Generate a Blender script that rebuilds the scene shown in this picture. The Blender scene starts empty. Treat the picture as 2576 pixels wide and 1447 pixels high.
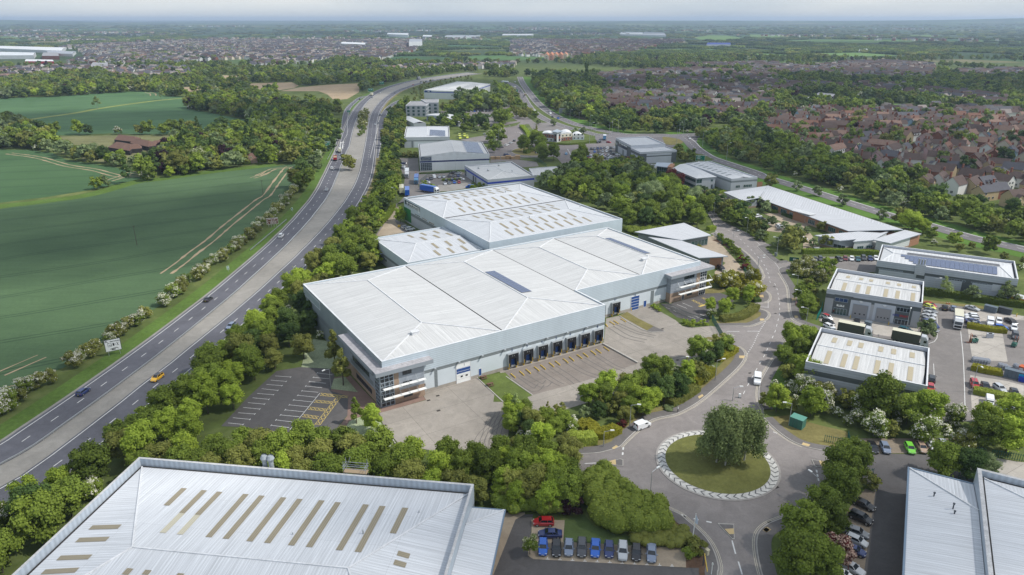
import bpy,bmesh,math,random
import numpy as np
from math import sin,cos,pi,radians,hypot,atan2,sqrt,tan
from mathutils import Vector
SC = bpy.context.scene
COL = SC.collection
rnd = random.Random(7)
# ------------------------------------------------------------------ camera
FPX,PCX,PCY,CAMH = 1787.0,1288.0,723.5,92.0
PITCH = math.atan(673/FPX)
cam = bpy.data.objects.new('camera',bpy.data.cameras.new('camera'))
COL.objects.link(cam)
cam.location = (0,0,CAMH)
cam.rotation_euler = (pi/2-PITCH,0,0)
cam.data.sensor_width = 36
cam.data.lens = 36*FPX/2576
cam.data.clip_start = 1
cam.data.clip_end = 90000
SC.camera = cam
# ------------------------------------------------------------------ sky, sun, exposure
SUN_EL,SUN_AZ = radians(50),radians(97) # azimuth clockwise from the view direction (+Y)
wd = bpy.data.worlds.new('World'); SC.world = wd; wd.use_nodes = True
nt = wd.node_tree
sky = nt.nodes.new('ShaderNodeTexSky'); sky.sky_type = 'NISHITA'; sky.sun_disc = False
sky.sun_elevation = SUN_EL; sky.sun_rotation = SUN_AZ
sky.air_density = 1.0; sky.dust_density = 1.0; sky.ozone_density = 1.0; sky.altitude = 60
bgn = nt.nodes['Background']; bgn.inputs[1].default_value = 0.15
# thin bright cloud over the blue
tcw = nt.nodes.new('ShaderNodeTexCoord'); nz = nt.nodes.new('ShaderNodeTexNoise'); nz.inputs['Scale'].default_value = 3.0; nz.inputs['Detail'].default_value = 5
mp = nt.nodes.new('ShaderNodeMapping'); mp.inputs['Scale'].default_value = (1,1,5); nt.links.new(tcw.outputs['Generated'],mp.inputs[0]); nt.links.new(mp.outputs[0],nz.inputs['Vector'])
rp = nt.nodes.new('ShaderNodeValToRGB'); rp.color_ramp.elements[0].position = .35; rp.color_ramp.elements[0].color = (2.5,2.95,3.5,1); rp.color_ramp.elements[1].position = .68; rp.color_ramp.elements[1].color = (3.95,4.1,4.25,1)
nt.links.new(nz.outputs[0],rp.inputs[0])
mxw = nt.nodes.new('ShaderNodeMix'); mxw.data_type = 'RGBA'; mxw.inputs[0].default_value = .8
nt.links.new(sky.outputs[0],mxw.inputs[6]); nt.links.new(rp.outputs[0],mxw.inputs[7]); nt.links.new(mxw.outputs[2],bgn.inputs[0])
sl = bpy.data.lights.new('sun','SUN'); sl.energy = 3.1; sl.angle = radians(0.5); sl.color = (1,0.96,0.9)
sun = bpy.data.objects.new('sun',sl); COL.objects.link(sun)
SD = Vector((sin(SUN_AZ)*cos(SUN_EL),cos(SUN_AZ)*cos(SUN_EL),sin(SUN_EL)))
sun.rotation_euler = SD.to_track_quat('Z','Y').to_euler()
sun.location = SD*300
SC.view_settings.view_transform = 'Standard'; SC.view_settings.look = 'None'
SC.view_settings.exposure = 0.5; SC.view_settings.gamma = 1
SC.render.resolution_x = 1024; SC.render.resolution_y = 575
SC.cycles.max_bounces = 6; SC.cycles.transparent_max_bounces = 12; SC.cycles.diffuse_bounces = 4
SC.cycles.glossy_bounces = 2; SC.cycles.transmission_bounces = 2; SC.cycles.volume_bounces = 0
# ------------------------------------------------------------------ survey helpers
TL = dict(A=(0,60),B=(1000,60),C=(2000,60),D=(3000,60),E=(0,600),F=(1000,500),G=(2000,500),H=(3000,500),
I=(0,1100),J=(1000,1100),K=(2000,1100),L=(3000,1000),M=(0,1660),N=(1000,1660),O=(2000,1660),Q=(3000,1660))
KS = 1100/2487/1.59006
def G_(x,y,z=0.0):
 u = (x-PCX)/FPX; v = (y-PCY)/FPX
 dy = cos(PITCH)-v*sin(PITCH); dz = -(sin(PITCH)+v*cos(PITCH))
 t = (z-CAMH)/dz
 return(u*t,dy*t)
def W(t,x,y,z=0.0):
 if t == 'V': return G_(x,y,z)
 ox,oy = TL[t]
 return G_(ox/1.59006+x*KS,oy/1.59006+y*KS,z)
def pp(s,z=0.0):
 t = 'V'; r = []
 for k in s.split():
  if len(k) == 1: t = k
  else:
   a,b = k.split(','); r.append(W(t,float(a),float(b),z))
 return r
def proj(x,y,z=0.0):
 yy = y*cos(PITCH)-(z-CAMH)*sin(PITCH); zz = y*sin(PITCH)+(z-CAMH)*cos(PITCH)
 if yy<1: return(-9999,-9999)
 return(PCX+FPX*x/yy,PCY-FPX*zz/yy)
def inframe(x,y,z=0,m=120):
 a,b = proj(x,y,z); return-m<a<2576+m and-m<b<1447+m
def inpoly(x,y,poly):
 c = False; j = len(poly)-1
 for i in range(len(poly)):
  xi,yi = poly[i][:2]; xj,yj = poly[j][:2]
  if(yi>y) != (yj>y)and x<(xj-xi)*(y-yi)/(yj-yi)+xi: c = not c
  j = i
 return c
def smooth(pts,n=6,closed=False):
 P = [Vector(p)for p in pts]; out = []; N = len(P)
 rng = N if closed else N-1
 for i in range(rng):
  p0 = P[(i-1)%N]if closed or i>0 else P[0]*2-P[1]
  p1 = P[i]; p2 = P[(i+1)%N]
  p3 = P[(i+2)%N]if closed or i+2<N else P[-1]*2-P[-2]
  for k in range(n):
   t = k/n
   a = 0.5*((2*p1)+(-p0+p2)*t+(2*p0-5*p1+4*p2-p3)*t*t+(-p0+3*p1-3*p2+p3)*t**3)
   out.append((a.x,a.y))
 if not closed: out.append(tuple(P[-1][:2]))
 return out
def resample(pts,step):
 d = [0]
 for a,b in zip(pts,pts[1:]): d.append(d[-1]+hypot(b[0]-a[0],b[1]-a[1]))
 n = max(1,int(round(d[-1]/step))); r = []; j = 0
 for i in range(n+1):
  t = d[-1]*i/n
  while j<len(d)-2 and d[j+1]<t: j+=1
  f = (t-d[j])/max(1e-9,d[j+1]-d[j])
  r.append((pts[j][0]+(pts[j+1][0]-pts[j][0])*f,pts[j][1]+(pts[j+1][1]-pts[j][1])*f))
 return r
def offset(pts,d):
 """shift a polyline d metres to its right"""
 r = []
 for i,p in enumerate(pts):
  a = pts[max(0,i-1)]; b = pts[min(len(pts)-1,i+1)]
  dx,dy = b[0]-a[0],b[1]-a[1]; l = hypot(dx,dy)or 1
  r.append((p[0]+dy/l*d,p[1]-dx/l*d))
 return r
 # ------------------------------------------------------------------ materials
MATS = {}
class NB:
 def __init__(s,name):
  s.m = bpy.data.materials.new(name); s.m.use_nodes = True; s.t = s.m.node_tree
  s.b = s.t.nodes['Principled BSDF']; s.b.inputs['Specular IOR Level'].default_value = 0.3
 def n(s,k,**kw):
  x = s.t.nodes.new(k)
  for a,v in kw.items(): setattr(x,a,v)
  return x
 def l(s,a,b): s.t.links.new(a,b)
 def math(s,op,a,b=None,c=None,clamp=False):
  x = s.n('ShaderNodeMath',operation=op,use_clamp=clamp)
  for i,v in enumerate((a,b,c)):
   if v is None: continue
   if isinstance(v,(int,float)): x.inputs[i].default_value = v
   else: s.l(v,x.inputs[i])
  return x.outputs[0]
 def mix(s,f,a,b,blend='MIX'):
  x = s.n('ShaderNodeMix',data_type='RGBA',blend_type=blend)
  for i,v in((0,f),(6,a),(7,b)):
   if isinstance(v,(int,float)): x.inputs[i].default_value = v
   elif isinstance(v,tuple): x.inputs[i].default_value = v if len(v) == 4 else v+(1,)
   else: s.l(v,x.inputs[i])
  return x.outputs[2]
 def coord(s,kind='Object',scale=(1,1,1),rot=0):
  tc = s.n('ShaderNodeTexCoord'); mp = s.n('ShaderNodeMapping')
  mp.inputs['Scale'].default_value = scale; mp.inputs['Rotation'].default_value = (0,0,rot)
  s.l(tc.outputs[kind],mp.inputs[0]); return mp.outputs[0]
 def noise(s,vec,scale,detail=3,rough=0.6,dist=0.0):
  x = s.n('ShaderNodeTexNoise'); x.inputs['Scale'].default_value = scale; x.inputs['Detail'].default_value = detail
  x.inputs['Roughness'].default_value = rough; x.inputs['Distortion'].default_value = dist
  s.l(vec,x.inputs['Vector']); return x.outputs[0]
 def ramp(s,f,*st):
  x = s.n('ShaderNodeValToRGB'); e = x.color_ramp.elements
  while len(e)<len(st): e.new(0.5)
  for i,(p,c)in enumerate(st): e[i].position = p; e[i].color = c if len(c) == 4 else c+(1,)
  s.l(f,x.inputs[0]); return x.outputs[0]
def mat(name,col=(.5,.5,.5),rough=.8,metal=0.0,noises=(),kind='Object',spec=.3,rot=0,bump=None,stripe=None):
 """plain procedural material: base colour times several noises (scale, amount, stretch)"""
 if name in MATS: return MATS[name]
 b = NB(name); c = col+(1,)
 src = None
 for sc,am,st in noises:
  v = b.coord(kind,st,rot); f = b.noise(v,sc)
  f = b.math('MULTIPLY_ADD',f,2*am,1-am)
  src = f if src is None else b.math('MULTIPLY',src,f)
 if stripe:
  ax,per,am = stripe
  v = b.coord(kind,(1,1,1),rot); sp = b.n('ShaderNodeSeparateXYZ'); b.l(v,sp.inputs[0])
  f = b.math('SINE',b.math('MULTIPLY',sp.outputs[ax],2*pi/per)); f = b.math('MULTIPLY_ADD',f,am,1.0)
  src = f if src is None else b.math('MULTIPLY',src,f)
 if src is not None:
  b.l(b.mix(1.0,c,src,'MULTIPLY'),b.b.inputs[0])
 else: b.b.inputs[0].default_value = c
 if bump:
  bm_ = b.n('ShaderNodeBump'); bm_.inputs[0].default_value = bump[1]
  b.l(b.noise(b.coord(kind),bump[0]),bm_.inputs['Height']); b.l(bm_.outputs[0],b.b.inputs['Normal'])
 b.b.inputs['Roughness'].default_value = rough; b.b.inputs['Metallic'].default_value = metal
 b.b.inputs['Specular IOR Level'].default_value = spec
 MATS[name] = b.m; return b.m
 # ------------------------------------------------------------------ mesh helpers
class MB:
 """collects faces with material slots, then links them as one mesh object"""
 def __init__(s): s.v = []; s.f = []; s.mi = []; s.uv = []
 def face(s,pts,m=0,uv=None):
  i = len(s.v); s.v+=[tuple(p)for p in pts]; s.f.append(tuple(range(i,i+len(pts)))); s.mi.append(m)
  s.uv.append(uv if uv and len(uv)==len(pts)else[(p[0],p[1])for p in pts])
 def wall(s,a,b,z0,z1,m=0):
  L = hypot(b[0]-a[0],b[1]-a[1])
  s.face([(a[0],a[1],z0),(b[0],b[1],z0),(b[0],b[1],z1),(a[0],a[1],z1)],m,[(0,z0),(L,z0),(L,z1),(0,z1)])
 def box(s,c,sz,ang=0.0,m=0,top=None):
  """box centred at c in x, y with its base at c[2]"""
  hx,hy = sz[0]/2,sz[1]/2; ca,sa = cos(ang),sin(ang)
  P = [(c[0]+x*ca-y*sa,c[1]+x*sa+y*ca)for x,y in((-hx,-hy),(hx,-hy),(hx,hy),(-hx,hy))]
  s.prism(P,c[2],c[2]+sz[2],m,top)
 def prism(s,P,z0,z1,m=0,top=None,bottom=True):
  n = len(P)
  ar = sum(P[i][0]*P[(i+1)%n][1]-P[(i+1)%n][0]*P[i][1]for i in range(n))
  if ar<0: P = P[::-1]
  for i in range(n): s.wall(P[i],P[(i+1)%n],z0,z1,m)
  s.face([(p[0],p[1],z1)for p in P],m if top is None else top)
  if bottom: s.face([(p[0],p[1],z0)for p in P[::-1]],m)
 def tube(s,a,b,r0,r1=None,n=6,m=0,cap=True):
  r1 = r0 if r1 is None else r1
  a = Vector(a); b = Vector(b); d = (b-a).normalized()
  u = d.orthogonal().normalized(); w = d.cross(u)
  A = [a+(u*cos(2*pi*i/n)+w*sin(2*pi*i/n))*r0 for i in range(n)]
  B = [b+(u*cos(2*pi*i/n)+w*sin(2*pi*i/n))*r1 for i in range(n)]
  for i in range(n): s.face([A[i],A[(i+1)%n],B[(i+1)%n],B[i]],m)
  if cap: s.face(B,m); s.face(A[::-1],m)
 def path(s,pts,r,n=6,m=0):
  for a,b in zip(pts,pts[1:]): s.tube(a,b,r,r,n,m)
 def ribbon(s,L,R,z,m=0):
  d = 0
  for i in range(len(L)-1):
   e = hypot(L[i+1][0]-L[i][0],L[i+1][1]-L[i][1]); w = hypot(L[i][0]-R[i][0],L[i][1]-R[i][1])
   zz = z+(i%3)*.0012; s.face([(R[i][0],R[i][1],zz),(R[i+1][0],R[i+1][1],zz),(L[i+1][0],L[i+1][1],zz),(L[i][0],L[i][1],zz)],m,[(0,d),(0,d+e),(w,d+e),(w,d)])
   d+=e
 def kerb(s,pts,w=.18,z0=0,z1=.16,m=0):
  a = offset(pts,-w/2); b = offset(pts,w/2)
  for i in range(len(pts)-1): s.prism([b[i],b[i+1],a[i+1],a[i]],z0,z1,m,bottom=False)
 def mesh(s,name,smooth_=False):
  me = bpy.data.meshes.new(name)
  me.from_pydata(s.v,[],s.f)
  me.polygons.foreach_set('material_index',s.mi)
  uv = me.uv_layers.new(name='UVMap')
  uv.data.foreach_set('uv',[c for f in s.uv for p in f for c in p])
  if smooth_: me.polygons.foreach_set('use_smooth',[True]*len(me.polygons))
  me.update(); return me
 def build(s,name,mats,parent=None,loc=None,**kw):
  me = s.mesh(name)
  return link(name,me,mats,parent,loc,**kw)
def link(name,me,mats=None,parent=None,loc=None,rz=0.0,label=None,cat=None,group=None,kind=None,scale=None,objmats=False):
 o = bpy.data.objects.new(name,me); COL.objects.link(o)
 if mats is not None and me is not None:
  mats = mats if isinstance(mats,(list,tuple))else[mats]
  if objmats:
   for i,mm in enumerate(mats):
    o.material_slots[i].link = 'OBJECT'; o.material_slots[i].material = mm
  else:
   for mm in mats: me.materials.append(mm)
 if parent is not None: o.parent = parent
 if loc is not None: o.location = loc
 if rz: o.rotation_euler = (0,0,rz)
 if scale is not None: o.scale = scale if isinstance(scale,(tuple,list))else(scale,)*3
 if label: o['label'] = label
 if cat: o['category'] = cat
 if group: o['group'] = group
 if kind: o['kind'] = kind
 return o
def thing(name,label,cat,loc=(0,0,0),rz=0.0,group=None,scale=None):
 return link(name,None,None,None,loc,rz,label,cat,group,None,scale)
def sheet(name,polys,z,m,kind='structure',sm=0):
 b = MB()
 for p in polys:
  z+=.007
  if sm: p = smooth(p,sm,True)
  tri_fill(b,p,z)
 return b.build(name,m,kind=kind)
def tri_fill(b,p,z,m=0):
 from mathutils.geometry import tessellate_polygon
 n = len(p)
 if sum(p[i][0]*p[(i+1)%n][1]-p[(i+1)%n][0]*p[i][1]for i in range(n))<0: p = p[::-1]
 for t in tessellate_polygon([[Vector((x,y,0))for x,y in p]]):
  q = [p[i]for i in t]
  if(q[1][0]-q[0][0])*(q[2][1]-q[0][1])-(q[1][1]-q[0][1])*(q[2][0]-q[0][0])<0: q = q[::-1]
  b.face([(x,y,z)for x,y in q],m)
ORD = ['first','second','third','fourth','fifth','sixth','seventh','eighth','ninth','tenth','eleventh','twelfth','thirteenth','fourteenth','fifteenth','sixteenth','seventeenth','eighteenth','nineteenth','twentieth']
def ordn(i):
 if i<20: return ORD[i]
 t = ['twenty','thirty','forty','fifty','sixty','seventy','eighty','ninety'][(i+1)//10-2]
 r = (i+1)%10
 return(t+'-'+ORD[r-1])if r else t[:-1]+'ieth'
 # ================================================================== GROUND
def fbm(x,y,s,seed=0):
 return sin(x/s+seed)*cos(y/s*1.3+seed*2)+.5*sin(x/s*2.3+1.7+seed)*sin(y/s*1.9+seed)
def terrain_h(x,y):
 d = max(0.0,(y-4500)/9000); d = min(1,d); s = d*d*(3-2*d)
 h = s*(62+16*fbm(x,y,2600))
 r = max(0.0,(x/max(y,1)-.38)/.3); r = min(1,r)
 h+=r*r*62*min(1,max(0,(y-7000)/5000))
 l = max(0.0,(-x/max(y,1)-.52)/.2); l = min(1,l)
 h+=l*34*min(1,max(0,(y-7000)/5000))
 return h
def ground_material():
 b = NB('countryside'); v = b.coord()
 vo = b.n('ShaderNodeTexVoronoi'); vo.inputs['Scale'].default_value = 1/300
 wv = b.n('ShaderNodeVectorMath',operation='ADD'); b.l(v,wv.inputs[0])
 nz = b.n('ShaderNodeTexNoise'); nz.inputs['Scale'].default_value = .002; b.l(v,nz.inputs['Vector'])
 sc = b.n('ShaderNodeVectorMath',operation='SCALE'); sc.inputs[3].default_value = 240; b.l(nz.outputs['Color'],sc.inputs[0])
 b.l(sc.outputs[0],wv.inputs[1]); b.l(wv.outputs[0],vo.inputs['Vector'])
 sp = b.n('ShaderNodeSeparateColor'); b.l(vo.outputs['Color'],sp.inputs[0])
 cell = b.ramp(sp.outputs[0],(0,(.05,.075,.03)),(.3,(.055,.095,.035)),(.42,(.05,.11,.045)),(.6,(.08,.15,.05)),(.78,(.10,.16,.045)),(.86,(.17,.2,.07)),(.93,(.25,.2,.12)),(1.0,(.07,.1,.035)))
 cell.node.color_ramp.interpolation = 'CONSTANT'
 wood = b.ramp(b.noise(v,.0011,6,.65),(.44,(0,0,0)),(.52,(1,1,1)))
 far = b.mix(wood,cell,(.04,.068,.03))
 near = b.ramp(b.noise(v,.05,8,.7),(.3,(.06,.075,.025)),(.5,(.09,.12,.035)),(.7,(.15,.17,.06)))
 s2 = b.n('ShaderNodeSeparateXYZ'); b.l(v,s2.inputs[0])
 f = b.math('MULTIPLY_ADD',s2.outputs[1],1/400,-1500/400,clamp=True)
 c = b.mix(f,near,far)
 c = b.mix(1,c,b.math('MULTIPLY_ADD',b.noise(v,.3,4),.7,.65),'MULTIPLY')
 b.l(c,b.b.inputs[0]); b.b.inputs['Roughness'].default_value = 1; b.b.inputs['Specular IOR Level'].default_value = .1
 return b.m
def build_terrain():
 ys = [-60,0,60,150,300,600,1000,1600,2400,3400,4500]+[4500+450*i for i in range(1,32)]+[20000,23000,27000,33000,42000,60000]
 V = []; Fc = []; nx = 96
 for y in ys:
  for i in range(nx+1):
   x = (i/nx*2-1)*max(900,y*1.0+500)
   V.append((x,y,terrain_h(x,y)))
 for j in range(len(ys)-1):
  for i in range(nx):
   a = j*(nx+1)+i; Fc.append((a,a+1,a+nx+2,a+nx+1))
 me = bpy.data.meshes.new('ground'); me.from_pydata(V,[],Fc)
 me.polygons.foreach_set('use_smooth',[True]*len(Fc)); me.update()
 link('ground',me,ground_material(),kind='structure')
build_terrain()
def crop_material(name,c1,c2,rot,per=24.0,lines=True,curve=0.0):
 b = NB(name); v = b.coord('Object',(1,1,1),rot)
 n1 = b.noise(v,.012,5,.6); n2 = b.noise(v,.9,3,.7); n3 = b.noise(b.coord('Object',(.15,1.6,1),rot),.25,4,.7)
 c = b.mix(b.ramp(n1,(.3,(0,0,0)),(.7,(1,1,1))),c1,c2)
 c = b.mix(1,c,b.math('MULTIPLY',b.math('MULTIPLY_ADD',n2,.5,.75),b.math('MULTIPLY_ADD',n3,.5,.75)),'MULTIPLY')
 if lines:
  sp = b.n('ShaderNodeSeparateXYZ'); b.l(v,sp.inputs[0])
  y = b.math('ADD',sp.outputs[1],b.math('MULTIPLY',b.noise(v,.006,2),26.0))
  ln = None
  for o in(0.0,2.2):
   m = b.math('PINGPONG',b.math('ADD',y,o),per/2)
   q = b.math('LESS_THAN',m,.42); ln = q if ln is None else b.math('MAXIMUM',ln,q)
  c = b.mix(b.math('MULTIPLY',ln,.55),c,(.022,.045,.025))
 b.l(c,b.b.inputs[0]); b.b.inputs['Roughness'].default_value = .9; b.b.inputs['Specular IOR Level'].default_value = .15
 MATS[name] = b.m; return b.m
CROP = crop_material('wheat',(.050,.090,.042),(.085,.142,.064),radians(-33))
CROP2 = crop_material('wheat_back',(.042,.09,.036),(.068,.13,.052),radians(-12))
CROP3 = crop_material('wheat_far',(.055,.115,.048),(.09,.17,.07),radians(-22),30)
SOIL = mat('bare_soil',(.34,.26,.17),1,noises=((.05,.25,(1,1,1)),(.8,.2,(.3,2,1))),spec=.1)
MEADOW = mat('rough_meadow',(.16,.16,.075),1,noises=((.04,.5,(1,3,1)),(.5,.3,(1,1,1))),spec=.1)
GRASS = mat('mown_grass',(.095,.125,.035),1,noises=((.09,.4,(1,1,1)),(1.5,.35,(1,1,1)),(.4,.3,(1,1,1))),spec=.1)
VERGE = mat('long_verge_grass',(.085,.14,.03),1,noises=((.06,.45,(1,1,1)),(.9,.45,(1,1,1)),(3.0,.3,(1,1,1))),spec=.1)
DRYGR = mat('dry_grass',(.17,.15,.06),1,noises=((.2,.5,(1,1,1)),(1.5,.35,(1,1,1))),spec=.1)
DAISY = mat('daisy_grass',(.28,.32,.2),1,noises=((.15,.5,(1,1,1)),(2.5,.5,(1,1,1))),spec=.1)
LGREEN = mat('pasture',(.12,.2,.06),1,noises=((.01,.3,(1,1,1)),(.05,.2,(1,1,1))),spec=.1)
RAPE = mat('yellow_crop',(.38,.36,.06),1,noises=((.01,.2,(1,1,1)),),spec=.1)
UNDER = mat('woodland_floor',(.045,.05,.02),1,noises=((.2,.5,(1,1,1)),(1.5,.4,(1,1,1))),spec=.1)
MULCH = mat('mulch',(.12,.075,.05),1,noises=((.5,.4,(1,1,1)),(3,.3,(1,1,1))),spec=.1)
F_BIG = pp('V -300,560 E 0,535 560,450 1100,330 1480,265 1800,215 2100,175 2487,140 F 250,370 480,345 545,355 500,440 400,560 290,690 170,790 50,860 E 2350,600 2200,760 2050,880 1900,1000 1780,1120 1640,1250 1500,1380 I 1380,320 1260,390 1080,520 900,650 740,730 600,830 420,900 270,990 120,1090 0,1170 V -300,1030')
sheet('crop_field',[F_BIG],.03,CROP)
sheet('crop_field',[pp('V -300,375 A 0,1218 250,1222 480,1250 600,1310 E 760,115 1000,150 1200,195 1290,230 1270,262 1060,310 800,365 400,430 0,478 V -300,540')],.03,CROP2)
sheet('crop_field',[pp('V -300,252 A 0,755 450,738 850,712 1200,690 1430,692 1510,735 1800,740 1960,750 1750,790 1690,850 1900,885 2100,925 2290,960 2280,1040 2130,1062 1900,1080 1240,1078 1000,1072 650,1086 430,1094 240,1062 0,1075 V -300,350')],.03,CROP3)
sheet('meadow',[pp('A 430,1100 1100,1090 1650,1092 1900,1085 1750,1140 1500,1240 1350,1330 1100,1340 900,1330 700,1290 500,1230 300,1180'),pp('B 0,950 300,955 520,960 720,930 700,990 560,1040 300,1040 0,1030')],.04,MEADOW)
sheet('ploughed_field',[pp('B 0,620 380,610 440,640 400,660 260,682 150,684 0,660'),pp('B 270,690 450,655 700,632 1000,618 985,700 880,760 760,772 700,720 620,690 450,690'),
pp('A 1600,655 1900,645 2150,630 2487,612 2487,642 2100,660 1950,702 1850,705 1640,700'),pp('A 1700,605 1850,580 2000,546 2200,553 2320,575 2200,600 1900,612'),pp('A -20,705 60,706 10,730 -20,730')],.05,SOIL)
sheet('pasture',[pp('C 1760,207 1880,186 2050,188 2230,215 2000,230 1800,224'),pp('D 0,178 350,188 330,206 0,204'),pp('D 180,237 600,224 1400,230 1780,242 1500,252 600,257'),
pp('D 590,348 1000,342 1350,370 700,384'),pp('D 0,352 450,365 450,392 20,380'),pp('A 0,168 140,188 165,214 0,216'),pp('C 2230,350 2487,355 2487,380 2260,378'),pp('C 2240,175 2487,180 2487,200 2300,200'),pp('D 1420,182 1720,182 1700,205 1450,200'),pp('A 210,80 410,86 400,104 220,100'),pp('D 900,190 1200,195 1180,206 950,204')],.6,LGREEN)
sheet('rape_field',[pp('B 0,113 195,118 190,138 0,135'),pp('B 0,140 222,146 150,163 0,158'),pp('A 2130,128 2230,122 2215,134 2140,134'),pp('A 2280,118 2487,114 2487,134 2330,138')],.6,RAPE)
sheet('sports_ground',[pp('C 1240,320 1650,308 1665,330 1270,336'),pp('D 760,755 1100,770 1480,830 1560,870 1300,850 900,790')],.3,LGREEN)
b = MB(); l = smooth(pp('A 165,962 420,925 700,885 870,852 1150,810 1450,772 1750,745'),5)
b.ribbon(offset(l,-4),offset(l,3.5),.06); b.build('field_margin',mat('margin_grass',(.2,.23,.06),1,noises=((.1,.5,(1,1,1)),)),kind='structure')
b = MB(); l = smooth(pp('E 0,505 400,460 800,400 1200,290 1480,255 1900,195 2487,130'),5)
b.ribbon(offset(l,-3),offset(l,7),.05); b.build('field_margin',VERGE,kind='structure')
# bare wheel tracks through the crop: irregular strips
b = MB(); rr = random.Random(3)
def track(s,w,n=5,dens=1.0):
 c = resample(smooth(pp(s),n),3.0);
 for side in(-1,1):
  L = []; R = []
  for i,p in enumerate(c):
   ww = w*(.25+.75*abs(sin(i*.37+side))*rr.random()+.12)*dens
   q = offset(c,side*1.3*w)[i]; L.append((q[0],q[1])); R.append(ww)
  b.ribbon(offset2(L,R,-1),offset2(L,R,1),.055)
def offset2(c,w,s):
 r = []
 for i,p in enumerate(c):
  a = c[max(0,i-1)]; q = c[min(len(c)-1,i+1)]; dx,dy = q[0]-a[0],q[1]-a[1]; l = hypot(dx,dy)or 1
  r.append((p[0]+dy/l*w[i]/2*s,p[1]-dx/l*w[i]/2*s))
 return r
track('E 1500,1120 1640,1020 1750,930 1900,820 2050,690 2200,570 2350,450 F 150,640 230,530 330,400 360,378',1.6)
track('F 370,385 250,395 190,405 120,450 20,480',1.3)
track('E 80,32 350,70 600,140 850,180 1000,220 1110,240 1290,235',1.7)
track('E 980,280 1110,240 1180,205 1290,215',2.0)
track('E 2330,235 2400,205 2470,175',1.5)
track('I 0,900 160,830 380,735',1.4,dens=.6)
track('I -20,1090 60,1040 170,1020',1.6,dens=.6)
track('A 1330,700 1380,712 1385,730',2.5)
b.build('wheel_track',SOIL,kind='structure')
# ------------------------------------------------------------------ road materials
def tarmac(name,c,joint=0.0,warm=0.0):
 b = NB(name); v = b.coord()
 n1 = b.noise(v,.035,5,.65,.4); n2 = b.noise(v,2.5,3,.7); n3 = b.noise(v,.25,4,.6,1.5)
 f = b.math('MULTIPLY',b.math('MULTIPLY_ADD',n1,.8,.6),b.math('MULTIPLY',b.math('MULTIPLY_ADD',n2,.4,.8),b.math('MULTIPLY_ADD',n3,.55,.72)))
 if joint:
  br = b.n('ShaderNodeTexBrick'); br.inputs['Scale'].default_value = 1; br.inputs['Mortar Size'].default_value = .05
  br.inputs['Brick Width'].default_value = joint*1.6; br.inputs['Row Height'].default_value = joint; br.offset = .0
  br.inputs['Color1'].default_value = (1,1,1,1); br.inputs['Color2'].default_value = (.9,.9,.9,1); br.inputs['Mortar'].default_value = (.55,.55,.55,1)
  b.l(b.coord('Object',(1,1,1),radians(-31)),br.inputs['Vector'])
  f = b.math('MULTIPLY',f,br.outputs[0])
 b.l(b.mix(1,c+(1,),f,'MULTIPLY'),b.b.inputs[0]); b.b.inputs['Roughness'].default_value = .85; b.b.inputs['Specular IOR Level'].default_value = .25
 MATS[name] = b.m; return b.m
ASPH = tarmac('motorway_tarmac',(.105,.105,.12))
ROAD = tarmac('estate_road_tarmac',(.215,.195,.185))
FOOT = tarmac('footway_tarmac',(.14,.13,.125))
LOTD = tarmac('dark_car_park_tarmac',(.10,.094,.092))
LOTM = tarmac('grey_tarmac',(.185,.17,.16))
CONC = tarmac('yard_concrete',(.29,.262,.228),9.0)
CONC2 = tarmac('reserve_concrete',(.26,.245,.22))
CONCL = tarmac('pale_concrete',(.38,.35,.31),7.0)
GRAV = tarmac('paving',(.33,.27,.2))
BRICKP = tarmac('red_block_paving',(.2,.135,.11))
WHITE = mat('white_road_paint',(.62,.62,.6),.7,noises=((1.5,.3,(1,1,1)),))
YELL = mat('yellow_road_paint',(.6,.45,.12),.7,noises=((1.5,.3,(1,1,1)),))
CREAM = mat('worn_cream_paint',(.5,.46,.36),.7,noises=((1.5,.35,(1,1,1)),))
KERB = mat('kerb_stone',(.36,.34,.31),.9,noises=((.8,.3,(1,1,1)),))
GREYM = mat('galvanised_steel',(.42,.44,.45),.45,.6)
BUFF = mat('buff_tactile_paving',(.5,.38,.2),.9,noises=((2,.2,(1,1,1)),))
def dashes(b,line,dash,gap,w,z,m=0):
 c = resample(line,.5); n = int(dash/.5); g = int((dash+gap)/.5)
 for i in range(0,len(c)-n,g):
  s = c[i:i+n+1]; s = [s[0],s[len(s)//2],s[-1]]
  b.ribbon(offset(s,-w/2),offset(s,w/2),z,m)
def solid(b,line,w,z,m=0,off=0.0):
 b.ribbon(offset(line,off-w/2),offset(line,off+w/2),z,m)
 # ------------------------------------------------------------------ dual carriageway (left)
CL = smooth(pp('M -600,600 -250,480 111,300 I 368,1392 602,1230 827,1071 1043,915 1237,773 1412,641 1566,523 1709,411 1838,308 1956,215 2062,127 2157,44 F 68,1250 143,1183 212,1120 275,1060 330,1003 385,950 430,900 475,852 512,806 548,762 580,722 610,685 655,615 688,555 717,490 745,430 770,370 800,300 825,240 B 850,1190 868,1120 888,1050 912,980 938,920 970,862 1010,808 1062,758 1120,716 1210,670 1330,630 1450,600 1600,572 1750,550 1900,530 2030,515'),3)
CR = smooth(pp('M -300,900 328,582 I 1103,1255 1400,1010 1647,816 1793,692 2178,371 2283,279 2382,193 2470,112 F 288,1393 362,1322 430,1258 497,1193 551,1135 606,1080 654,1026 698,979 740,930 777,886 812,843 845,800 876,759 925,690 965,620 995,565 1022,503 1040,448 1053,400 1070,300 1085,200 1098,100 B 1107,1000 1118,940 1138,880 1168,830 1210,780 1270,730 1340,688 1440,650 1530,622 1650,596 1800,570 1950,548 2080,530'),3)
b = MB(); b.ribbon(offset(CL,-5.0),offset(CL,4.4),.10); b.ribbon(offset(CR,-4.4),offset(CR,5.0),.10)
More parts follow.
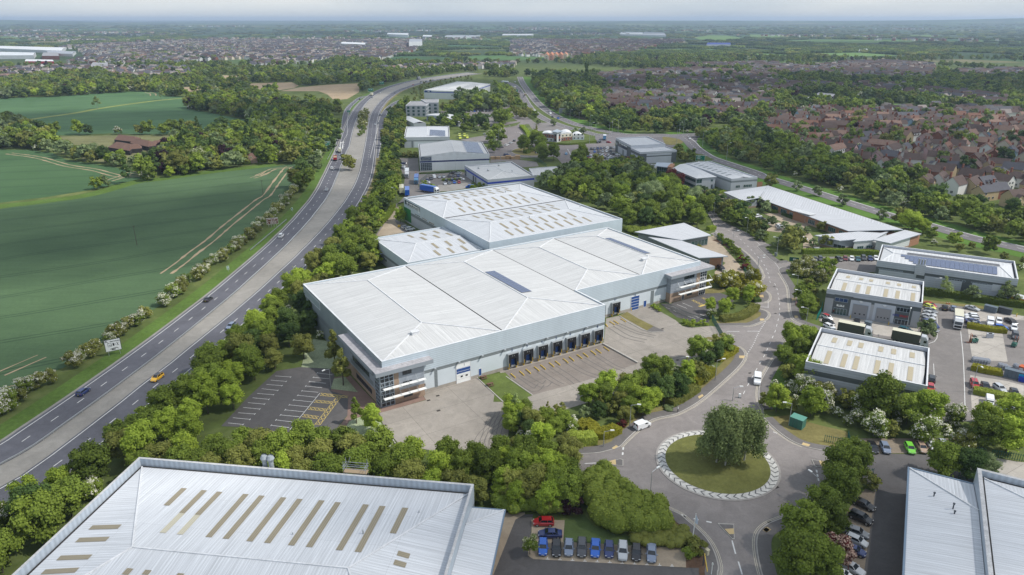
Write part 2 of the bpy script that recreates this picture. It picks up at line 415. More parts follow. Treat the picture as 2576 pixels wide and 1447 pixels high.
SL1 = smooth(pp('F 780,330 815,150 B 850,1080 855,1000 862,920 885,850 930,800 1000,748 1060,735'),4)
SL2 = smooth(pp('F 1120,300 1160,120 B 1180,1030 1190,960 1215,890 1262,830 1330,785 1400,760'),4)
b.ribbon(offset(SL1,-3),offset(SL1,3),.094); b.ribbon(offset(SL2,-3),offset(SL2,3.4),.094)
b.build('motorway',ASPH,kind='structure')
b = MB(); Rp = resample(offset(CR,-4.2),6); Lp = offset(CL,4.2)
Lr = []
for p in Rp:
 q = min(Lp,key=lambda t:(t[0]-p[0])**2+(t[1]-p[1])**2); Lr.append(q)
b.ribbon(Lr,Rp,.085); b.build('central_reserve',CONC2,kind='structure')
b = MB()
for c,s in((CL,1),(CR,-1)):
 dashes(b,c,2.6,6.4,.2,.116); solid(b,c,.22,.116,0,-3.75*1); solid(b,c,.22,.116,0,3.75)
solid(b,SL1,.2,.116,0,-2.6); solid(b,SL1,.2,.118,0,2.6); solid(b,SL2,.2,.116,0,2.9); solid(b,SL2,.2,.118,0,-2.6)
b.build('lane_markings',WHITE,kind='structure')
b = MB(); b.ribbon(offset(CL,-11),offset(CL,-4.6),.06); b.build('road_verge',VERGE,kind='structure')
b = MB(); b.ribbon(offset(CR,4.6),offset(CR,8),.06); b.build('road_verge',DRYGR,kind='structure')
b = MB(); solid(b,CL,.8,.104,0,-5.1); solid(b,CR,.7,.104,0,5.2); b.build('drain_channel',CONC2,kind='structure')
def crash_barrier(line,label,posts=3.2,h=.75):
 r = thing('crash_barrier',label,'crash barrier')
 b = MB(); c = resample(line,4)
 for a,q in zip(c,c[1:]):
  for z in(h-.32,h-.12): b.tube((a[0],a[1],z),(q[0],q[1],z),.11,n=4,cap=False)
 b.build('rail',GREYM,r)
 b = MB()
 for p in resample(line,posts): b.box((p[0],p[1],.08),(.12,.12,h-.1))
 k = b.build('post',GREYM,r); k['kind'] = 'stuff'
 return r
crash_barrier(offset([p for p in CL if p[1]<560],4.5),'long grey steel barrier beside the inner edge of the left carriageway')
crash_barrier([p for p in smooth(pp('F 5,1140 130,1035 330,865'),6)],'short steel barrier on the verge below the brown tourist sign')
crash_barrier([p for p in smooth(pp('B 700,1315 745,1225 790,1110 B 830,990 860,870 960,770'),6)],'steel barrier curving past the green direction sign on the slip road')
crash_barrier(offset([p for p in CL if p[1]>700],4.8),'far steel barrier on the distant curve of the dual carriageway')
# ------------------------------------------------------------------ bypass on the right and the junctions
BL = smooth(pp('C 20,600 110,625 160,665 200,730 245,810 300,875 400,940 500,982 600,1015 720,1045 860,1082 1000,1110'),4)
BR = smooth(pp('C 180,560 200,610 240,670 285,730 345,800 430,870 520,922 620,965 720,1000 850,1030 960,1055 1100,1078 1300,1095 1500,1092 1750,1080 1920,1068'),4)
BS = smooth(pp('C 1650,1100 1715,1150 1760,1200 1830,1250 1900,1290 2060,1345 2300,1425 H 100,462 300,522 560,600 700,645 1050,755 1300,830 1600,905 2000,1020 2478,1128 2800,1210'),5)
b = MB(); b.ribbon(offset(BL,-5),offset(BL,5),.10); b.ribbon(offset(BR,-5),offset(BR,5.2),.104)
b.ribbon(offset(BS,-5.2),offset(BS,5),.108)
tri_fill(b,pp('C 860,1075 1140,1075 1480,1075 1600,1085 1790,1085 1850,1065 1905,1065 1905,1085 1790,1110 1780,1150 1800,1200 1860,1270 1760,1240 1700,1180 1640,1135 1560,1200 1450,1240 1300,1230 1140,1160 1040,1160 1040,1190 900,1170 860,1120'),.088)
b.build('bypass_road',tarmac('bypass_tarmac',(.15,.14,.145)),kind='structure')
b = MB();
for c in(BL,BR): dashes(b,c,3,6,.22,.122)
dashes(b,BS,4,4,.22,.124); solid(b,BS,.5,.122,0,-4.6)
for c in(BL,BR): solid(b,c,.25,.120,0,-4.3); solid(b,c,.25,.120,0,4.3)
b.build('lane_markings',WHITE,kind='structure')
b = MB(); b.ribbon(offset(BS,-13),offset(BS,-5.4),.05); b.ribbon(offset(BR,-18),offset(BR,-5.2),.05); b.ribbon(offset(BS,5.2),offset(BS,13),.05)
b.build('road_verge',mat('bright_verge',(.085,.16,.03),1,noises=((.05,.35,(1,1,1)),(.8,.35,(1,1,1))),spec=.1),kind='structure')
sheet('grass_island',[pp('C 1470,1105 1540,1110 1620,1125 1655,1150 1640,1165 1560,1178 1500,1170 1480,1140')],.13,DRYGR,sm=3)
sheet('grass_island',[pp('C 1740,1255 1830,1262 1940,1310 1850,1322 1740,1290')],.13,GRASS)
# upper estate: roads and roundabout with a shrub island
UPR = tarmac('upper_road_tarmac',(.185,.165,.16))
sheet('estate_road',[pp('C 0,1010 60,1020 110,1010 150,1000 200,960 270,950 320,975 250,985 200,1000 190,1015 250,1070 262,1110 300,1155 380,1165 620,1180 800,1165 1040,1160 1040,1188 740,1200 650,1228 640,1262 665,1305 720,1345 560,1345 510,1290 480,1280 400,1290 0,1290 C 0,1262'),
pp('C 40,880 90,872 180,890 260,930 330,985 250,990 215,975 160,920 100,895 50,900')],.09,UPR)
sheet('estate_road',[pp('C -60,1010 0,1010 0,1290 -220,1290 -190,1230 -90,1180 -60,1120 -120,1060'),pp('B 2300,890 2440,900 2487,960 2300,1000 2250,980 2420,960 2350,920 2260,905')],.11,UPR)
sheet('pub_car_park',[pp('C 260,985 330,975 430,975 560,1010 640,1040 560,1050 380,1050 320,1055 280,1020')],.086,LOTM)
sheet('far_car_park',[pp('B 1720,870 1900,845 2200,850 2300,900 2260,1000 2000,1010 1760,960'),pp('B 2300,690 2360,740 2400,790 2330,850 2280,860 2310,800 2290,740'),pp('B 2000,1110 2250,1070 2240,1160 2050,1160 1900,1130')],.05,LOTM)
sheet('grass_island',[pp('C 105,1232 150,1212 230,1200 330,1196 430,1203 485,1225 470,1250 400,1268 290,1276 180,1268 120,1252')],.2,DRYGR,sm=3)
b = MB(); b.kerb([*smooth(pp('C 105,1232 150,1212 230,1200 330,1196 430,1203 485,1225 470,1250 400,1268 290,1276 180,1268 120,1252'),3,True)],.5,.05,.24); b.build('kerb_line',KERB,kind='structure')
b = MB(); dashes(b,smooth(pp('C 130,1060 175,1065 205,1090 195,1130 160,1170'),4),1.5,1.2,.5,.12); dashes(b,smooth(pp('C 610,1215 632,1250 640,1290'),4),1.5,1.2,.5,.12); b.build('lane_markings',WHITE,kind='structure')
sheet('dealer_forecourt',[pp('C 735,1215 830,1190 1045,1185 1045,1250 1240,1340 1410,1350 1440,1385 1250,1400 1100,1392 960,1330 850,1335 760,1300')],.07,LOTM)
sheet('storage_yard',[pp('B 2180,1290 2487,1300 C 160,1310 330,1330 350,1370 200,1380 0,1350 B 2400,1340 2300,1325 2170,1340')],.07,LOTM)
sheet('haulage_yard',[pp('F 1340,300 1520,300 1530,420 1900,420 1960,440 2010,520 1990,545 1700,610 1300,720 1270,780 1130,1010 1250,1000 1480,960 1400,890 1320,860 1330,720 1440,600 1390,560 1400,480 1350,380')],.07,LOTM)
sheet('haulage_yard',[pp('F 1700,545 1990,520 2010,545 1960,575 1790,600 1690,600')],.078,CONCL)
sheet('gravel_access',[pp('F 1300,745 1365,740 1350,800 1310,870 1370,960 1400,970 1250,1000 1140,1010 1200,920 1250,840')],.078,GRAV)
sheet('hedged_lawn',[pp('F 1340,210 1520,210 1520,265 1340,262')],.07,GRASS)
# parking around the mid right offices
sheet('office_car_park',[pp('G 1260,440 1420,440 1420,490 1500,520 1560,590 1700,600 2000,610 2020,640 2030,690 1900,690 1740,695 1600,600 1480,540 1330,490 1260,480')],.07,GRAV)
sheet('office_car_park',[pp('G 2100,700 2220,740 2240,800 2440,860 H 60,830 120,850 350,900 480,900 560,1000 640,1110 560,1145 480,1140 480,1060 400,1000 340,980 150,960 0,940 G 2340,960 2250,910 2200,850 2120,770 2060,730'),pp('H 120,800 260,800 420,860 560,900 440,940 330,900')],.075,GRAV)
sheet('office_car_park',[pp('L 470,65 1150,60 1140,200 1000,210 760,160 700,180 640,200 480,90 460,75')],.07,LOTM)
# ================================================================== NEAR ROADS, YARDS, CAR PARKS
RBX,RBY,RBR = 45.44,133.67,13.4
WK1 = pp('O 640,358 850,350 960,330 1080,290 1140,230 1240,140 K 1380,1310 1560,1270 1650,1235 1780,1160 1900,1065 2010,970 2130,860 2195,780 2212,720 2190,680 2150,650')
WK2 = pp('K 1960,468 2060,465 2190,462 2290,455 2400,400 2425,360 2400,330 2345,312')
WK3 = pp('K 2310,262 2420,238 2430,180 2380,140 2320,120')
WK4 = pp('K 2260,75 2350,50 2378,10 G 2370,1350 2340,1285 2250,1185 2150,1105 2060,1055 1995,1030')
WK5 = pp('G 1905,985 1950,968 1942,925 1925,880 1880,800')
EK1 = pp('G 1900,775 1960,860 2060,915 2200,985 2290,1035 2380,1045')
EK2 = pp('H 150,1075 75,1095 75,1112 130,1170 200,1230 260,1255 370,1247')
EK3 = pp('H 380,1292 290,1290 262,1310 268,1340 L 340,330 355,420 365,520 380,600 410,640 500,680 615,720')
EK4 = pp('L 600,770 470,800 400,812 350,835 300,880 230,970 160,1080 100,1190 80,1290 90,1390 125,1447')
EK5 = pp('Q 125,30 180,85 250,150 370,235 480,283 600,315 800,345 960,352')
SK1 = pp('Q 620,660 560,740 440,850 380,900 260,950 180,982 110,1030 70,1090 60,1180 75,1300 110,1447 160,1560')
SK2 = pp('O 2000,1560 1965,1447 1975,1380 1940,1250 1880,1140 1800,1050 1700,965 1620,900 1500,845 1400,760 1260,690 1100,630 900,570 700,560 620,556')
road = WK1+pp('K 1995,575')+WK2+WK3+WK4+WK5+EK1+EK2+EK3+EK4+EK5+pp('Q 960,480')+SK1+SK2
sheet('estate_road',[road],.08,ROAD)
b = MB()
for k in(WK1,WK2,WK3,WK4,WK5,EK1,EK2,EK3,EK4,EK5,SK1,SK2): b.kerb(smooth(k,3),.22,.03,.2)
b.build('kerb_line',KERB,kind='structure')
# double yellow lines just inside the kerbs
b = MB()
for k,s in((WK1[3:],1),(WK2[2:],1),(WK3,1),(WK4,1),(EK3[3:],1),(EK4,1),(EK5[:5],1),(SK1[3:],1),(SK2[:9],1)):
 c = smooth(k,3)
 for o in(.45,.75): solid(b,c,.11,.1,0,s*o)
b.build('yellow_lines',CREAM,kind='structure')
# footways
b = MB()
def foot(k,d0,d1,z=.17,m=FOOT,name='footway'):
 b = MB(); c = smooth(k,3); b.ribbon(offset(c,d0),offset(c,d1),z); b.build(name,m,kind='structure')
foot(WK1,-.1,-2.6); foot(WK2,-.1,-2.2); foot(WK3,-.1,-3.0); foot(WK4,-.1,-2.4)
foot(EK1,-.1,-2.2); foot(EK2,-.1,-3.0); foot(EK3,-.1,-2.6); foot(EK4,-.1,-2.4); foot(EK5,-.1,-2.3); foot(SK1,-.1,-2.6); foot(SK2,-.1,-2.2)
foot(WK1,-2.6,-4.6,.12,DRYGR,'grass_strip'); foot(WK2,-2.2,-4.4,.12,DRYGR,'grass_strip'); foot(EK3,-2.6,-6.5,.12,GRASS,'grass_strip'); foot(EK4,-2.4,-6,.12,VERGE,'grass_strip')
foot(EK5,-2.3,-7,.12,DRYGR,'grass_strip'); foot(SK1,-2.6,-7,.12,GRASS,'grass_strip'); foot(EK1,-2.2,-5,.12,GRASS,'grass_strip'); foot(SK2,-2.2,-3.2,.12,MULCH,'planting_strip'); foot(WK4,-2.4,-5,.12,MULCH,'planting_strip'); foot(EK2,-3,-5,.12,GRASS,'grass_strip')
# roundabout island
b = MB(); N = 64
ring = lambda r: [(RBX+cos(2*pi*i/N)*r,RBY+sin(2*pi*i/N)*r)for i in range(N)]
b.prism(ring(RBR),.04,.2,0); b.build('roundabout_island_kerb',mat('old_kerb',(.3,.28,.26),.9,noises=((1,.4,(1,1,1)),)),kind='structure')
b = MB(); r0,r1 = ring(11.25),ring(12.95)
for i in range(N):
 j = (i+1)%N; b.face([(*r0[i],.27),(*r0[j],.27),(*r1[j],.22),(*r1[i],.22)][::-1])
b.build('chevron_ring',mat('weathered_white_blocks',(.5,.49,.46),.9,noises=((.6,.4,(1,1,1)),(3,.5,(1,1,1)),(.2,.2,(1,1,1)))),kind='structure')
b = MB(); n = 46
for i in range(n):
 a = 2*pi*i/n
 def q(r,da): return(RBX+cos(a+da)*r,RBY+sin(a+da)*r,.29-(r-11.25)*.03)
 b.face([q(11.3,0),q(12.1,-.07),q(12.1,-.04),q(11.3,.03)][::-1]); b.face([q(12.1,-.07),q(12.9,0),q(12.9,.03),q(12.1,-.04)][::-1])
b.build('chevron_marks',mat('dark_blocks',(.12,.12,.12),.9),kind='structure')
b = MB(); rs = [11.25,9,6,3,.3]; zs = [.3,.5,.75,.95,1.0]
for k in range(4):
 A = ring(rs[k]); B = ring(rs[k+1])
 for i in range(N):
  j = (i+1)%N; b.face([(*A[i],zs[k]),(*A[j],zs[k]),(*B[j],zs[k+1]),(*B[i],zs[k+1])])
b.build('roundabout_lawn',mat('roundabout_grass',(.135,.14,.045),1,noises=((.12,.45,(1,1,1)),(1.2,.35,(1,1,1)),(4,.3,(1,1,1))),spec=.1),kind='structure')
# centre line of the estate road and give way marks
b = MB()
dashes(b,smooth(pp('G 1930,850 1985,905 2090,970 2200,1060 2290,1150 2370,1240 2420,1330 2445,1430 L 215,300 240,340 257,420 266,480 266,580 250,650 230,730 205,790 145,925 105,1000 60,1080 0,1190 K 2230,1020 2200,1080'),4),2,3.4,.14,.1)
dashes(b,smooth(pp('K 2400,425 2340,520 2290,630 2220,740'),4),.9,.6,.25,.1); dashes(b,smooth(pp('K 2425,240 2425,300'),2),.8,.6,.2,.1)
dashes(b,smooth(pp('G 1955,965 2020,1025 2080,1060'),2),.8,.6,.25,.1); dashes(b,smooth(pp('H 60,1060 110,1110 H 250,1280 262,1310'),2),.8,.6,.2,.1)
dashes(b,smooth(pp('L 375,640 330,760 290,850'),3),.8,.9,.14,.1)
dashes(b,pp('O 1115,295 1105,400'),1.0,1.0,.35,.1); dashes(b,pp('O 1640,905 1780,950 1960,985'),1.2,1.6,.35,.1); dashes(b,pp('Q 600,500 620,600'),1.0,.9,.35,.1)
solid(b,pp('O 650,445 695,445'),.2,.1); solid(b,pp('O 765,443 930,435'),.2,.1); solid(b,pp('O 2098,1140 2130,1260'),.25,.1); solid(b,pp('O 2155,1330 2190,1447'),.25,.1)
solid(b,pp('K 2050,512 2165,514'),.2,.1); solid(b,pp('K 2235,511 2345,511'),.2,.1); solid(b,pp('K 2320,90 2390,95'),.2,.1); solid(b,pp('K 2345,290 2420,295'),.2,.1); solid(b,pp('Q 0,75 30,90'),.2,.1)
dashes(b,pp('Q 120,120 280,185'),1.3,1.2,.2,.1)
b.build('lane_markings',WHITE,kind='structure')
# splitter islands
def splitter(P,buff):
 r = MB(); r.prism(pp(P),.05,.22,0); r.build('splitter_island',KERB,kind='structure')
 c = pp(P); cx = sum(p[0]for p in c)/len(c); cy = sum(p[1]for p in c)/len(c)
 sheet('splitter_island_top',[[(cx+(p[0]-cx)*.86,cy+(p[1]-cy)*.86)for p in c]],.226,FOOT)
 sheet('tactile_paving',[pp(buff)],.232,BUFF)
splitter('O 935,440 1090,402 1115,410 1115,468 1040,462','O 985,425 1045,410 1050,458 985,450')
splitter('O 1965,985 2115,992 2122,1130 2105,1135 2030,1060','O 2030,1040 2112,1035 2118,1085 2075,1088')
splitter('Q 555,410 620,418 700,428 690,470 600,480 580,465','Q 620,420 700,430 690,468 645,470')
for P in('K 2160,735 2215,735 2205,760 2165,757','K 2345,185 2380,185 2385,208 2348,205','K 2350,400 2385,400 2390,415 2350,418','O 1010,305 1050,280 1070,292 1030,318','K 1790,1105 1830,1085 1840,1100 1800,1125','Q 465,275 480,255 545,275 530,292','Q 115,1045 150,1020 190,1045 150,1070','O 2375,1050 2400,1020 2440,1045 2410,1070','L 375,440 418,440 420,462 378,462','L 400,600 425,598 440,615 405,620'):
 sheet('tactile_paving',[pp(P)],.2,BUFF)
 # yards
sheet('service_yard',[pp('J 1170,1250 1590,1135 1560,1070 1600,1040 2000,930 2045,925 2290,1150 K 40,1155 240,1110 290,1090 60,925 0,885 0,860 940,610 960,395 1080,370 1190,310 1260,300 1360,282 1590,412 1650,465 1760,478 1900,462 1960,470 1995,575 1960,612 1850,600 1880,700 1700,830 1400,920 1000,1090 650,1200 300,1310 200,1447 N 2340,100 2330,330 2180,385 1900,372 1350,268 1210,110')],.05,CONC)
sheet('service_yard',[pp('K 30,880 940,625 1250,800 1020,880 700,980 300,1085')],.055,tarmac('stained_concrete',(.22,.19,.165),9.0))
sheet('car_park',[pp('J -20,1110 240,870 450,835 740,852 770,935 728,1030 890,1090 880,1270 740,1447 N 740,190 560,210 200,160 -60,110 I 2000,1370 2240,1110 2400,960')],.05,LOTD)
sheet('block_paving',[pp('J 760,930 900,905 1130,1150 1190,1190 1560,1090 1595,1130 1170,1252 1030,1262 1000,1290 N 860,130 800,225 740,190 880,10 J 890,1100 730,1050')],.06,BRICKP)
sheet('daisy_lawn',[pp('J 465,835 520,610 580,580 700,600 830,720 925,905 760,880 740,852 450,835'),pp('J 760,940 860,925 975,1062 730,1032'),pp('N 805,215 900,60 1000,20 1180,70 1310,240 1270,290 1100,270 800,240')],.075,DAISY)
sheet('grass_patch',[pp('J 2040,915 2310,885 2487,1080 2540,1150 2290,1152'),pp('K -20,888 60,922 295,1090 240,1112 40,1150 -60,1150')],.075,GRASS)
b = MB(); b.kerb(pp('J 2040,920 2290,1152'),.25,.02,.2); b.kerb(pp('K 55,922 295,1090'),.25,.02,.2); b.kerb(pp('K 930,628 1245,800'),.5,.02,.45)
b.kerb(pp('N 1200,110 1315,260'),.25,.02,.2); b.kerb(pp('K 1080,372 1160,430 1290,500 1370,522 1490,515'),.25,.02,.2); b.build('kerb_line',KERB,kind='structure')
sheet('grass_patch',[pp('K 1085,370 1150,335 1240,390 1390,465 1330,505 1230,450')],.075,DRYGR)
sheet('grass_patch',[pp('K 1390,465 1480,505 1485,518 1370,523 1330,505')],.075,FOOT)
sheet('grass_patch',[pp('K 1845,575 1880,562 1990,575 1975,610')],.075,DRYGR)
sheet('car_park',[pp('K 1450,262 1540,262 1850,172 1990,165 2140,212 2090,260 1900,350 1890,430 1840,440 1600,385')],.06,LOTD)
sheet('dry_bank',[pp('K 1840,170 1860,120 2010,125 2060,150 1990,165')],.07,DRYGR)
sheet('gravel_forecourt',[pp('G 1700,1050 1760,1020 1900,1010 1945,1000 2000,1080 2100,1190 2180,1280 2245,1400 2320,1430 K 2310,120 2230,110 2000,90 1950,30 G 1940,1330 2040,1250 1880,1160 1800,1110')],.06,GRAV)
# trade park yard on the right
sheet('trade_yard',[pp('L 600,765 640,560 1520,715 1560,480 1600,470 2120,540 2478,600 2600,640 2600,1447 Q 2478,60 1560,60 L 1590,1447 1620,880 640,700')],.05,LOTM)
sheet('trade_yard_concrete',[pp('L 640,560 1520,715 1500,815 640,700'),pp('L 1700,520 2120,560 2478,600 2478,640 2250,620 2290,790 1975,765 1950,560'),pp('L 1975,770 2290,795 2330,1015 2010,990'),pp('L 1990,1135 2330,1190 2478,1230 2478,1447 2005,1447 1995,1270'),pp('Q 2005,-10 2478,-10 2478,75 2290,95 2010,60')],.06,CONCL)
sheet('trade_yard_verge',[pp('L 1560,470 2120,535 2110,510 1570,450')],.07,DRYGR)
b = MB(); solid(b,smooth(pp('L 1905,740 1930,1000 1945,1447'),3),.15,.07); solid(b,smooth(pp('L 1690,600 1690,800 1600,855'),3),.15,.07); solid(b,pp('L 1660,1030 1668,1190 1660,1447'),.12,.07)
for P in('L 1590,1315 1662,1325','L 1585,1412 1660,1420','L 2395,1250 2478,1280'): solid(b,pp(P),.12,.07)
b.build('bay_lines',WHITE,kind='structure')
# south car park
sheet('car_park',[pp('N 2270,885 2487,900 O 300,900 285,1000 260,1290 1690,1385 1860,1385 1800,1500 -250,1500 N 2150,1500')],.05,LOTD)
sheet('block_paved_bays',[pp('O 285,950 585,955 572,1150 1680,1205 1682,1382 300,1306 250,1272 285,1060')],.06,GRAV)
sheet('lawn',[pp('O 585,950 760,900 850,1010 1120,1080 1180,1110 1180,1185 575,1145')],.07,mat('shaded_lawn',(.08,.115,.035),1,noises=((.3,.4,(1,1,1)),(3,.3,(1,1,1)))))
sheet('planting_bed',[pp('O 1680,1205 1800,1200 1850,1290 1850,1385 1682,1385')],.07,MULCH)
sheet('paved_path',[pp('N 2487,885 2270,885 2195,1250 2090,1500 2180,1500 2400,950 2487,900')],.058,GRAV)
b = MB()
for i in range(11):
 x = 430+1125*i/10; y = 1300+64*i/10
 solid(b,pp('O %f,%f %f,%f'%(x,y-12,x,y+6)),.12,.07); solid(b,pp('O %f,%f %f,%f'%(x-17,y+6,x+17,y+7)),.12,.07)
 if i<10 or 1: dashes(b,pp('O %f,%f %f,%f'%(x+10,y-125,x+2,y-20)),.35,.45,.12,.07)
b.build('bay_lines',WHITE,kind='structure')
# right hand car park
sheet('car_park',[pp('Q 955,350 1560,358 1900,330 2000,360 2180,400 2250,480 2250,700 1440,500 1440,600 1380,1500 1010,1500 1130,690 1040,620 980,480')],.055,LOTD)
sheet('block_paved_bays',[pp('Q 935,215 1850,215 1890,345 960,352'),pp('Q 1040,670 1132,700 1020,1500 780,1500 850,900')],.065,mat('bay_paving',(.2,.165,.125),.9,noises=((.5,.25,(1,1,1)),(3,.3,(1,1,1)))))
sheet('concrete_yard',[pp('Q 2170,385 2600,450 2600,800 2020,640 2030,560')],.06,CONCL)
sheet('lawn',[pp('Q 260,60 330,130 480,270 900,300 920,230 870,150 650,100 500,60')],.08,DRYGR)
# bay lines of the left car park
b = MB()
for a in('J 228,915 368,925','J 187,953 328,965','J 148,992 290,1003','J 106,1031 252,1046','J 66,1074 213,1085','J 24,1113 172,1127','I 2243,1157 2393,1170','I 2200,1200 2350,1215','I 2155,1248 2305,1260','I 2107,1293 2262,1308','I 2062,1340 2200,1354',
'J 608,888 745,905','J 573,928 718,942','J 538,966 686,982','J 504,1007 652,1022','J 470,1050 617,1063','J 432,1090 597,1108','J 394,1133 564,1150','J 356,1177 530,1195','J 318,1222 490,1240','J 276,1268 448,1285','J 235,1313 410,1335','J 192,1362 553,1407'):
 p,q = pp(a); solid(b,[p,q],.13,.062)
 e = q if a[2:6]not in('608,','573,','538,','504,','470,','432,','394,','356,','318,','276,','235,','192,')else p
 dx,dy = q[0]-p[0],q[1]-p[1]; L = hypot(dx,dy); nx,ny = -dy/L,dx/L
 solid(b,[(e[0]-nx*.35,e[1]-ny*.35),(e[0]+nx*.35,e[1]+ny*.35)],.13,.064)
solid(b,pp('J 632,1072 362,1400'),.13,.066)
for a in('K 1600,268 1690,305','K 1650,255 1740,293','K 1550,283 1640,320','K 1500,293 1590,332','K 1810,358 1870,382','K 1760,372 1850,410','K 1700,375 1770,400'): solid(b,pp(a),.13,.072)
for i in range(15):
 x = 480+i*45; solid(b,pp('L %d,75 %d,110'%(x,x+22)),.13,.08)
b.build('bay_lines',WHITE,kind='structure')
def hatch(b,A,B,C_,D_,n,z):
 """criss-cross box: corners A, B (one end), C_, D_ (other end)"""
 L = lambda p,q,t: (p[0]+(q[0]-p[0])*t,p[1]+(q[1]-p[1])*t)
 for i in range(n):
  a,c = L(A,D_,i/n),L(A,D_,(i+1)/n); e,f = L(B,C_,i/n),L(B,C_,(i+1)/n)
  solid(b,[a,f],.1,z); solid(b,[e,c],.1,z+.002)
 solid(b,[A,D_],.1,z+.004); solid(b,[B,C_],.1,z+.004)
b = MB()
for s,n in(('J 640,1070 632,1092 885,1115 888,1098',6),('J 590,1133 575,1155 735,1165 745,1148',4),('J 540,1195 522,1218 680,1235 690,1215',4),('J 485,1262 470,1285 610,1305 625,1282',4),('J 785,1105 820,1112 635,1358 590,1350',8)):
 hatch(b,*pp(s),n,.066)
solid(b,pp('J 410,1335 630,1358'),.1,.07)
for s,n in(('K 1730,232 1745,226 1850,275 1835,282',4),('K 1820,210 1835,205 1950,245 1930,255',4),('K 1790,285 1930,243 1950,252 1810,290',5)): hatch(b,*pp(s),n,.078)
b.build('yellow_hatching',YELL,kind='structure')
# ================================================================== BUILDINGS
def ray(t,x,y):
 if t != 'V': ox,oy = TL[t]; x,y = ox/1.59006+x*KS,oy/1.59006+y*KS
 u = (x-PCX)/FPX; v = (y-PCY)/FPX
 return Vector((u,cos(PITCH)-v*sin(PITCH),-(sin(PITCH)+v*cos(PITCH))))
def hit(t,x,y,p0,n):
 o = Vector((0,0,CAMH)); d = ray(t,x,y); n = Vector(n)
 return o+d*((Vector(p0)-o).dot(n)/d.dot(n))
def toks(s):
 t = 'V'; r = []
 for k in s.split():
  if len(k) == 1: t = k
  else: a,b = k.split(','); r.append((t,float(a),float(b)))
 return r
def onwall(s,a,b):
 """pixel pairs -> (distance along wall a-b, height)"""
 dx,dy = b[0]-a[0],b[1]-a[1]; L = hypot(dx,dy); r = []
 for t,x,y in toks(s):
  p = hit(t,x,y,(a[0],a[1],0),(dy,-dx,0)); r.append((((p.x-a[0])*dx+(p.y-a[1])*dy)/L,p.z))
 return r
def lerp(a,b,t): return(a[0]+(b[0]-a[0])*t,a[1]+(b[1]-a[1])*t)
def opening(root,name,a,b,s0,s1,z0,z1,gm,fm=None,nx=1,nz=1,proud=.07,fw=.1,depth=.0):
 """frame, mullions and panel on the outer side of wall a->b (outside = right hand side)"""
 L = hypot(b[0]-a[0],b[1]-a[1]); ux,uy = (b[0]-a[0])/L,(b[1]-a[1])/L; nx_,ny_ = uy,-ux
 def P(s,o): return(a[0]+ux*s+nx_*o,a[1]+uy*s+ny_*o)
 B = MB()
 B.prism([P(s0,-.02),P(s0,proud*.5),P(s1,proud*.5),P(s1,-.02)],z0,z1,0)
 if fm is not None:
  for i in range(nx+1):
   s = s0+(s1-s0)*i/nx; B.prism([P(s-fw/2,0),P(s-fw/2,proud),P(s+fw/2,proud),P(s+fw/2,0)],z0-fw/2,z1+fw/2,1)
  for i in range(nz+1):
   z = z0+(z1-z0)*i/nz; B.prism([P(s0+fw/2,0),P(s0+fw/2,proud*.94),P(s1-fw/2,proud*.94),P(s1-fw/2,0)],z-fw/2,z+fw/2,1)
 return B.build(name,[gm]+([fm]if fm else[]),root)
def opx(root,name,a,b,s,gm,fm=None,nx=1,nz=1,**k):
 (s0,z1),(s1,z0) = onwall(s,a,b)
 if s0>s1: s0,s1 = s1,s0
 if z0>z1: z0,z1 = z1,z0
 return opening(root,name,a,b,s0,s1,max(.05,z0),z1,gm,fm,nx,nz,**k)
def cladding(name,col,per=.5,am=.12,axis=1,rough=.5,stain=.15):
 return mat(name,col,rough,.15,noises=((.12,stain,(1,.3,1)),(1.2,.08,(1,.2,1))),kind='UV',stripe=(axis,per,am))
def roofmat(name,col,streak=.25,blocks=.08,rough=.55,rib=1.0,ribam=.04,fine=3.0):
 b = NB(name); v = b.coord('UV');
 st = b.noise(b.coord('UV',(fine,.06,1)),1.0,5,.75); st2 = b.noise(b.coord('UV',(.9,.05,1)),1.0,5,.75); big = b.noise(v,.06,4,.6)
 br = b.n('ShaderNodeTexBrick'); br.inputs['Scale'].default_value = 1; br.inputs['Mortar Size'].default_value = .04; br.offset = 0
 br.inputs['Brick Width'].default_value = 7.5; br.inputs['Row Height'].default_value = 9.0
 br.inputs['Color1'].default_value = (1,1,1,1); br.inputs['Color2'].default_value = (1-blocks,)*3+(1,); br.inputs['Mortar'].default_value = (.82,.82,.82,1)
 b.l(v,br.inputs['Vector'])
 f = b.math('MULTIPLY',b.math('MULTIPLY_ADD',b.ramp(st,(.3,(0,0,0)),(.62,(1,1,1))),streak,1-streak),b.math('MULTIPLY_ADD',st2,streak,1-streak*.5))
 f = b.math('MULTIPLY',f,b.math('MULTIPLY_ADD',big,.16,.92))
 sp = b.n('ShaderNodeSeparateXYZ'); b.l(v,sp.inputs[0])
 f = b.math('MULTIPLY',f,b.math('MULTIPLY_ADD',b.math('SINE',b.math('MULTIPLY',sp.outputs[0],2*pi/rib)),ribam,1.0))
 f = b.math('MULTIPLY',f,br.outputs[0])
 b.l(b.mix(1,col+(1,),f,'MULTIPLY'),b.b.inputs[0]); b.b.inputs['Roughness'].default_value = rough; b.b.inputs['Specular IOR Level'].default_value = .4
 MATS[name] = b.m; return b.m
R_WHITE = roofmat('white_profiled_roof',(.56,.56,.55),.32,.05,ribam=.03)
R_BLUE = roofmat('bluish_profiled_roof',(.52,.535,.555),.28,.05)
R_DIRTY = roofmat('stained_profiled_roof',(.66,.68,.705),.42,.04,ribam=.06,rib=.6,fine=9.0)
R_GREY = roofmat('grey_standing_seam',(.50,.51,.53),.22,.04,rib=1.2,ribam=.08)
R_PALE = roofmat('pale_standing_seam',(.57,.58,.59),.22,.04,rib=1.2,ribam=.06)
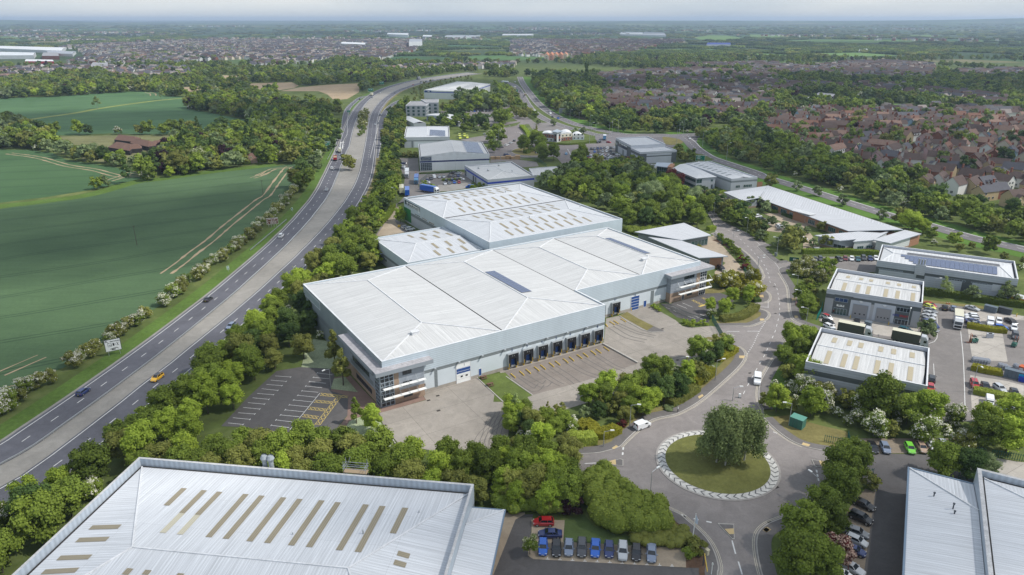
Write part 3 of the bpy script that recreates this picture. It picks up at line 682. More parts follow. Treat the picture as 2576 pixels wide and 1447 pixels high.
FLAT_D = mat('grey_felt',(.27,.27,.28),.9,noises=((.3,.25,(1,1,1)),(2,.2,(1,1,1))))
LICHEN = mat('lichen_roof',(.33,.32,.33),.9,noises=((.25,.35,(1,1,1)),(1.5,.45,(1,1,1)),(6,.3,(1,1,1))))
SILL = mat('concrete_plinth',(.33,.3,.26),.9,noises=((.8,.3,(1,1,1)),))
C_LBLUE = cladding('light_blue_grey_cladding',(.50,.57,.62),.55,.10)
C_LGREY = cladding('light_grey_cladding',(.46,.485,.52),.7,.08)
C_MID = cladding('mid_grey_cladding',(.20,.225,.235),.45,.18)
C_DARK = cladding('dark_grey_cladding',(.10,.115,.12),1.0,.05)
C_WHITE = cladding('white_cladding',(.62,.64,.65),.9,.05)
C_DULL = cladding('dull_grey_cladding',(.25,.29,.30),1.2,.05,0,stain=.35)  # darker, blotchier cladding for the left wall of the main warehouse
C_PANEL = mat('pale_panel',(.55,.6,.63),.6,noises=((.3,.1,(1,1,1)),),kind='UV')
NAVY = mat('navy_band',(.02,.03,.11),.5); ROYAL = mat('royal_blue_band',(.02,.05,.36),.5)
GREENW = mat('green_panel',(.03,.2,.06),.5)
COPING = mat('white_coping',(.60,.61,.62),.6,noises=((.4,.3,(1,1,1)),(2,.25,(1,1,1))))
GUTTER = mat('dark_gutter',(.035,.032,.03),.9)
GLASS = mat('window_glass',(.02,.028,.035),.12,0,noises=((.6,.6,(1,1,1)),),spec=.7)
GLASSG = mat('green_tinted_glass',(.03,.07,.07),.12,0,noises=((.5,.5,(1,1,1)),),spec=.7)
FRAME = mat('grey_window_frame',(.32,.37,.42),.5); FRAMEW = mat('white_frame',(.6,.6,.6),.5); FRAMED = mat('dark_frame',(.06,.07,.08),.5)
BRICKB = mat('buff_brick',(.33,.24,.175),.9,noises=((3,.18,(1,1,1)),(.4,.15,(1,1,1))),kind='UV')
BRICKO = mat('orange_brick',(.32,.17,.1),.9,noises=((3,.2,(1,1,1)),))
BRICKR = mat('red_brick',(.22,.085,.055),.9,noises=((3,.2,(1,1,1)),))
ROOFLIGHT = mat('yellowed_rooflight',(.27,.235,.165),.6,noises=((.8,.2,(1,.3,1)),),kind='UV',stripe=(0,.35,.16))
ROOFLIGHT2 = mat('cleaner_rooflight',(.46,.43,.33),.6,kind='UV',stripe=(0,.35,.1))
PV = mat('solar_glass',(.10,.125,.20),.25,spec=.6); PVL = mat('solar_frame',(.35,.37,.42),.4)
BLACK = mat('black_rubber',(.012,.012,.014),.8); BLUED = mat('blue_door',(.02,.07,.24),.5); YPAINT = mat('yellow_steel',(.62,.42,.06),.5)
WHITEP = mat('white_gloss_panel',(.75,.76,.74),.5); INK = mat('navy_ink',(.03,.05,.12),.6); REDP = mat('red_paint',(.5,.03,.04),.5)
GREENF = mat('green_palisade',(.015,.09,.07),.5); DGREEN = mat('green_cabinet',(.05,.15,.115),.6,noises=((.8,.2,(1,1,1)),))
def text(root,s,a,b,s0,z0,h,m,proud=.1,mirror=False,width=None,name='lettering'):
 """real lettering standing on wall a->b; s0 = start along the wall"""
 cu = bpy.data.curves.new('t','FONT'); cu.body = s; cu.size = h; cu.extrude = .03
 o = bpy.data.objects.new('t',cu); me = bpy.data.meshes.new_from_object(o); bpy.data.objects.remove(o)
 if width:
  xs = [v.co.x for v in me.vertices]; k = width/max(.01,max(xs))
  for v in me.vertices: v.co.x*=k
 L = hypot(b[0]-a[0],b[1]-a[1]); ux,uy = (b[0]-a[0])/L,(b[1]-a[1])/L
 for v in me.vertices:
  x,y,z = v.co; o_ = proud+z; s_ = s0+x
  v.co = (a[0]+ux*s_+uy*o_,a[1]+uy*s_-ux*o_,z0+y)
 me.materials.clear()
 return link(name,me,m,root)
def strokes(root,a,b,s0,s1,z,h,m,n=14,proud=.16,seed=1):
 """lettering too small to read in the photo: a line of short strokes"""
 L = hypot(b[0]-a[0],b[1]-a[1]); ux,uy = (b[0]-a[0])/L,(b[1]-a[1])/L; r = random.Random(seed); B = MB(); w = (s1-s0)/n
 P = lambda s,o: (a[0]+ux*s+uy*o,a[1]+uy*s-ux*o)
 for i in range(n):
  if r.random()<.12: continue
  s = s0+i*w; k = h*r.choice((1,.7,.7,1)); B.prism([P(s,0),P(s,proud),P(s+w*.7,proud),P(s+w*.7,0)],z,z+k)
 o = B.build('sign_lettering',m,root); o['kind'] = 'stuff'; return o
def bay(b,A0,A1,B1,B0,z,rise,ha=0,hb=0,m=0,cap=None):
 """double pitched bay: ends A0-A1 and B0-B1, ridge from mid A to mid B, hipped in by ha, hb"""
 MA,MBB = lerp(A0,A1,.5),lerp(B0,B1,.5); L = hypot(MBB[0]-MA[0],MBB[1]-MA[1])
 R1,R2 = lerp(MA,MBB,ha/L),lerp(MA,MBB,1-hb/L); w = hypot(A1[0]-A0[0],A1[1]-A0[1])/2
 z3 = lambda p,q: (p[0],p[1],q)
 b.face([z3(A0,z),z3(B0,z),z3(R2,z+rise),z3(R1,z+rise)],m,[(0,0),(L,0),(L-hb,w),(ha,w)])
 b.face([z3(B1,z),z3(A1,z),z3(R1,z+rise),z3(R2,z+rise)],m,[(L,0),(0,0),(ha,w),(L-hb,w)])
 if ha: b.face([z3(A1,z),z3(A0,z),z3(R1,z+rise)],m,[(0,0),(2*w,0),(w,ha)])
 if hb: b.face([z3(B0,z),z3(B1,z),z3(R2,z+rise)],m,[(0,0),(2*w,0),(w,hb)])
 for p,q in[(R1,R2)]+([(R1,A0),(R1,A1)]if ha else[])+([(R2,B0),(R2,B1)]if hb else[]):
  zq = z+rise if q is R2 else z
  if cap is not None: b.tube((p[0],p[1],z+rise+.03),(q[0],q[1],zq+.06),.2,n=4,m=cap,cap=False)
 return dict(A0=A0,A1=A1,B0=B0,B1=B1,R1=R1,R2=R2,z=z,rise=rise,w=w,L=L,MA=MA,MB=MBB)
def strip(b,y,side,t0,t1,s0,s1,m=0,lift=.08):
 """roof strip on a bay slope: t along the ridge in metres, s = fraction from eave (0) to ridge (1)"""
 E0,E1 = (y['A0'],y['B0'])if side == 0 else(y['A1'],y['B1'])
 def q(t,s):
  e = lerp(E0,E1,t/y['L']); r = lerp(y['MA'],y['MB'],t/y['L']); p = lerp(e,r,s)
  return(p[0],p[1],y['z']+y['rise']*s+lift)
 w = y['w']; f = [q(t0,s0),q(t1,s0),q(t1,s1),q(t0,s1)]
 n = (Vector(f[1])-Vector(f[0])).cross(Vector(f[3])-Vector(f[0]))
 uv = [(0,0),(t1-t0,0),(t1-t0,(s1-s0)*w),(0,(s1-s0)*w)]
 if n.z<0: f = f[::-1]; uv = uv[::-1]
 b.face(f,m,uv)
def walls(b,pts,bands,closed=True):
 """bands: list of (z0, z1, material index, proud)"""
 n = len(pts); ar = sum(pts[i][0]*pts[(i+1)%n][1]-pts[(i+1)%n][0]*pts[i][1]for i in range(n))
 if ar<0: pts = pts[::-1]
 for i in range(n if closed else n-1):
  a,c = pts[i],pts[(i+1)%n]
  for z0,z1,m in bands: b.wall(a,c,z0,z1,m)
def parapet(b,pts,z0,z1,t,m_in,m_top):
 n = len(pts); ar = sum(pts[i][0]*pts[(i+1)%n][1]-pts[(i+1)%n][0]*pts[i][1]for i in range(n))
 if ar<0: pts = pts[::-1]
 inn = inset(pts,t)
 for i in range(n):
  j = (i+1)%n
  b.wall(inn[j],inn[i],z0,z1,m_in)
  b.face([(*pts[i],z1),(*pts[j],z1),(*inn[j],z1),(*inn[i],z1)],m_top)
 return inn
def inset(pts,t):
 n = len(pts); ar = sum(pts[i][0]*pts[(i+1)%n][1]-pts[(i+1)%n][0]*pts[i][1]for i in range(n)); s = 1 if ar>0 else-1
 r = []
 for i in range(n):
  p,a,c = Vector(pts[i]),Vector(pts[i-1]),Vector(pts[(i+1)%n])
  e1 = (p-a).normalized(); e2 = (c-p).normalized()
  n1 = Vector((-e1.y,e1.x))*s; n2 = Vector((-e2.y,e2.x))*s
  q = p+(n1+n2)/(1+n1.dot(n2))*t; r.append((q.x,q.y))
 return r
def shed(name,label,P,h,bands,mats,para=1.0,nb=1,along=0,rise=1.6,hip=9,roof=None,cat='warehouse',pt=.35,roofz=None):
 """P = front-left, front-right, rear-right, rear-left at ground; nb bays with ridges parallel to the front (along=0) or to the sides (1)"""
 root = thing(name,label,cat,(0,0,0))
 b = MB(); walls(b,P,bands); parapet(b,P,h-para-.3,h,pt,0,1); w = b.build('wall',mats,root)
 zr = h-para if roofz is None else roofz
 I = inset(P,pt+.02); FL,FR,RR,RL = I
 b = MB(); bs = []
 bb = inset(I,.45)
 b2 = MB(); b2.face([(*p,zr-.03)for p in(I if sum(I[i][0]*I[(i+1)%4][1]-I[(i+1)%4][0]*I[i][1]for i in range(4))>0 else I[::-1])]); b2.build('gutter',GUTTER,root)
 FL,FR,RR,RL = bb
 for i in range(nb):
  if along == 0:
   a0,a1 = lerp(FL,RL,i/nb),lerp(FL,RL,(i+1)/nb); c0,c1 = lerp(FR,RR,i/nb),lerp(FR,RR,(i+1)/nb)
  else:
   a0,a1 = lerp(FL,FR,(i+1)/nb),lerp(FL,FR,i/nb); c0,c1 = lerp(RL,RR,(i+1)/nb),lerp(RL,RR,i/nb)
  a0,a1,c0,c1 = [(lambda u,v,s:lerp(u,v,s))(*q)for q in((a0,a1,.012),(a1,a0,.012),(c0,c1,.012),(c1,c0,.012))]if nb>1 else(a0,a1,c0,c1)
  bs.append(bay(b,a0,a1,c1,c0,zr,rise,hip,hip,0,1))
 b.build('roof',[roof or R_WHITE,COPING],root)
 return root,bs
def lights(root,bs,lst,m=None,name='rooflight'):
 """each rooflight is a mesh of its own"""
 for i,side,t0,w,s0,s1 in lst:
  b = MB(); strip(b,bs[i],side,t0,t0+w,s0,s1); b.build(name,m or ROOFLIGHT,root)
def vents(root,bs,lst):
 for i,side,t,s,r,h in lst:
  y = bs[i]; E0,E1 = (y['A0'],y['B0'])if side == 0 else(y['A1'],y['B1'])
  p = lerp(lerp(E0,E1,t/y['L']),lerp(y['MA'],y['MB'],t/y['L']),s); z = y['z']+y['rise']*s
  b = MB(); b.tube((p[0],p[1],z-.1),(p[0],p[1],z+h),r,n=8); b.tube((p[0],p[1],z+h),(p[0],p[1],z+h+r*.8),r*1.5,r*.6,n=8)
  b.build('roof_vent',GREYM,root)
  # ---- the main white warehouse -------------------------------------------------------------------
def dock(root,a,b,s,z0=.9,w=3.3,h=3.9,num=None,open_=0):
 """black inflatable dock shelter with a blue door, bumpers and guards"""
 L = hypot(b[0]-a[0],b[1]-a[1]); ux,uy = (b[0]-a[0])/L,(b[1]-a[1])/L
 def P(q,o): return(a[0]+ux*q+uy*o,a[1]+uy*q-ux*o)
 def bx(B,s0,s1,o0,o1,za,zb,m): B.prism([P(s0,o0),P(s0,o1),P(s1,o1),P(s1,o0)],za,zb,m)
 B = MB(); bx(B,s-w/2,s-w/2+.85,0,.95,z0+.1,z0+h,0); bx(B,s+w/2-.85,s+w/2,0,.95,z0+.1,z0+h,0); bx(B,s-w/2+.85,s+w/2-.85,0,.95,z0+h-1.45,z0+h,0)
 for q in(-.4,.2): bx(B,s+q,s+q+.05,.95,.97,z0+h-.7,z0+h-.4,3)
 sh = B.build('dock_shelter',[BLACK,YPAINT,GREYM,WHITEP],root)
 B = MB(); bx(B,s-w/2-.04,s+w/2+.04,.1,1.0,z0+h,z0+h+.12,0); bx(B,s-w/2-.08,s-w/2,0,1.0,z0+.1,z0+h+.1,0); B.build('shelter_trim',GREYM,sh)
 B = MB(); bx(B,s-w/2+.62,s+w/2-.62,.02,.12,z0+.1,z0+h-1.0,0)
 for z in(1,1.7,2.4): bx(B,s-w/2+.62,s+w/2-.62,.12,.14,z0+z*.9,z0+z*.9+.05,1)
 B.build('dock_door',[BLUED,INK],sh)
 B = MB();
 for q in(-1,1):
  if q == 1: B = MB()
  bx(B,s+q*w*.38-.12,s+q*w*.38+.12,.02,.5,.1,z0+.35,0); bx(B,s+q*w*.42-.06,s+q*w*.42+.06,.5,1.0,z0+.1,z0+1.2,0)
  B.build('bumper',YPAINT,sh)
 B = MB(); bx(B,s-w/2+.62,s+w/2-.62,.15,.5,z0-.3,z0+.2,0); B.build('dock_leveller',GREYM,sh)
 if num: text(root,num,a,b,s-.25*len(num),z0+h+.5,1.1,INK,.05,name='dock_number')
def main_warehouse():
 z = 12.2
 RL = W('J',508,75,z); FL = W('J',1190,785,z); S1 = W('K',955,268,z)
 ux,uy = S1[0]-FL[0],S1[1]-FL[1]; L = hypot(ux,uy); ux/=L; uy/=L; nx,ny = -uy,ux # n = towards the rear
 D = (RL[0]-FL[0])*nx+(RL[1]-FL[1])*ny; L2 = L+54.8; SB = 14.3
 pt = lambda s,t: (FL[0]+ux*s+nx*t,FL[1]+uy*s+ny*t)
 P = [pt(0,0),pt(L,0),pt(L,SB),pt(L2,SB),pt(L2,D),pt(0,D)]
 root = thing('main_warehouse','huge white warehouse with four hipped roof bays, numbered black loading docks and office corners','warehouse')
 mats = [C_LBLUE,COPING,C_MID,C_PANEL,SILL,C_DULL]
 b = MB()
 for i in range(6):
  a,c = P[i],P[(i+1)%6]
  if i == 5: bd = [(0,5.2,5),(5.2,6.6,2),(6.6,z,5)]
  elif i in(3,4): bd = [(0,5.2,3),(5.2,6.2,2),(6.2,z,0)]
  else: bd = [(0,1.0,4),(1.0,5.6,3),(5.6,6.5,2),(6.5,z,0)]
  for z0,z1,m in bd: b.wall(a,c,z0,z1,m)
 inn = parapet(b,P,z-.7,z,.5,0,1)
 b.build('wall',mats,root)
 b = MB(); tri_fill(b,inn,z-.62); b.build('gutter',GUTTER,root)
 q = .55
 edges = [q,35.9,L+.0,L+27.5,L2-q]
 b = MB(); bs = []
 for i in range(4):
  s0,s1 = edges[i]+(.18 if i else 0),edges[i+1]-(.18 if i<3 else 0)
  f = (q if i<2 else SB+q); r = D-q
  if i == 1: s1 = L-q
  if i == 2: s0 = L-q+.25
  bs.append(bay(b,pt(s1,f),pt(s0,f),pt(s0,r),pt(s1,r),z-.42,1.35,14.5 if i<2 else 11.5,10,0,1))
 b.build('roof',[R_WHITE,COPING],root)
 # solar panels beside two ridges
 for i,s_ in((1,0),(3,0)):
  b = MB(); y = bs[i]; t0 = 19 if i == 1 else 14
  for k in range(13):
   for r in range(2): strip(b,y,s_,t0+k*1.75,t0+k*1.75+1.66,.955-.105*(r+1)+.006,.955-.105*r,0,.2)
  strip(b,y,s_,t0-.1,t0+13*1.75,.74,.96,1,.14)
  b.build('solar_panel_array',[PV,PVL],root)
 B = MB()
 for y,t,s in((bs[0],9.5,.75),(bs[3],9.5,.72)):
  p = lerp(lerp(y['A1'],y['B1'],t/y['L']),lerp(y['MA'],y['MB'],t/y['L']),s)
  c = MB(); c.box((p[0],p[1],z+.3),(2.0,1.3,.9),atan2(uy,ux)); c.box((p[0],p[1],z+1.2),(2.3,1.5,.12),atan2(uy,ux)); c.build('roof_hatch',COPING,root)
  # front wall openings
 F0,F1 = P[0],P[1]
 for i,(px,n)in enumerate((('K 108,690','2'),('K 243,655','3'),('K 377,620','4'),('K 507,585','5'),('K 634,550','6'),('K 758,520','7'),('K 880,485','8'))):
  dock(root,F0,F1,onwall(px,F0,F1)[0][0],num=n)
 G0,G1 = P[2],P[3]
 dock(root,G0,G1,onwall('K 1038,275',G0,G1)[0][0],num='11'); dock(root,G0,G1,onwall('K 905,300',G0,G1)[0][0],num='10')
 o = opx(root,'roller_door',F0,F1,'J 1863,815 1995,945',WHITEP,FRAMEW,1,5,proud=.12)
 s = onwall('J 1863,815 1995,945',F0,F1); opening(o,'door_top_panel',F0,F1,s[0][0]+.1,s[1][0]-.1,2.9,4.3,BLUED,None,proud=.2)
 for q in(.3,.65): opening(o,'door_window',F0,F1,s[0][0]+(s[1][0]-s[0][0])*q,s[0][0]+(s[1][0]-s[0][0])*q+.6,1.7,2.1,BLACK,None,proud=.3)
 text(root,'1',F0,F1,(s[0][0]+s[1][0])/2,4.9,1.1,INK,.05,name='dock_number')
 opx(root,'side_door',F0,F1,'J 2068,850 2093,905',BLUED,FRAMEW,1,1)
 opx(root,'side_door',F0,F1,'J 1562,985 1590,1045',FRAMED,FRAMEW,1,1)
 o = opx(root,'roller_door',G0,G1,'K 1187,200 1252,305',BLUED,FRAMEW,1,5,proud=.12)
 s = onwall('K 1220,175',G0,G1)[0][0]; text(root,'12',G0,G1,s-.6,5.1,1.1,INK,.05,name='dock_number')
 opx(root,'side_door',G0,G1,'K 1300,235 1320,285',BLUED,FRAMEW)
 for s_ in('J 1665,870 1700,1010',): opx(root,'dark_cladding_strip',F0,F1,s_,C_MID,None,proud=.05)
 opx(root,'dark_cladding_strip',G0,G1,'K 1365,145 1385,270',C_MID,None,proud=.05)
 # sign on the left wall
 A,B_ = P[5],P[0]
 s0 = onwall('J 575,215',A,B_)
 opening(root,'sign_board',A,B_,1.0,17,8.9,11.3,mat('dull_sign',(.27,.32,.33),.6),COPING,1,1,proud=.08,fw=.12)
 # wall lamps
 for k in range(8):
  c = MB(); p = lerp(F0,F1,.2+.1*k); c.box((p[0]+.3,p[1]-.5,6.6),(.5,.8,.15),atan2(uy,ux)); c.tube((p[0],p[1],6.5),(p[0]+.2,p[1]-.3,6.7),.05); c.build('wall_lamp',GREYM,root)
  # ---- three storey office at the front left corner, under a projecting grey roof
 oz = 9.4
 def office(c0,dirs,dirt,w,d_,label,gx,dz=0.0):
  """c0 = outer corner, dirs = unit vector along the front, dirt = unit vector to the rear"""
  q = lambda s,t: (c0[0]+dirs[0]*s+dirt[0]*t,c0[1]+dirs[1]*s+dirt[1]*t)
  foot = [q(0,0),q(w,0),q(w,d_),q(0,d_)]
  b = MB(); fr = (foot[0],foot[1])
  walls(b,foot,[(0,3.6,0),(3.6,oz,1)]); ow = b.build('office_wing',[BRICKB,cladding('office_cladding',(.30,.33,.37),1.1,.04)],root); ow['label'] = label
  r = [q(-1.3,-1.3),q(w+2.2,-1.3),q(w+2.2,d_+.0),q(-1.3,d_)]
  if w>14: pass
  b = MB(); b.prism(r,oz-dz,oz+1.1-dz,0,1); b.build('office_roof',[mat('roof_fascia',(.27,.30,.33),.5),LICHEN],root)
  return q,ow
 qf = lambda s,t: pt(s,t)
 q,ow = office(pt(-1.4,-1.2),(ux,uy),(nx,ny),12.2,1.2,'three storey office corner with glazed stair tower below white sunshades',0)
 q2,ow2 = office(pt(-1.4,0),(ux,uy),(nx,ny),1.38,25.0,'long two storey office strip along the left wall',0,.02)
 a,c = q(0,0),q(12.2,0)
 opening(ow,'stair_glazing',a,c,.15,3.7,.15,oz-.25,GLASS,FRAME,3,8,proud=.12,fw=.16)
 opening(ow,'brick_pier',a,c,3.85,5.2,0.02,oz-.02,BRICKB,None,proud=.08)
 for z0 in(1.2,4.4,7.6): opening(ow,'window',a,c,6.3,8.7,z0,z0+1.25,GLASS,FRAMED,2,1)
 al,cl = q2(0,25),q(0,0)
 LL_ = hypot(cl[0]-al[0],cl[1]-al[1])
 opening(ow,'stair_glazing',al,cl,LL_-2.9,LL_-.15,.15,oz-.25,GLASS,FRAME,3,8,proud=.12,fw=.14)
 opening(ow2,'ribbon_window',al,cl,LL_-17,LL_-6,1.2,2.5,GLASS,FRAMED,9,1); opening(ow2,'ribbon_window',al,cl,LL_-19,LL_-7,5.6,6.9,GLASS,FRAMED,9,1)
 opening(ow2,'grey_band',al,cl,LL_-21,LL_-4.5,4.2,5.4,C_MID,None,proud=.06); opening(ow2,'grey_band',al,cl,LL_-21,LL_-4.5,7.1,9.2,C_MID,None,proud=.06)
 def shade(ow,a,c,z,s0,s1):
  L_ = hypot(c[0]-a[0],c[1]-a[1]); vx,vy = (c[0]-a[0])/L_,(c[1]-a[1])/L_
  P_ = lambda s,o: (a[0]+vx*s+vy*o,a[1]+vy*s-vx*o)
  b = MB()
  for k in range(5):
   e0 = s0+(s1-s0)*k/5; e1 = s0+(s1-s0)*(k+1)/5-.06; b.prism([P_(e0,.9),P_(e0,1.9),P_(e1,1.9),P_(e1,.9)],z,z+.16,0)
  for k in range(6):
   e = s0+(s1-s0)*k/5-.03; p = P_(e,0); r = P_(e,1.85); b.tube((p[0],p[1],z+1.7),(r[0],r[1],z+.15),.05,m=1,n=4); b.tube((p[0],p[1],z+.05),(r[0],r[1],z+.05),.05,m=1,n=4)
  b.build('sunshade',[WHITEP,GREYM],ow)
 shade(ow,a,c,5.6,.4,12.1); shade(ow,a,c,2.9,.4,12.1)
 # east corner office
 q,ow = office(pt(110.6,SB-2.0),(ux,uy),(nx,ny),17.3,2.0,'three storey office at the east corner with double white sunshades',0)
 q2,ow2 = office(pt(L2+.02,SB),(ux,uy),(nx,ny),1.5,13.0,'end strip of the east office',0,.02)
 a,c = q(0,0),q(17.3,0)
 opening(ow,'stair_glazing',a,c,14.0,17.1,.15,oz-.25,GLASS,FRAMEW,3,8,proud=.12,fw=.14)
 for z0 in(4.6,7.6): opening(ow,'ribbon_window',a,c,6.2,11.0,z0,z0+1.2,GLASS,FRAMED,4,1)
 opening(ow,'brick_pier',a,c,12.2,13.9,.02,oz-.02,BRICKB,None,proud=.08)
 opening(ow,'window',a,c,8.2,10.6,1.2,2.5,GLASS,FRAMED,2,1); opening(ow,'door',a,c,5.8,6.8,.1,2.3,FRAMED,FRAMEW)
 shade(ow,a,c,5.6,3.0,18.5); shade(ow,a,c,3.0,3.0,18.5)
 return pt,L,L2,SB,D
MWp,ML,ML2,MSB,MD = main_warehouse()
# yellow wheel guides in front of the docks
k = -1
for s in 'K 98,893 138,928|K 177,871 217,906|K 235,853 276,889|K 311,832 353,866|K 367,815 410,851|K 445,795 487,829|K 500,780 542,813|K 572,758 615,793|K 627,742 668,776|K 697,722 741,754|K 752,707 795,740|K 822,687 865,720|K 868,672 913,706|K 940,652 985,684|K 957,447 972,466|K 994,422 1036,449|K 1030,413 1070,440|K 1095,397 1137,423'.split('|'):
 p,q = pp(s,.25); b = MB(); k+=1; b.path([(p[0],p[1],.05),(p[0],p[1],.3),(q[0],q[1],.3),(q[0],q[1],.05)],.13)
 b.build('wheel_guide',YPAINT,label='%s yellow wheel guide from the left in front of the loading docks'%ORD[k],cat='wheel guide',group='yellow wheel guides by the docks')
 # ---- dock-less warehouse with many rooflights behind it -------------------------------------------
def rooflight_warehouse():
 z = 11.8
 P = [W('F',2165,1062,z),W('G',1108,848,z),W('G',180,517,z),W('F',1390,655,z)]
 root,bs = shed('warehouse','grey two-bay warehouse with rows of tan rooflights and a green end panel',P,z,
 [(0,4.5,2),(4.5,6.0,3),(6.0,z,0)],[C_LBLUE,COPING,C_LGREY,C_MID],.55,2,0,1.5,12,R_BLUE)
 L = []
 for i in range(2):
  for side in(0,1):
   for k in range(9):
    L.append((i,side,12+k*4.9,1.1,.14,.46)); L.append((i,side,14.3+k*4.9,1.1,.52,.86))
 L = [l for l in L if l[2]<53.5]; lights(root,bs,L)
 for i in(0,1):
  b = MB(); y = bs[i]; c0 = y['A0']; c1 = y['A1']
  for k,(u0,u1,v)in enumerate(((.28,.45,.18),(.3,.62,.3),(.42,.74,.42),(.6,.72,.55))):
   pass
 a,c = P[3],P[0]
 opx(root,'green_panel',a,c,'F 1390,735 1460,890',GREENW,None,proud=.06)
 s = onwall('F 1400,678 1520,770',a,c)
 opening(root,'sign_board',a,c,1.2,19.5,8.8,11.0,mat('dark_sign',(.04,.06,.07),.5),COPING,1,1,proud=.1,fw=.08)
 strokes(root,a,c,3.6,16.8,9.75,.8,WHITEP,22); strokes(root,a,c,3.6,18,9.1,.3,WHITEP,40)
 for s0 in(17.2,18.2): opening(root,'sign_slash',a,c,s0,s0+.5,7.9,10.6,WHITEP,None,proud=.24)
 for s in('F 1492,800 1538,835','F 1555,835 1601,870','F 1618,870 1666,908'): opx(root,'window',a,c,s,GLASSG,FRAMEW,3,1)
 vents(root,bs,((1,0,20,.9,.2,.9),(1,1,45,.9,.2,.9),(0,0,30,.9,.2,.9),(0,1,60,.9,.2,.9)))
 # lower wing on the left
 z2 = 8.3
 ux,uy = (P[1][0]-P[0][0]),(P[1][1]-P[0][1]); L_ = hypot(ux,uy); ux/=L_; uy/=L_
 w0 = W('F',1110,1022,z2); w1 = W('F',1435,1245,z2)
 dirr = ((P[0][0]-P[3][0]),(P[0][1]-P[3][1])); Ld = hypot(*dirr); dx,dy = dirr[0]/Ld,dirr[1]/Ld
 D_ = (w1[0]-w0[0])*dx+(w1[1]-w0[1])*dy
 # length so that the wing butts against the left wall
 t = ((P[0][0]-w0[0])*ux+(P[0][1]-w0[1])*uy)-.03
 Q = [(w0[0]+dx*D_,w0[1]+dy*D_),(w0[0]+dx*D_+ux*t,w0[1]+dy*D_+uy*t),(w0[0]+ux*t,w0[1]+uy*t),w0]
 b = MB(); walls(b,Q,[(0,3.6,2),(3.6,4.6,3),(4.6,z2,0)]); parapet(b,Q,z2-.8,z2,.35,0,1); wg = b.build('low_wing',[C_LBLUE,COPING,C_LGREY,C_MID],root)
 I = inset(Q,.4); b = MB(); y = bay(b,I[0],I[3],I[2],I[1],z2-.5,1.2,11,0,0,1); b.build('wing_roof',[R_BLUE,COPING],wg)
 for side in(0,1):
  for k in range(6):
   if 14+k*5.9<t-3:
    for dd,s0,s1 in((0,.12,.44),(2.6,.52,.85)): c_ = MB(); strip(c_,y,side,13.5+k*5.9+dd,14.7+k*5.9+dd,s0,s1); c_.build('rooflight',ROOFLIGHT,wg)
 a,c = Q[3],Q[0]
 opening(wg,'ribbon_window',a,c,6,15,2.0,3.3,GLASSG,FRAMEW,6,1); opening(wg,'green_panel',a,c,.2,4.2,.1,3.6,GREENW,None)
 b = MB(); b.prism([(a[0]+dx*.3,a[1]+dy*.3),(a[0]-ux*3+dx*.3,a[1]-uy*3+dy*.3),(a[0]-ux*3+dx*11,a[1]-uy*3+dy*11),(a[0]+dx*11-ux*.02,a[1]+dy*11-uy*.02)],4.4,4.9,0,1)
 for s_ in(.8,10.4): b.tube((a[0]-ux*2.6+dx*s_,a[1]-uy*2.6+dy*s_,0),(a[0]-ux*2.6+dx*s_,a[1]-uy*2.6+dy*s_,4.4),.18,m=2)
 b.build('entrance_canopy',[FRAME,mat('rusty_canopy',(.3,.22,.19),.9,noises=((.5,.4,(1,1,1)),)),GREENW],wg)
rooflight_warehouse()
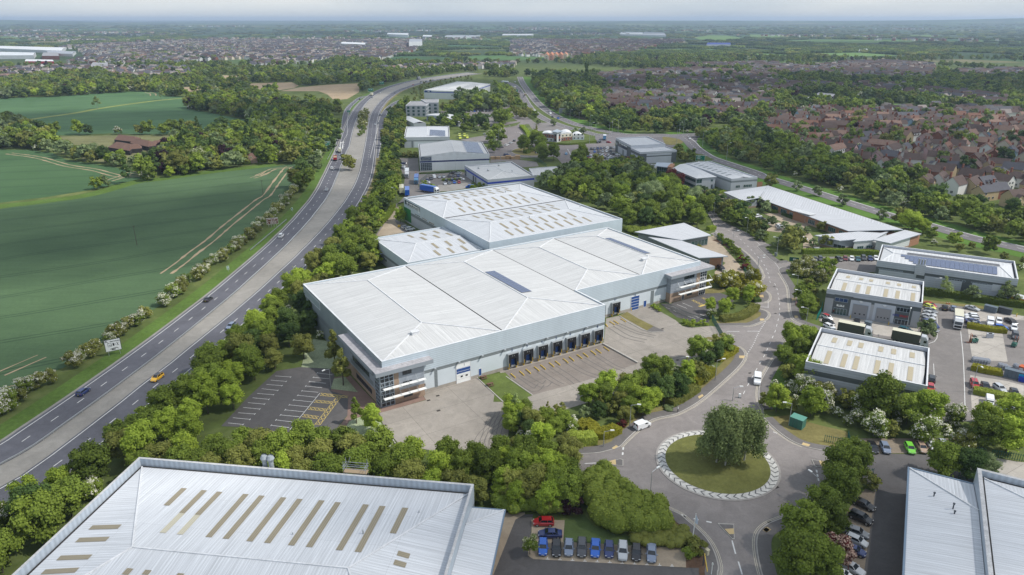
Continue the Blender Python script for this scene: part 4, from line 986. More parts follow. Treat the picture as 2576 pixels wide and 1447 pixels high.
# ---- stained grey warehouse in the foreground ------------------------------------------------------
def front_warehouse():
 z = 8.2
 RL = W('M',1258,380,z); RR = W('N',2025,625,z)
 ux,uy = RR[0]-RL[0],RR[1]-RL[1]; L = hypot(ux,uy); ux/=L; uy/=L; nx,ny = uy,-ux
 RISE = 2.4; zr = z-1.7+RISE
 a1 = W('M',1193,1200,zr); a2 = W('N',1000,1395,zr)
 tt = [((a[0]-RL[0])*ux+(a[1]-RL[1])*uy,(a[0]-RL[0])*nx+(a[1]-RL[1])*ny)for a in(a1,a2)]
 HIP = tt[0][0]-.95; print('W2 apex',tt,L); D = tt[0][1]+tt[1][1]
 P = [(RL[0]+nx*D,RL[1]+ny*D),(RR[0]+nx*D,RR[1]+ny*D),RR,RL]
 root,bs = shed('warehouse','stained pale grey warehouse with long tan rooflights, nearest to the viewer',P,z,
 [(0,3,2),(3,4,3),(4,z,0)],[cladding('parapet_cladding',(.42,.47,.52),1.1,.1,0),mat('lichen_coping',(.46,.46,.46),.9,noises=((.8,.4,(1,1,1)),(4,.4,(1,1,1)))),C_LGREY,C_MID],1.7,1,0,RISE,HIP,R_DIRTY,pt=.5)
 y = bs[0]
 # rooflights from their pixels on the rear slope and on the hips
 E0,E1,R1,R2 = y['A1'],y['B1'],y['R1'],y['R2']
 n = (Vector((*E1,y['z']))-Vector((*E0,y['z']))).cross(Vector((*R1,y['z']+y['rise']))-Vector((*E0,y['z'])))
 def rl(s,p0,n,m=ROOFLIGHT,w=1.25,ax=None):
  (t1,x1,y1),(t2,x2,y2) = toks(s); A = hit(t1,x1,y1,p0,n); B = hit(t2,x2,y2,p0,n)
  d = Vector(ax).normalized()*w/2; up = Vector(n).normalized(); up = up if up.z>0 else-up; up = up*.07
  f = [A-d+up,A+d+up,B+d+up,B-d+up]
  if(f[1]-f[0]).cross(f[3]-f[0]).z<0: f = f[::-1]
  Lr = (B-A).length; b = MB(); b.face(f,0,[(0,0),(w,0),(w,Lr),(0,Lr)]); b.build('rooflight',m,root)
 p0 = (*E0,y['z']); ax = (ux,uy,0)
 for s in('M 1667,665 1505,820','M 1848,683 1645,890','M 1988,697 1787,905','M 2225,718 1885,1107','M 2370,732 2040,1122','N 305,748 -6,1145','N 452,762 155,1160','N 650,775 370,1182','N 797,792 533,1197','N 1050,812 805,1225','N 1200,826 975,1242','N 1405,842 1292,1072'):
  rl(s,p0,n,ROOFLIGHT,1.15,ax)
 for s in('M 1645,892 1470,1068','M 1787,907 1625,1083'): rl(s,p0,n,ROOFLIGHT2,1.15,ax)
 # hip slope on the left and on the right
 nA = (Vector((*y['A1'],y['z']))-Vector((*y['A0'],y['z']))).cross(Vector((*R1,y['z']+y['rise']))-Vector((*y['A0'],y['z'])))
 for s in('M 1085,1012 820,1020','M 975,1124 700,1134','M 818,1286 530,1296','M 700,1405 390,1422'): rl(s,(*y['A0'],y['z']),nA,ROOFLIGHT,1.15,(nx,ny,0))
 nB = (Vector((*y['B1'],y['z']))-Vector((*y['B0'],y['z']))).cross(Vector((*R2,y['z']+y['rise']))-Vector((*y['B0'],y['z'])))
 for s in('N 1335,1250 1442,1280','N 1303,1332 1410,1362'): rl(s,(*y['B0'],y['z']),nB,ROOFLIGHT,1.15,(nx,ny,0))
 n0 = (Vector((*y['B0'],y['z']))-Vector((*y['A0'],y['z']))).cross(Vector((*R1,y['z']+y['rise']))-Vector((*y['A0'],y['z'])))
 for s in('M 1180,1390 1130,1447','M 1345,1405 1310,1447','M 1640,1435 1620,1460'): rl(s,(*y['A0'],y['z']),n0,ROOFLIGHT,1.15,ax)
 vents(root,bs,((0,1,52,.62,.12,.8),(0,1,40,.7,.1,.4),(0,1,60,.3,.12,.3)))
 # lean-to on the right
 q = lambda s,t: (RR[0]+ux*s+nx*t,RR[1]+uy*s+ny*t)
 z2 = 4.7; b = MB(); F_ = [q(.02,3.2),q(5.6,3.2),q(5.6,D),q(.02,D)]
 walls(b,F_,[(0,3.6,0)]); lt = b.build('lean_to',[BRICKB],root)
 b = MB(); A,B_,C_,D_ = q(.03,2.6),q(6.3,2.6),q(6.3,D),q(.03,D); M_ = q(.03,9)
 b.face([(*D_,z2+1.1),(*C_,z2),(*B_,z2),(*M_,z2+1.1)],0,[(D,6),(D,0),(2.6,0),(9,6)]); b.face([(*M_,z2+1.1),(*B_,z2),(*A,z2)],0,[(6,6),(0,0),(6,0)])
 b.prism([q(6.3,2.5),q(6.55,2.5),q(6.55,D),q(6.3,D)],z2-.3,z2+.05,1); b.prism([q(.03,2.35),q(6.55,2.35),q(6.55,2.6),q(.03,2.6)],z2-.3,z2+.06,1)
 b.tube((*M_,z2+1.15),(*B_,z2+.08),.2,n=4,m=2,cap=False)
 b.build('lean_to_roof',[R_DIRTY,mat('blue_grey_gutter',(.16,.22,.29),.5),COPING],root)
 for s in('N 115,392 120,470','N 172,400 178,475'):
  t,x,y_ = toks(s)[0]; p = hit(t,x,y_+60,(*RL,z),(nx,ny,0)); X,Y = p.x-nx*.9,p.y-ny*.9
  b = MB(); b.tube((X,Y,5.5),(X,Y,z+.8),.5,n=12); b.tube((X,Y,z+.8),(X,Y,z+1.5),.5,.8,n=12); b.tube((X,Y,z+1.5),(X,Y,z+2.2),.8,.5,n=12,cap=False); b.tube((X,Y,z+2.0),(X,Y,z+2.02),.5,n=12)
  b.tube((X,Y,z),(X+nx*1.6,Y+ny*1.6,z+.2),.05); b.build('ventilation_stack',mat('stack_steel',(.3,.33,.35),.5),root)
  # scaffold tower at the rear parapet
 p = lerp(RL,RR,.655); st = thing('scaffold_platform','small scaffold platform with guard rails at the rear parapet of the stained warehouse','scaffold',(p[0]-nx*1.2,p[1]-ny*1.2,0),atan2(uy,ux))
 b = MB()
 for x in(-2.2,2.2):
  for y_ in(-.7,.7): b.tube((x,y_,0),(x,y_,10.6 if x<0 or y_>0 else 9.8),.05)
 b.build('upright',GREYM,st)
 b = MB()
 for zz in(9.0,9.6):
  for y_ in(-.7,.7): b.tube((-2.5,y_,zz),(2.5,y_,zz),.05)
  for x in(-2.2,2.2): b.tube((x,-1,zz),(x,1,zz),.05)
 b.tube((-2.2,.7,8.1),(-1.2,.7,10.9),.05); b.tube((2.2,.7,8.1),(1.4,.7,9.6),.05); b.build('guard_rail',GREYM,st)
 b = MB(); b.box((0,0,8.0),(4.8,1.5,.12)); b.build('platform_boards',mat('scaffold_boards',(.36,.27,.17),.9),st)
front_warehouse()
# ---- right foreground warehouse --------------------------------------------------------------------
def right_front_warehouse():
 z = 6.0
 A = W('Q',1443,483,z); B_ = W('Q',2025,630,z); e = W('Q',1370,1447,z)
 ux,uy = B_[0]-A[0],B_[1]-A[1]; L = hypot(ux,uy); ux/=L; uy/=L; nx,ny = uy,-ux; D = 45
 q = lambda s,t: (A[0]+ux*s+nx*t,A[1]+uy*s+ny*t)
 root = thing('warehouse','pale grey ribbed warehouse with a low hipped wing beside the right car park','warehouse')
 b = MB(); F_ = [q(.4,D),q(L,D),q(L,.4),q(.4,.4)]; walls(b,F_,[(0,3,1),(3,z-.2,0)]); b.build('low_wing',[C_LGREY,BRICKB],root)
 b = MB(); r = z+1.6; R1 = q(L-.1,11.5)
 b.face([(*q(0,D),z),(*q(L-.1,D),r),(*R1,r),(*q(0,0),z)],0,[(D,0),(D,10),(12,10),(0,0)]); b.face([(*q(0,0),z),(*R1,r),(*q(L-.1,0),z)],0,[(0,0),(10,11),(10,0)])
 b.tube((*q(0,0),z+.05),(*R1,r+.05),.22,n=4,m=1)
 b.prism([q(-.35,-.35),q(-.02,-.35),q(-.02,D),q(-.35,D)],z-.4,z+.1,2); b.prism([q(-.02,-.35),q(L,-.35),q(L,-.02),q(-.02,-.02)],z-.4,z+.12,2)
 b.build('wing_roof',[R_DIRTY,COPING,mat('blue_grey_gutter',(.16,.22,.29),.5)],root)
 z2 = 9.2; P = [q(L,D),q(L+40,D),q(L+40,-1.2),q(L,-1.2)]
 b = MB(); walls(b,P,[(0,z2,0)]); parapet(b,P,z2-1.4,z2,.7,0,1); b.build('wall',[cladding('parapet_cladding',(.42,.47,.52),1.1,.1,0),MATS['lichen_coping']],root)
 I = inset(P,.75); b2 = MB(); b2.face([(*p,z2-1.3)for p in I]); b2.build('gutter',GUTTER,root)
 I = inset(P,1.3); b = MB(); y = bay(b,I[0],I[1],I[2],I[3],z2-1.25,2.4,0,15,0,1); b.build('roof',[R_DIRTY,COPING],root)
 for k in range(5):
  c = MB(); strip(c,y,0,y['L']-17-k*3.6,y['L']-15.8-k*3.6,.3,.8); c.build('rooflight',ROOFLIGHT,root)
 for s,t,h in((4.2,9,.7),(7.2,12.3,1.1),(7.4,13.8,.5)):
  p = q(s,t); zz = z+1.6*s/L; c = MB(); c.tube((*p,zz),(*p,zz+h),.12); c.tube((*p,zz+h),(*p,zz+h+.2),.22,.22); c.build('roof_vent',FRAMED,root)
right_front_warehouse()
# ---- trade units on the right ----------------------------------------------------------------------
def trade_units():
 z = 8.7
 P = [W('L',697,350,z),W('L',1563,480,z),W('L',1575,285,z),W('L',785,165,z)]
 m = [cladding('unit_cladding',(.44,.47,.52),.8,.07),COPING,C_DARK,mat('unit_panel',(.36,.37,.39),.6)]
 root,bs = shed('trade_unit','pale roofed trade unit with two grey roller doors and a red and blue shop sign',P,z,[(0,5.6,3),(5.6,7.0,2),(7.0,z,0)],m,1.2,1,0,1.0,0,R_WHITE,'trade unit')
 L = bs[0]['L']
 for t in(.12,.28,.40,.60,.73,.90):
  lights(root,bs,[(0,1,t*L,1.2,.3,.62),(0,0,t*L,1.2,.22,.82)],mat('tan_rooflight',(.38,.33,.23),.6))
 a,c = P[0],P[1]
 opx(root,'entrance_panel',a,c,'L 765,400 905,600',C_DARK,None,proud=.05); opx(root,'entrance_panel',a,c,'L 1280,500 1445,680',C_DARK,None,proud=.05)
 opx(root,'window',a,c,'L 772,428 882,478',mat('blue_reflection',(.03,.06,.14),.1),FRAME,3,1,proud=.12); opx(root,'window',a,c,'L 1330,515 1445,570',GLASS,FRAME,4,1,proud=.12)
 for s,n in(('L 935,485 1050,625',3),('L 1147,520 1258,660',4)):
  fr = opx(root,'door_surround',a,c,s.replace('935,485 1050,625','915,450 1070,625').replace('1147,520 1258,660','1128,480 1290,665'),mat('pale_surround',(.46,.49,.54),.6),None,proud=.06)
  o = opx(root,'roller_door',a,c,s,mat('grey_shutter',(.27,.27,.28),.5,kind='Object',stripe=(2,.25,.12)),FRAME,1,1,proud=.2)
  (s0,z1),(s1,z0) = onwall(s,a,c)
  for k in range(n): opening(o,'door_window',a,c,s0+(s1-s0)*(k+.6)/(n+.4),s0+(s1-s0)*(k+.95)/(n+.4),1.5,1.9,BLACK,None,proud=.26)
 opx(root,'shop_glazing',a,c,'L 760,520 865,595',GLASSG,FRAME,4,1,proud=.14); opx(root,'shop_glazing',a,c,'L 1310,620 1425,685',GLASS,FRAME,4,1,proud=.14)
 (s0,z1),(s1,z0) = onwall('L 785,490 850,518',a,c); opening(root,'sign_board',a,c,s0,s1,z0,z1,WHITEP,None,proud=.14); strokes(root,a,c,s0+.5,s1-.2,z0+.35,.3,FRAMED,9,.18)
 (s0,z1),(s1,z0) = onwall('L 1292,562 1432,598',a,c)
 text(root,'AUTO',a,c,s0,z1-1.15,1.0,ROYAL,.14,width=(s1-s0)*.42,name='shop_sign'); text(root,'SMART',a,c,s0+(s1-s0)*.46,z1-1.2,1.05,REDP,.14,width=(s1-s0)*.54,name='shop_sign')
 for t in('L 1000,467','L 1213,503'):
  s_ = onwall(t,a,c)[0]; p = lerp(a,c,s_[0]/hypot(c[0]-a[0],c[1]-a[1])); b = MB(); b.box((p[0],p[1]-.3,s_[1]),(.7,.9,.2)); b.build('wall_lamp',WHITEP,root)
 P = [W('L',503,1008,z),W('L',1607,1230,z),W('L',1625,885,z),W('L',640,700,z)]
 root,bs = shed('trade_unit','pale roofed trade unit with a deep parapet, its blank ribbed rear wall above the bushes',P,z,[(0,5.2,0),(5.2,6.6,2),(6.6,z,0)],m,1.2,1,0,1.0,0,R_WHITE,'trade unit')
 L = bs[0]['L']
 for t in(.12,.27,.38,.57,.69,.86): lights(root,bs,[(0,1,t*L,1.2,.22,.62),(0,0,t*L,1.2,.2,.82)],MATS['tan_rooflight'])
 opx(root,'dark_band_drop',P[0],P[1],'L 1003,1190 1040,1290',C_DARK,None,proud=.05)
 z = 8.75
 P = [W('L',1150,93,z),W('L',2430,265,z),W('L',2395,100,z),W('H',1195,1080,z)]
 root,bs = shed('trade_unit','long grey trade building with a big solar array and three steel flues',P,z,[(0,5.4,0),(5.4,6.4,2),(6.4,z,0)],m,.9,1,0,1.1,4,R_PALE,'trade unit')
 y = bs[0]; b = MB(); L = y['L']
 for k in range(22):
  for r in range(4):
   if k<5 and r>k-1: continue
   t = L*(.12+k*.0345); strip(b,y,0,t,t+L*.033,.94-(r+1)*.17,.945-r*.17,0,.2)
 b.build('solar_panel_array',[PV,PVL],root)
 b = MB(); strip(b,y,1,L*.2,L*.9,.55,.95,0,.2); b.build('solar_panel_array',[mat('solar_rear',(.1,.1,.11),.5)],root)
 a,c = P[0],P[1]
 for s in('L 1165,165 1380,200','L 1800,258 1945,290','L 2000,288 2148,315'): opx(root,'ribbon_window',a,c,s,GLASS,FRAME,6,1)
 for s in('L 1510,200 1575,265','L 1925,270 1985,405','L 2395,330 2370,470','L 1140,150 1160,215'): opx(root,'dark_cladding_strip',a,c,s,C_DARK,None,proud=.05)
 opx(root,'sign_board',a,c,'L 2195,310 2260,378',mat('pale_board',(.5,.52,.55),.5),None,proud=.5)
 s_ = onwall('L 1545,150',a,c)[0][0]; Lw = hypot(c[0]-a[0],c[1]-a[1])
 opening(root,'flue_housing',a,c,s_-1.6,s_+1.6,5.5,9.4,C_LGREY,None,proud=1.4)
 for k in(-1,0,1):
  p = lerp(a,c,(s_+k*.9)/Lw); b = MB(); b.tube((p[0],p[1]-.2,9.0),(p[0],p[1]-.2,11.4),.3,n=8); b.build('flue',GREYM,root)
 return P
trade_units()
# ---- buildings in the middle distance --------------------------------------------------------------
def mid_buildings():
 m = [C_LGREY,COPING,C_MID,C_WHITE,NAVY,C_DARK,ROYAL]
 # gabled unit with navy band
 z = 9.7; P = [W('F',1535,285,z),W('F',2165,262,z),W('F',2100,155,z),W('F',1522,172,z)]
 root,bs = shed('warehouse','white gabled warehouse with a navy stripe, glass corner and swoosh logo',P,z,[(0,5.6,3),(5.6,6.6,4),(6.6,z,3)],m,.3,1,1,2.4,0,R_WHITE)
 b = MB(); mid = lerp(P[0],P[1],.5); b.face([(*P[0],z),(*P[1],z),(*mid,z+2.3)]); mid2 = lerp(P[2],P[3],.5); b.face([(*P[2],z),(*P[3],z),(*mid2,z+2.3)]); b.build('gable',C_WHITE,root)
 y = bs[0]; b = MB(); strip(b,y,0,1,y['L']*.97,.12,.62,0,.15); strip(b,y,0,1,y['L']*.97,.62,.64,1,.17); b.build('solar_panel_array',[PV,PVL],root)
 a,c = P[0],P[1]; Lw = hypot(c[0]-a[0],c[1]-a[1])
 opening(root,'corner_glazing',a,c,.3,7.6,.4,5.4,GLASS,FRAME,6,5,proud=.1,fw=.14); opening(root,'logo_panel',a,c,.3,7.6,6.7,9.5,C_MID,None,proud=.08)
 text(root,'Ogilby',a,c,2.0,7.7,1.2,INK,.14,width=4.2,name='logo_lettering')
 b = MB()
 for k in range(16):
  for t0,s in((100,1),(-70,1)):
   u0,u1 = radians(t0+k*8),radians(t0+k*8+8.5); w = .28*sin(pi*(k+.5)/16)
   q = [(4.0+cos(u)*(3.1+r),8.1+sin(u)*(1.15+r))for u,r in((u0,-w),(u1,-w),(u1,w),(u0,w))]
   ux,uy = (c[0]-a[0])/Lw,(c[1]-a[1])/Lw; b.face([(a[0]+ux*s_+uy*.16,a[1]+uy*s_-ux*.16,zz)for s_,zz in q])
 b.build('logo_swoosh',INK,root)
 # box with solar panels behind it
 z = 8; P = [W('F',1393,112,z),W('F',1806,106,z),W('F',1800,10,z),W('F',1413,14,z)]
 root,bs = shed('warehouse','grey box warehouse with solar panels, behind the gabled navy striped one',P,z,[(0,4.8,0),(4.8,5.6,2),(5.6,z,0)],m,.7,1,1,1.2,6,R_BLUE)
 y = bs[0]; b = MB()
 for k in range(5): strip(b,y,0,4+k*6.5,9.3+k*6.5,.15,.88,0,.16)
 b.build('solar_panel_array',[PV,PVL],root)
 opening(root,'dark_cladding_strip',P[0],P[1],5.4,6.8,0.1,5,C_MID,None); opening(root,'roller_door',P[0],P[1],7.5,33,.1,4.6,C_PANEL,FRAMEW,3,1)
 # blue banded unit
 z = 6.6; P = [W('F',1940,365,z),W('F',2150,495,z),W('G',310,455,z),W('G',105,330,z)]
 root,bs = shed('warehouse','low grey warehouse with a royal blue band below its parapet',P,z,[(0,3.9,0),(3.9,5.0,6),(5.0,z,0)],m,.6,1,0,1.3,14,R_WHITE)
 opening(root,'entrance_glazing',P[0],P[1],.3,4,.2,3.8,GLASS,FRAME,3,3); strokes(root,P[0],P[1],.5,3.8,4.2,.5,WHITEP,8); opening(root,'roller_door',P[0],P[1],17,20,.1,3.6,FRAMED,None); opening(root,'roller_door',P[0],P[1],22,24,.1,3.6,FRAMED,None)
 vents(root,bs,((0,1,12,.8,.6,.7),(0,0,22,.5,.6,.7),(0,0,12,.3,.6,.7),(0,1,30,.6,.4,.6)))
 z = 4.2; P = [W('G',330,470,z),W('G',480,455,z),W('G',628,400,z),W('G',262,392,z)]
 P = [W('G',300,455,z),W('G',500,450,z),W('G',628,400,z),W('G',560,370,z),W('G',262,392,z)]
 root = thing('warehouse','low flat roofed grey annexe beside the blue banded warehouse','warehouse'); b = MB(); walls(b,P,[(0,z,0)]); parapet(b,P,z-.4,z,.4,0,1); tri_fill(b,inset(P,.4),z-.35,2); b.build('wall',[C_LGREY,COPING,R_WHITE],root)
 # dealership
 root = thing('car_showroom','tall grey and charcoal car showroom with twin flat roofs beside the packed forecourt','showroom')
 z = 9.9; P = [W('G',1047,116,z),W('G',1185,186,z),W('G',1497,170,z),W('G',1335,103,z)]
 b = MB(); walls(b,P,[(0,7.4,5),(7.4,8.3,5),(8.3,z,0)]); parapet(b,P,z-.9,z,.5,0,1); tri_fill(b,inset(P,.5),z-.8,7); b.build('wall',m+[R_PALE],root)
 z2 = 8.3; A,B_ = W('G',1268,246,z2),W('G',1600,228,z2); Q = [P[1],A,B_,P[2]]
 b = MB(); walls(b,Q,[(0,6.4,5),(6.4,7.0,5),(7.0,z2,0)]); parapet(b,Q,z2-.7,z2,.5,0,1); I = inset(Q,.6); bay(b,I[1],I[2],I[3],I[0],z2-.6,.8,6,6,7,1); b.build('showroom_extension',m+[R_PALE],root)
 opening(root,'cladding_panel',P[0],P[1],6.5,27,.2,4.9,C_LGREY,None); opening(root,'ribbon_window',P[0],P[1],7,28,5.4,6.8,GLASS,FRAMED,9,1); opening(root,'roller_door',P[0],P[1],17,21,.1,4.2,C_MID,None,proud=.12)
 strokes(root,P[0],P[1],9,27,7.2,.8,WHITEP,22); strokes(root,P[0],P[1],.6,5,6.2,.3,WHITEP,3); strokes(root,P[0],P[1],.6,5,5.4,.3,WHITEP,3)
 opening(root,'cladding_panel',P[1],A,1,18,.2,5.2,C_LGREY,None); opening(root,'roller_door',P[1],A,6,10.5,.1,4.4,C_MID,FRAMED,1,1,proud=.12)
 Lf = hypot(B_[0]-A[0],B_[1]-A[1]); opening(root,'cladding_panel',A,B_,Lf*.18,Lf*.86,.2,4.7,C_LGREY,None); opening(root,'cladding_panel',A,B_,Lf*.18,Lf*.86,5.4,6.8,C_LGREY,None)
 # two storey office with brick and glass
 root = thing('office_building','two storey grey office with glazed entrance tower, brick panels and ribbed roofs','office')
 z = 7.6; P = [W('G',2095,487,z),W('G',2330,470,z),W('G',1900,325,z),W('G',1680,345,z)]
 b = MB(); walls(b,P,[(0,5.2,0),(5.2,6.3,2),(6.3,z,0)]); parapet(b,P,z-.8,z,.4,0,1); I = inset(P,.6); y = bay(b,I[0],I[1],I[2],I[3],z-.6,1.0,0,0,7,1); b.build('wall',m+[R_PALE],root)
 for k in range(9):
  for s in(0,1): c = MB(); strip(c,y,s,9+k*5,10.6+k*5,.3,.75); c.build('rooflight',C_MID,root)
 opening(root,'window',P[0],P[1],3.2,6.0,2.0,3.6,GLASSG,FRAMEW,3,1); opening(root,'window',P[0],P[1],8.4,14,2.0,3.6,GLASSG,FRAMEW,5,1); opening(root,'brick_panel',P[0],P[1],17.6,21,.1,4.6,BRICKO,None)
 z = 6.7; Q = [W('G',1775,487,z),W('G',1962,473,z),W('G',1690,350,z),W('G',1555,397,z)]
 b = MB(); walls(b,inset(Q,.6),[(0,z,0)]); lw = b.build('office_wing',[C_LGREY],root); b = MB(); b.prism(Q,z+.02,z+.22,1); bay(b,Q[0],Q[1],Q[2],Q[3],z+.22,.9,9,0,0); b.build('wing_roof',[R_PALE,FRAME],root)
 I = inset(Q,.6); a,c = I[3],I[0]; Lw = hypot(c[0]-a[0],c[1]-a[1])
 for z0 in(1,4.2): opening(lw,'ribbon_window',a,c,4,Lw-1,z0,z0+1.5,GLASSG,FRAMED,12,1); opening(lw,'corner_window',I[0],I[1],.1,3.6,z0-.4,z0+1.9,GLASSG,FRAME,2,1)
 opening(lw,'door',I[0],I[1],10,11.2,.1,2.5,FRAMED,FRAME); opening(lw,'window',I[0],I[1],9.6,11,4.3,5.5,GLASSG,FRAME,2,1)
 z = 7.3; R = [W('G',1420,372,z),W('G',1505,382,z),W('G',1540,352,z),W('G',1430,350,z)]
 b = MB(); walls(b,R,[(0,z,0)]); tw = b.build('glass_tower',GLASSG,root); b = MB(); c0 = [((p[0]-sum(q[0]for q in R)/4)*1.35+sum(q[0]for q in R)/4,(p[1]-sum(q[1]for q in R)/4)*1.35+sum(q[1]for q in R)/4)for p in R]; b.prism(c0,z,z+.4,0); b.build('tower_canopy',FRAME,tw)
 opening(tw,'mullions',R[0],R[1],.1,hypot(R[1][0]-R[0][0],R[1][1]-R[0][1])-.1,.2,z-.2,GLASSG,FRAME,4,3)
 b = MB(); b.prism([W('G',1515,385,7.6),W('G',1550,392,7.6),W('G',1580,360,7.6),W('G',1545,355,7.6)],0,8.2); b.build('brick_pier',BRICKO,root)
 # long single storey offices
 root = thing('office_building','very long single storey office terrace with a pale ribbed roof and brick bays','office')
 def slab(Q,z0,z1,name='office_block',wallm=BRICKO,over=.9,th=.3,roof=R_GREY,uv=1):
  """eaves at z0 along the front edge Q0-Q1, z1 along the rear edge Q3-Q2"""
  I = inset(Q,over); b = MB(); walls(b,I,[(0,.9,1),(.9,z0-.05,0)]); w = b.build(name,[wallm,BRICKB],root)
  zz = [z0,z0,z1,z1]if len(Q) == 4 else[z0]*len(Q)
  b = MB(); n = len(Q); d = hypot(Q[2][0]-Q[1][0],Q[2][1]-Q[1][1]); L = hypot(Q[1][0]-Q[0][0],Q[1][1]-Q[0][1])
  f = [(*q,z+th)for q,z in zip(Q,zz)]; b.face(f,0,[(0,0),(L,0),(L,d),(0,d)])
  for i in range(n): j = (i+1)%n; b.face([(*Q[i],zz[i]),(*Q[j],zz[j]),(*Q[j],zz[j]+th),(*Q[i],zz[i]+th)],1)
  b.face([(*q,z)for q,z in zip(Q,zz)][::-1],1)
  b.build('roof',[roof,mat('roof_edge',(.3,.35,.4),.5)],root); return w,I
 zz = 4.6
 Q = [W('H',82,668,4),W('H',890,966,4),W('H',1385,952,5.6),W('H',160,552,5.6)]
 w,I = slab(Q,4.0,5.6)
 Lf = hypot(I[1][0]-I[0][0],I[1][1]-I[0][1])
 for k in range(9): opening(w,'window',I[0],I[1],3+k*Lf/9.3,3+k*Lf/9.3+4.6,.8,2.9,GLASSG,FRAME,4,1)
 b = MB(); b.prism([W('H',395,770,4.9),W('H',540,810,4.9),W('H',570,795,4.9),W('H',410,752,4.9)],0.05,4.7); b.build('entrance_bay',BRICKO,root)
 b = MB(); b.prism([W('H',378,772,5),W('H',545,815,5),W('H',600,805,5),W('H',400,752,5)],4.7,5.0); b.build('bay_roof',R_PALE,root)
 Q = [W('G',2022,612,4),W('G',2200,692,4),W('H',80,668,4.9),W('H',158,554,5.2)]; w,I = slab(Q,4.0,5.2,wallm=C_LGREY)
 opening(w,'window',I[0],I[1],2,5,.9,2.6,GLASSG,FRAME,3,1); opening(w,'entrance',I[0],I[1],10,15,.1,3.2,GLASS,FRAME,4,1)
 Q = [W('H',580,1003,4.2),W('H',812,1053,4.2),W('H',972,1030,4.6),W('H',1180,973,4.6),W('H',980,962,4.6)]
 w,I = slab(Q,4.2,4.2,wallm=C_LGREY); opening(w,'window',I[0],I[1],7,12,.9,2.4,GLASS,FRAME,3,1)
 Q = [W('H',930,1060,4.4),W('H',1115,1045,4.4),W('H',1260,960,4.6),W('H',985,1020,4.4)]; w,I = slab(Q,4.3,4.3,wallm=C_WHITE,over=.3); opening(w,'window',I[0],I[1],2,5,1,2.2,GLASSG,FRAME,3,1); opening(w,'window',I[0],I[1],6.5,9.5,1,2.2,GLASSG,FRAME,3,1)
 Q = [W('H',1112,1043,4.8),W('H',1270,1077,4.8),W('H',1550,990,4.8),W('H',1400,955,4.8)]; w,I = slab(Q,4.8,4.8,wallm=C_WHITE); opening(w,'brick_panel',I[1],I[2],17,25,.1,4.6,BRICKO,None)
 # wedge roofed offices behind the main warehouse
 root = thing('office_building','pair of pale wedge roofed single storey offices behind the main warehouse','office')
 Q = [W('G',1215,980,4.6),W('G',1640,1046,4.6),W('G',1910,1000,4.6),W('G',1665,883,5.4)]; w,I = slab([Q[1],Q[2],Q[3],Q[0]],4.5,5.0,wallm=C_MID); opening(w,'window',I[0],I[1],6,15,.4,3,GLASSG,FRAME,5,1)
 Q = [W('G',1340,1015,4.7),W('G',1800,1205,4.7),W('G',2062,1196,4.7),W('G',1640,1050,4.9)]; w,I = slab(Q,4.5,4.8,wallm=C_MID); opening(w,'window',I[1],I[2],1,4,.6,3,GLASSG,FRAME,3,1); opening(w,'brick_panel',I[1],I[2],4.2,9,.1,4.2,BRICKO,None)
 # far upper left offices
 root = thing('office_building','three storey grey office block with square windows, beside a low curved roof','office')
 m2 = [mat('office_render',(.3,.32,.35),.7),COPING,FLAT_D]
 for P,z in(([W('B',1407,820,11),W('B',1592,820,11),W('B',1640,778,11),W('B',1452,780,11)],11),([W('B',1592,792,11.6),W('B',1703,792,11.6),W('B',1705,760,11.6),W('B',1545,762,11.6)],11.6)):
  b = MB(); walls(b,P,[(0,z,0)]); parapet(b,P,z-.5,z,.5,0,1); tri_fill(b,inset(P,.5),z-.4,2); w = b.build('office_block',m2,root)
  for i in(0,1):
   a,c = P[i],P[i+1]; L = hypot(c[0]-a[0],c[1]-a[1]); n = max(2,int(L/4.6))
   for r in range(3):
    for k in range(n): opening(w,'window',a,c,L*(k+.28)/n,L*(k+.72)/n,1+r*3.4,3.2+r*3.4,GLASSG,None,proud=.05)
 root = thing('office_building','low office with a curved pale roof and blue framed glazing behind the solar box','office')
 b = MB(); A,B_,C_,D_ = W('B',1582,905,5),W('B',1890,965,5),W('B',1962,935,5),W('B',1640,890,5)
 I = inset([A,B_,C_,D_],1.2); walls(b,I,[(0,4.6,0)]); w = b.build('office_block',C_LGREY,root); L = hypot(I[1][0]-I[0][0],I[1][1]-I[0][1])
 opening(w,'glazing',I[0],I[1],2,L-2,.6,3.6,GLASS,ROYAL,12,2)
 b = MB(); n = 8
 for k in range(n):
  f = lambda t: 4.6+2.2*sin(pi*min(1,t*1.0+.0))
  t0,t1 = k/n,(k+1)/n; b.face([(*lerp(A,B_,t0),f(t0)),(*lerp(A,B_,t1),f(t1)),(*lerp(D_,C_,t1),f(t1)),(*lerp(D_,C_,t0),f(t0))],0,[(L*t0,0),(L*t1,0),(L*t1,20),(L*t0,20)])
  b.face([(*lerp(A,B_,t0),4.3),(*lerp(A,B_,t1),4.3),(*lerp(A,B_,t1),f(t1)),(*lerp(A,B_,t0),f(t0))],1)
 b.build('curved_roof',[R_PALE,FRAME],root)
 P = [W('B',1388,930,4.5),W('B',1480,972,4.5),W('B',1590,970,4.5),W('B',1450,912,4.5)]
 root = thing('office_building','small pale pitched roof pavilion left of the curved roof office','office'); b = MB(); walls(b,P,[(0,3.8,0)]); bay(b,P[1],P[2],P[3],P[0],3.8,1.2,0,0,1); b.build('pavilion',[C_LGREY,R_BLUE],root)
 # big far white warehouse
 z = 10.2; P = [W('B',1573,680,z),W('B',1950,692,z),W('B',2173,622,z),W('B',1880,600,z)]
 root,bs = shed('warehouse','large distant white warehouse with a thin blue stripe near the motorway bend',P,z,[(0,7.6,3),(7.6,8.6,6),(8.6,z,3)],m,.6,1,1,2.0,10,R_WHITE)
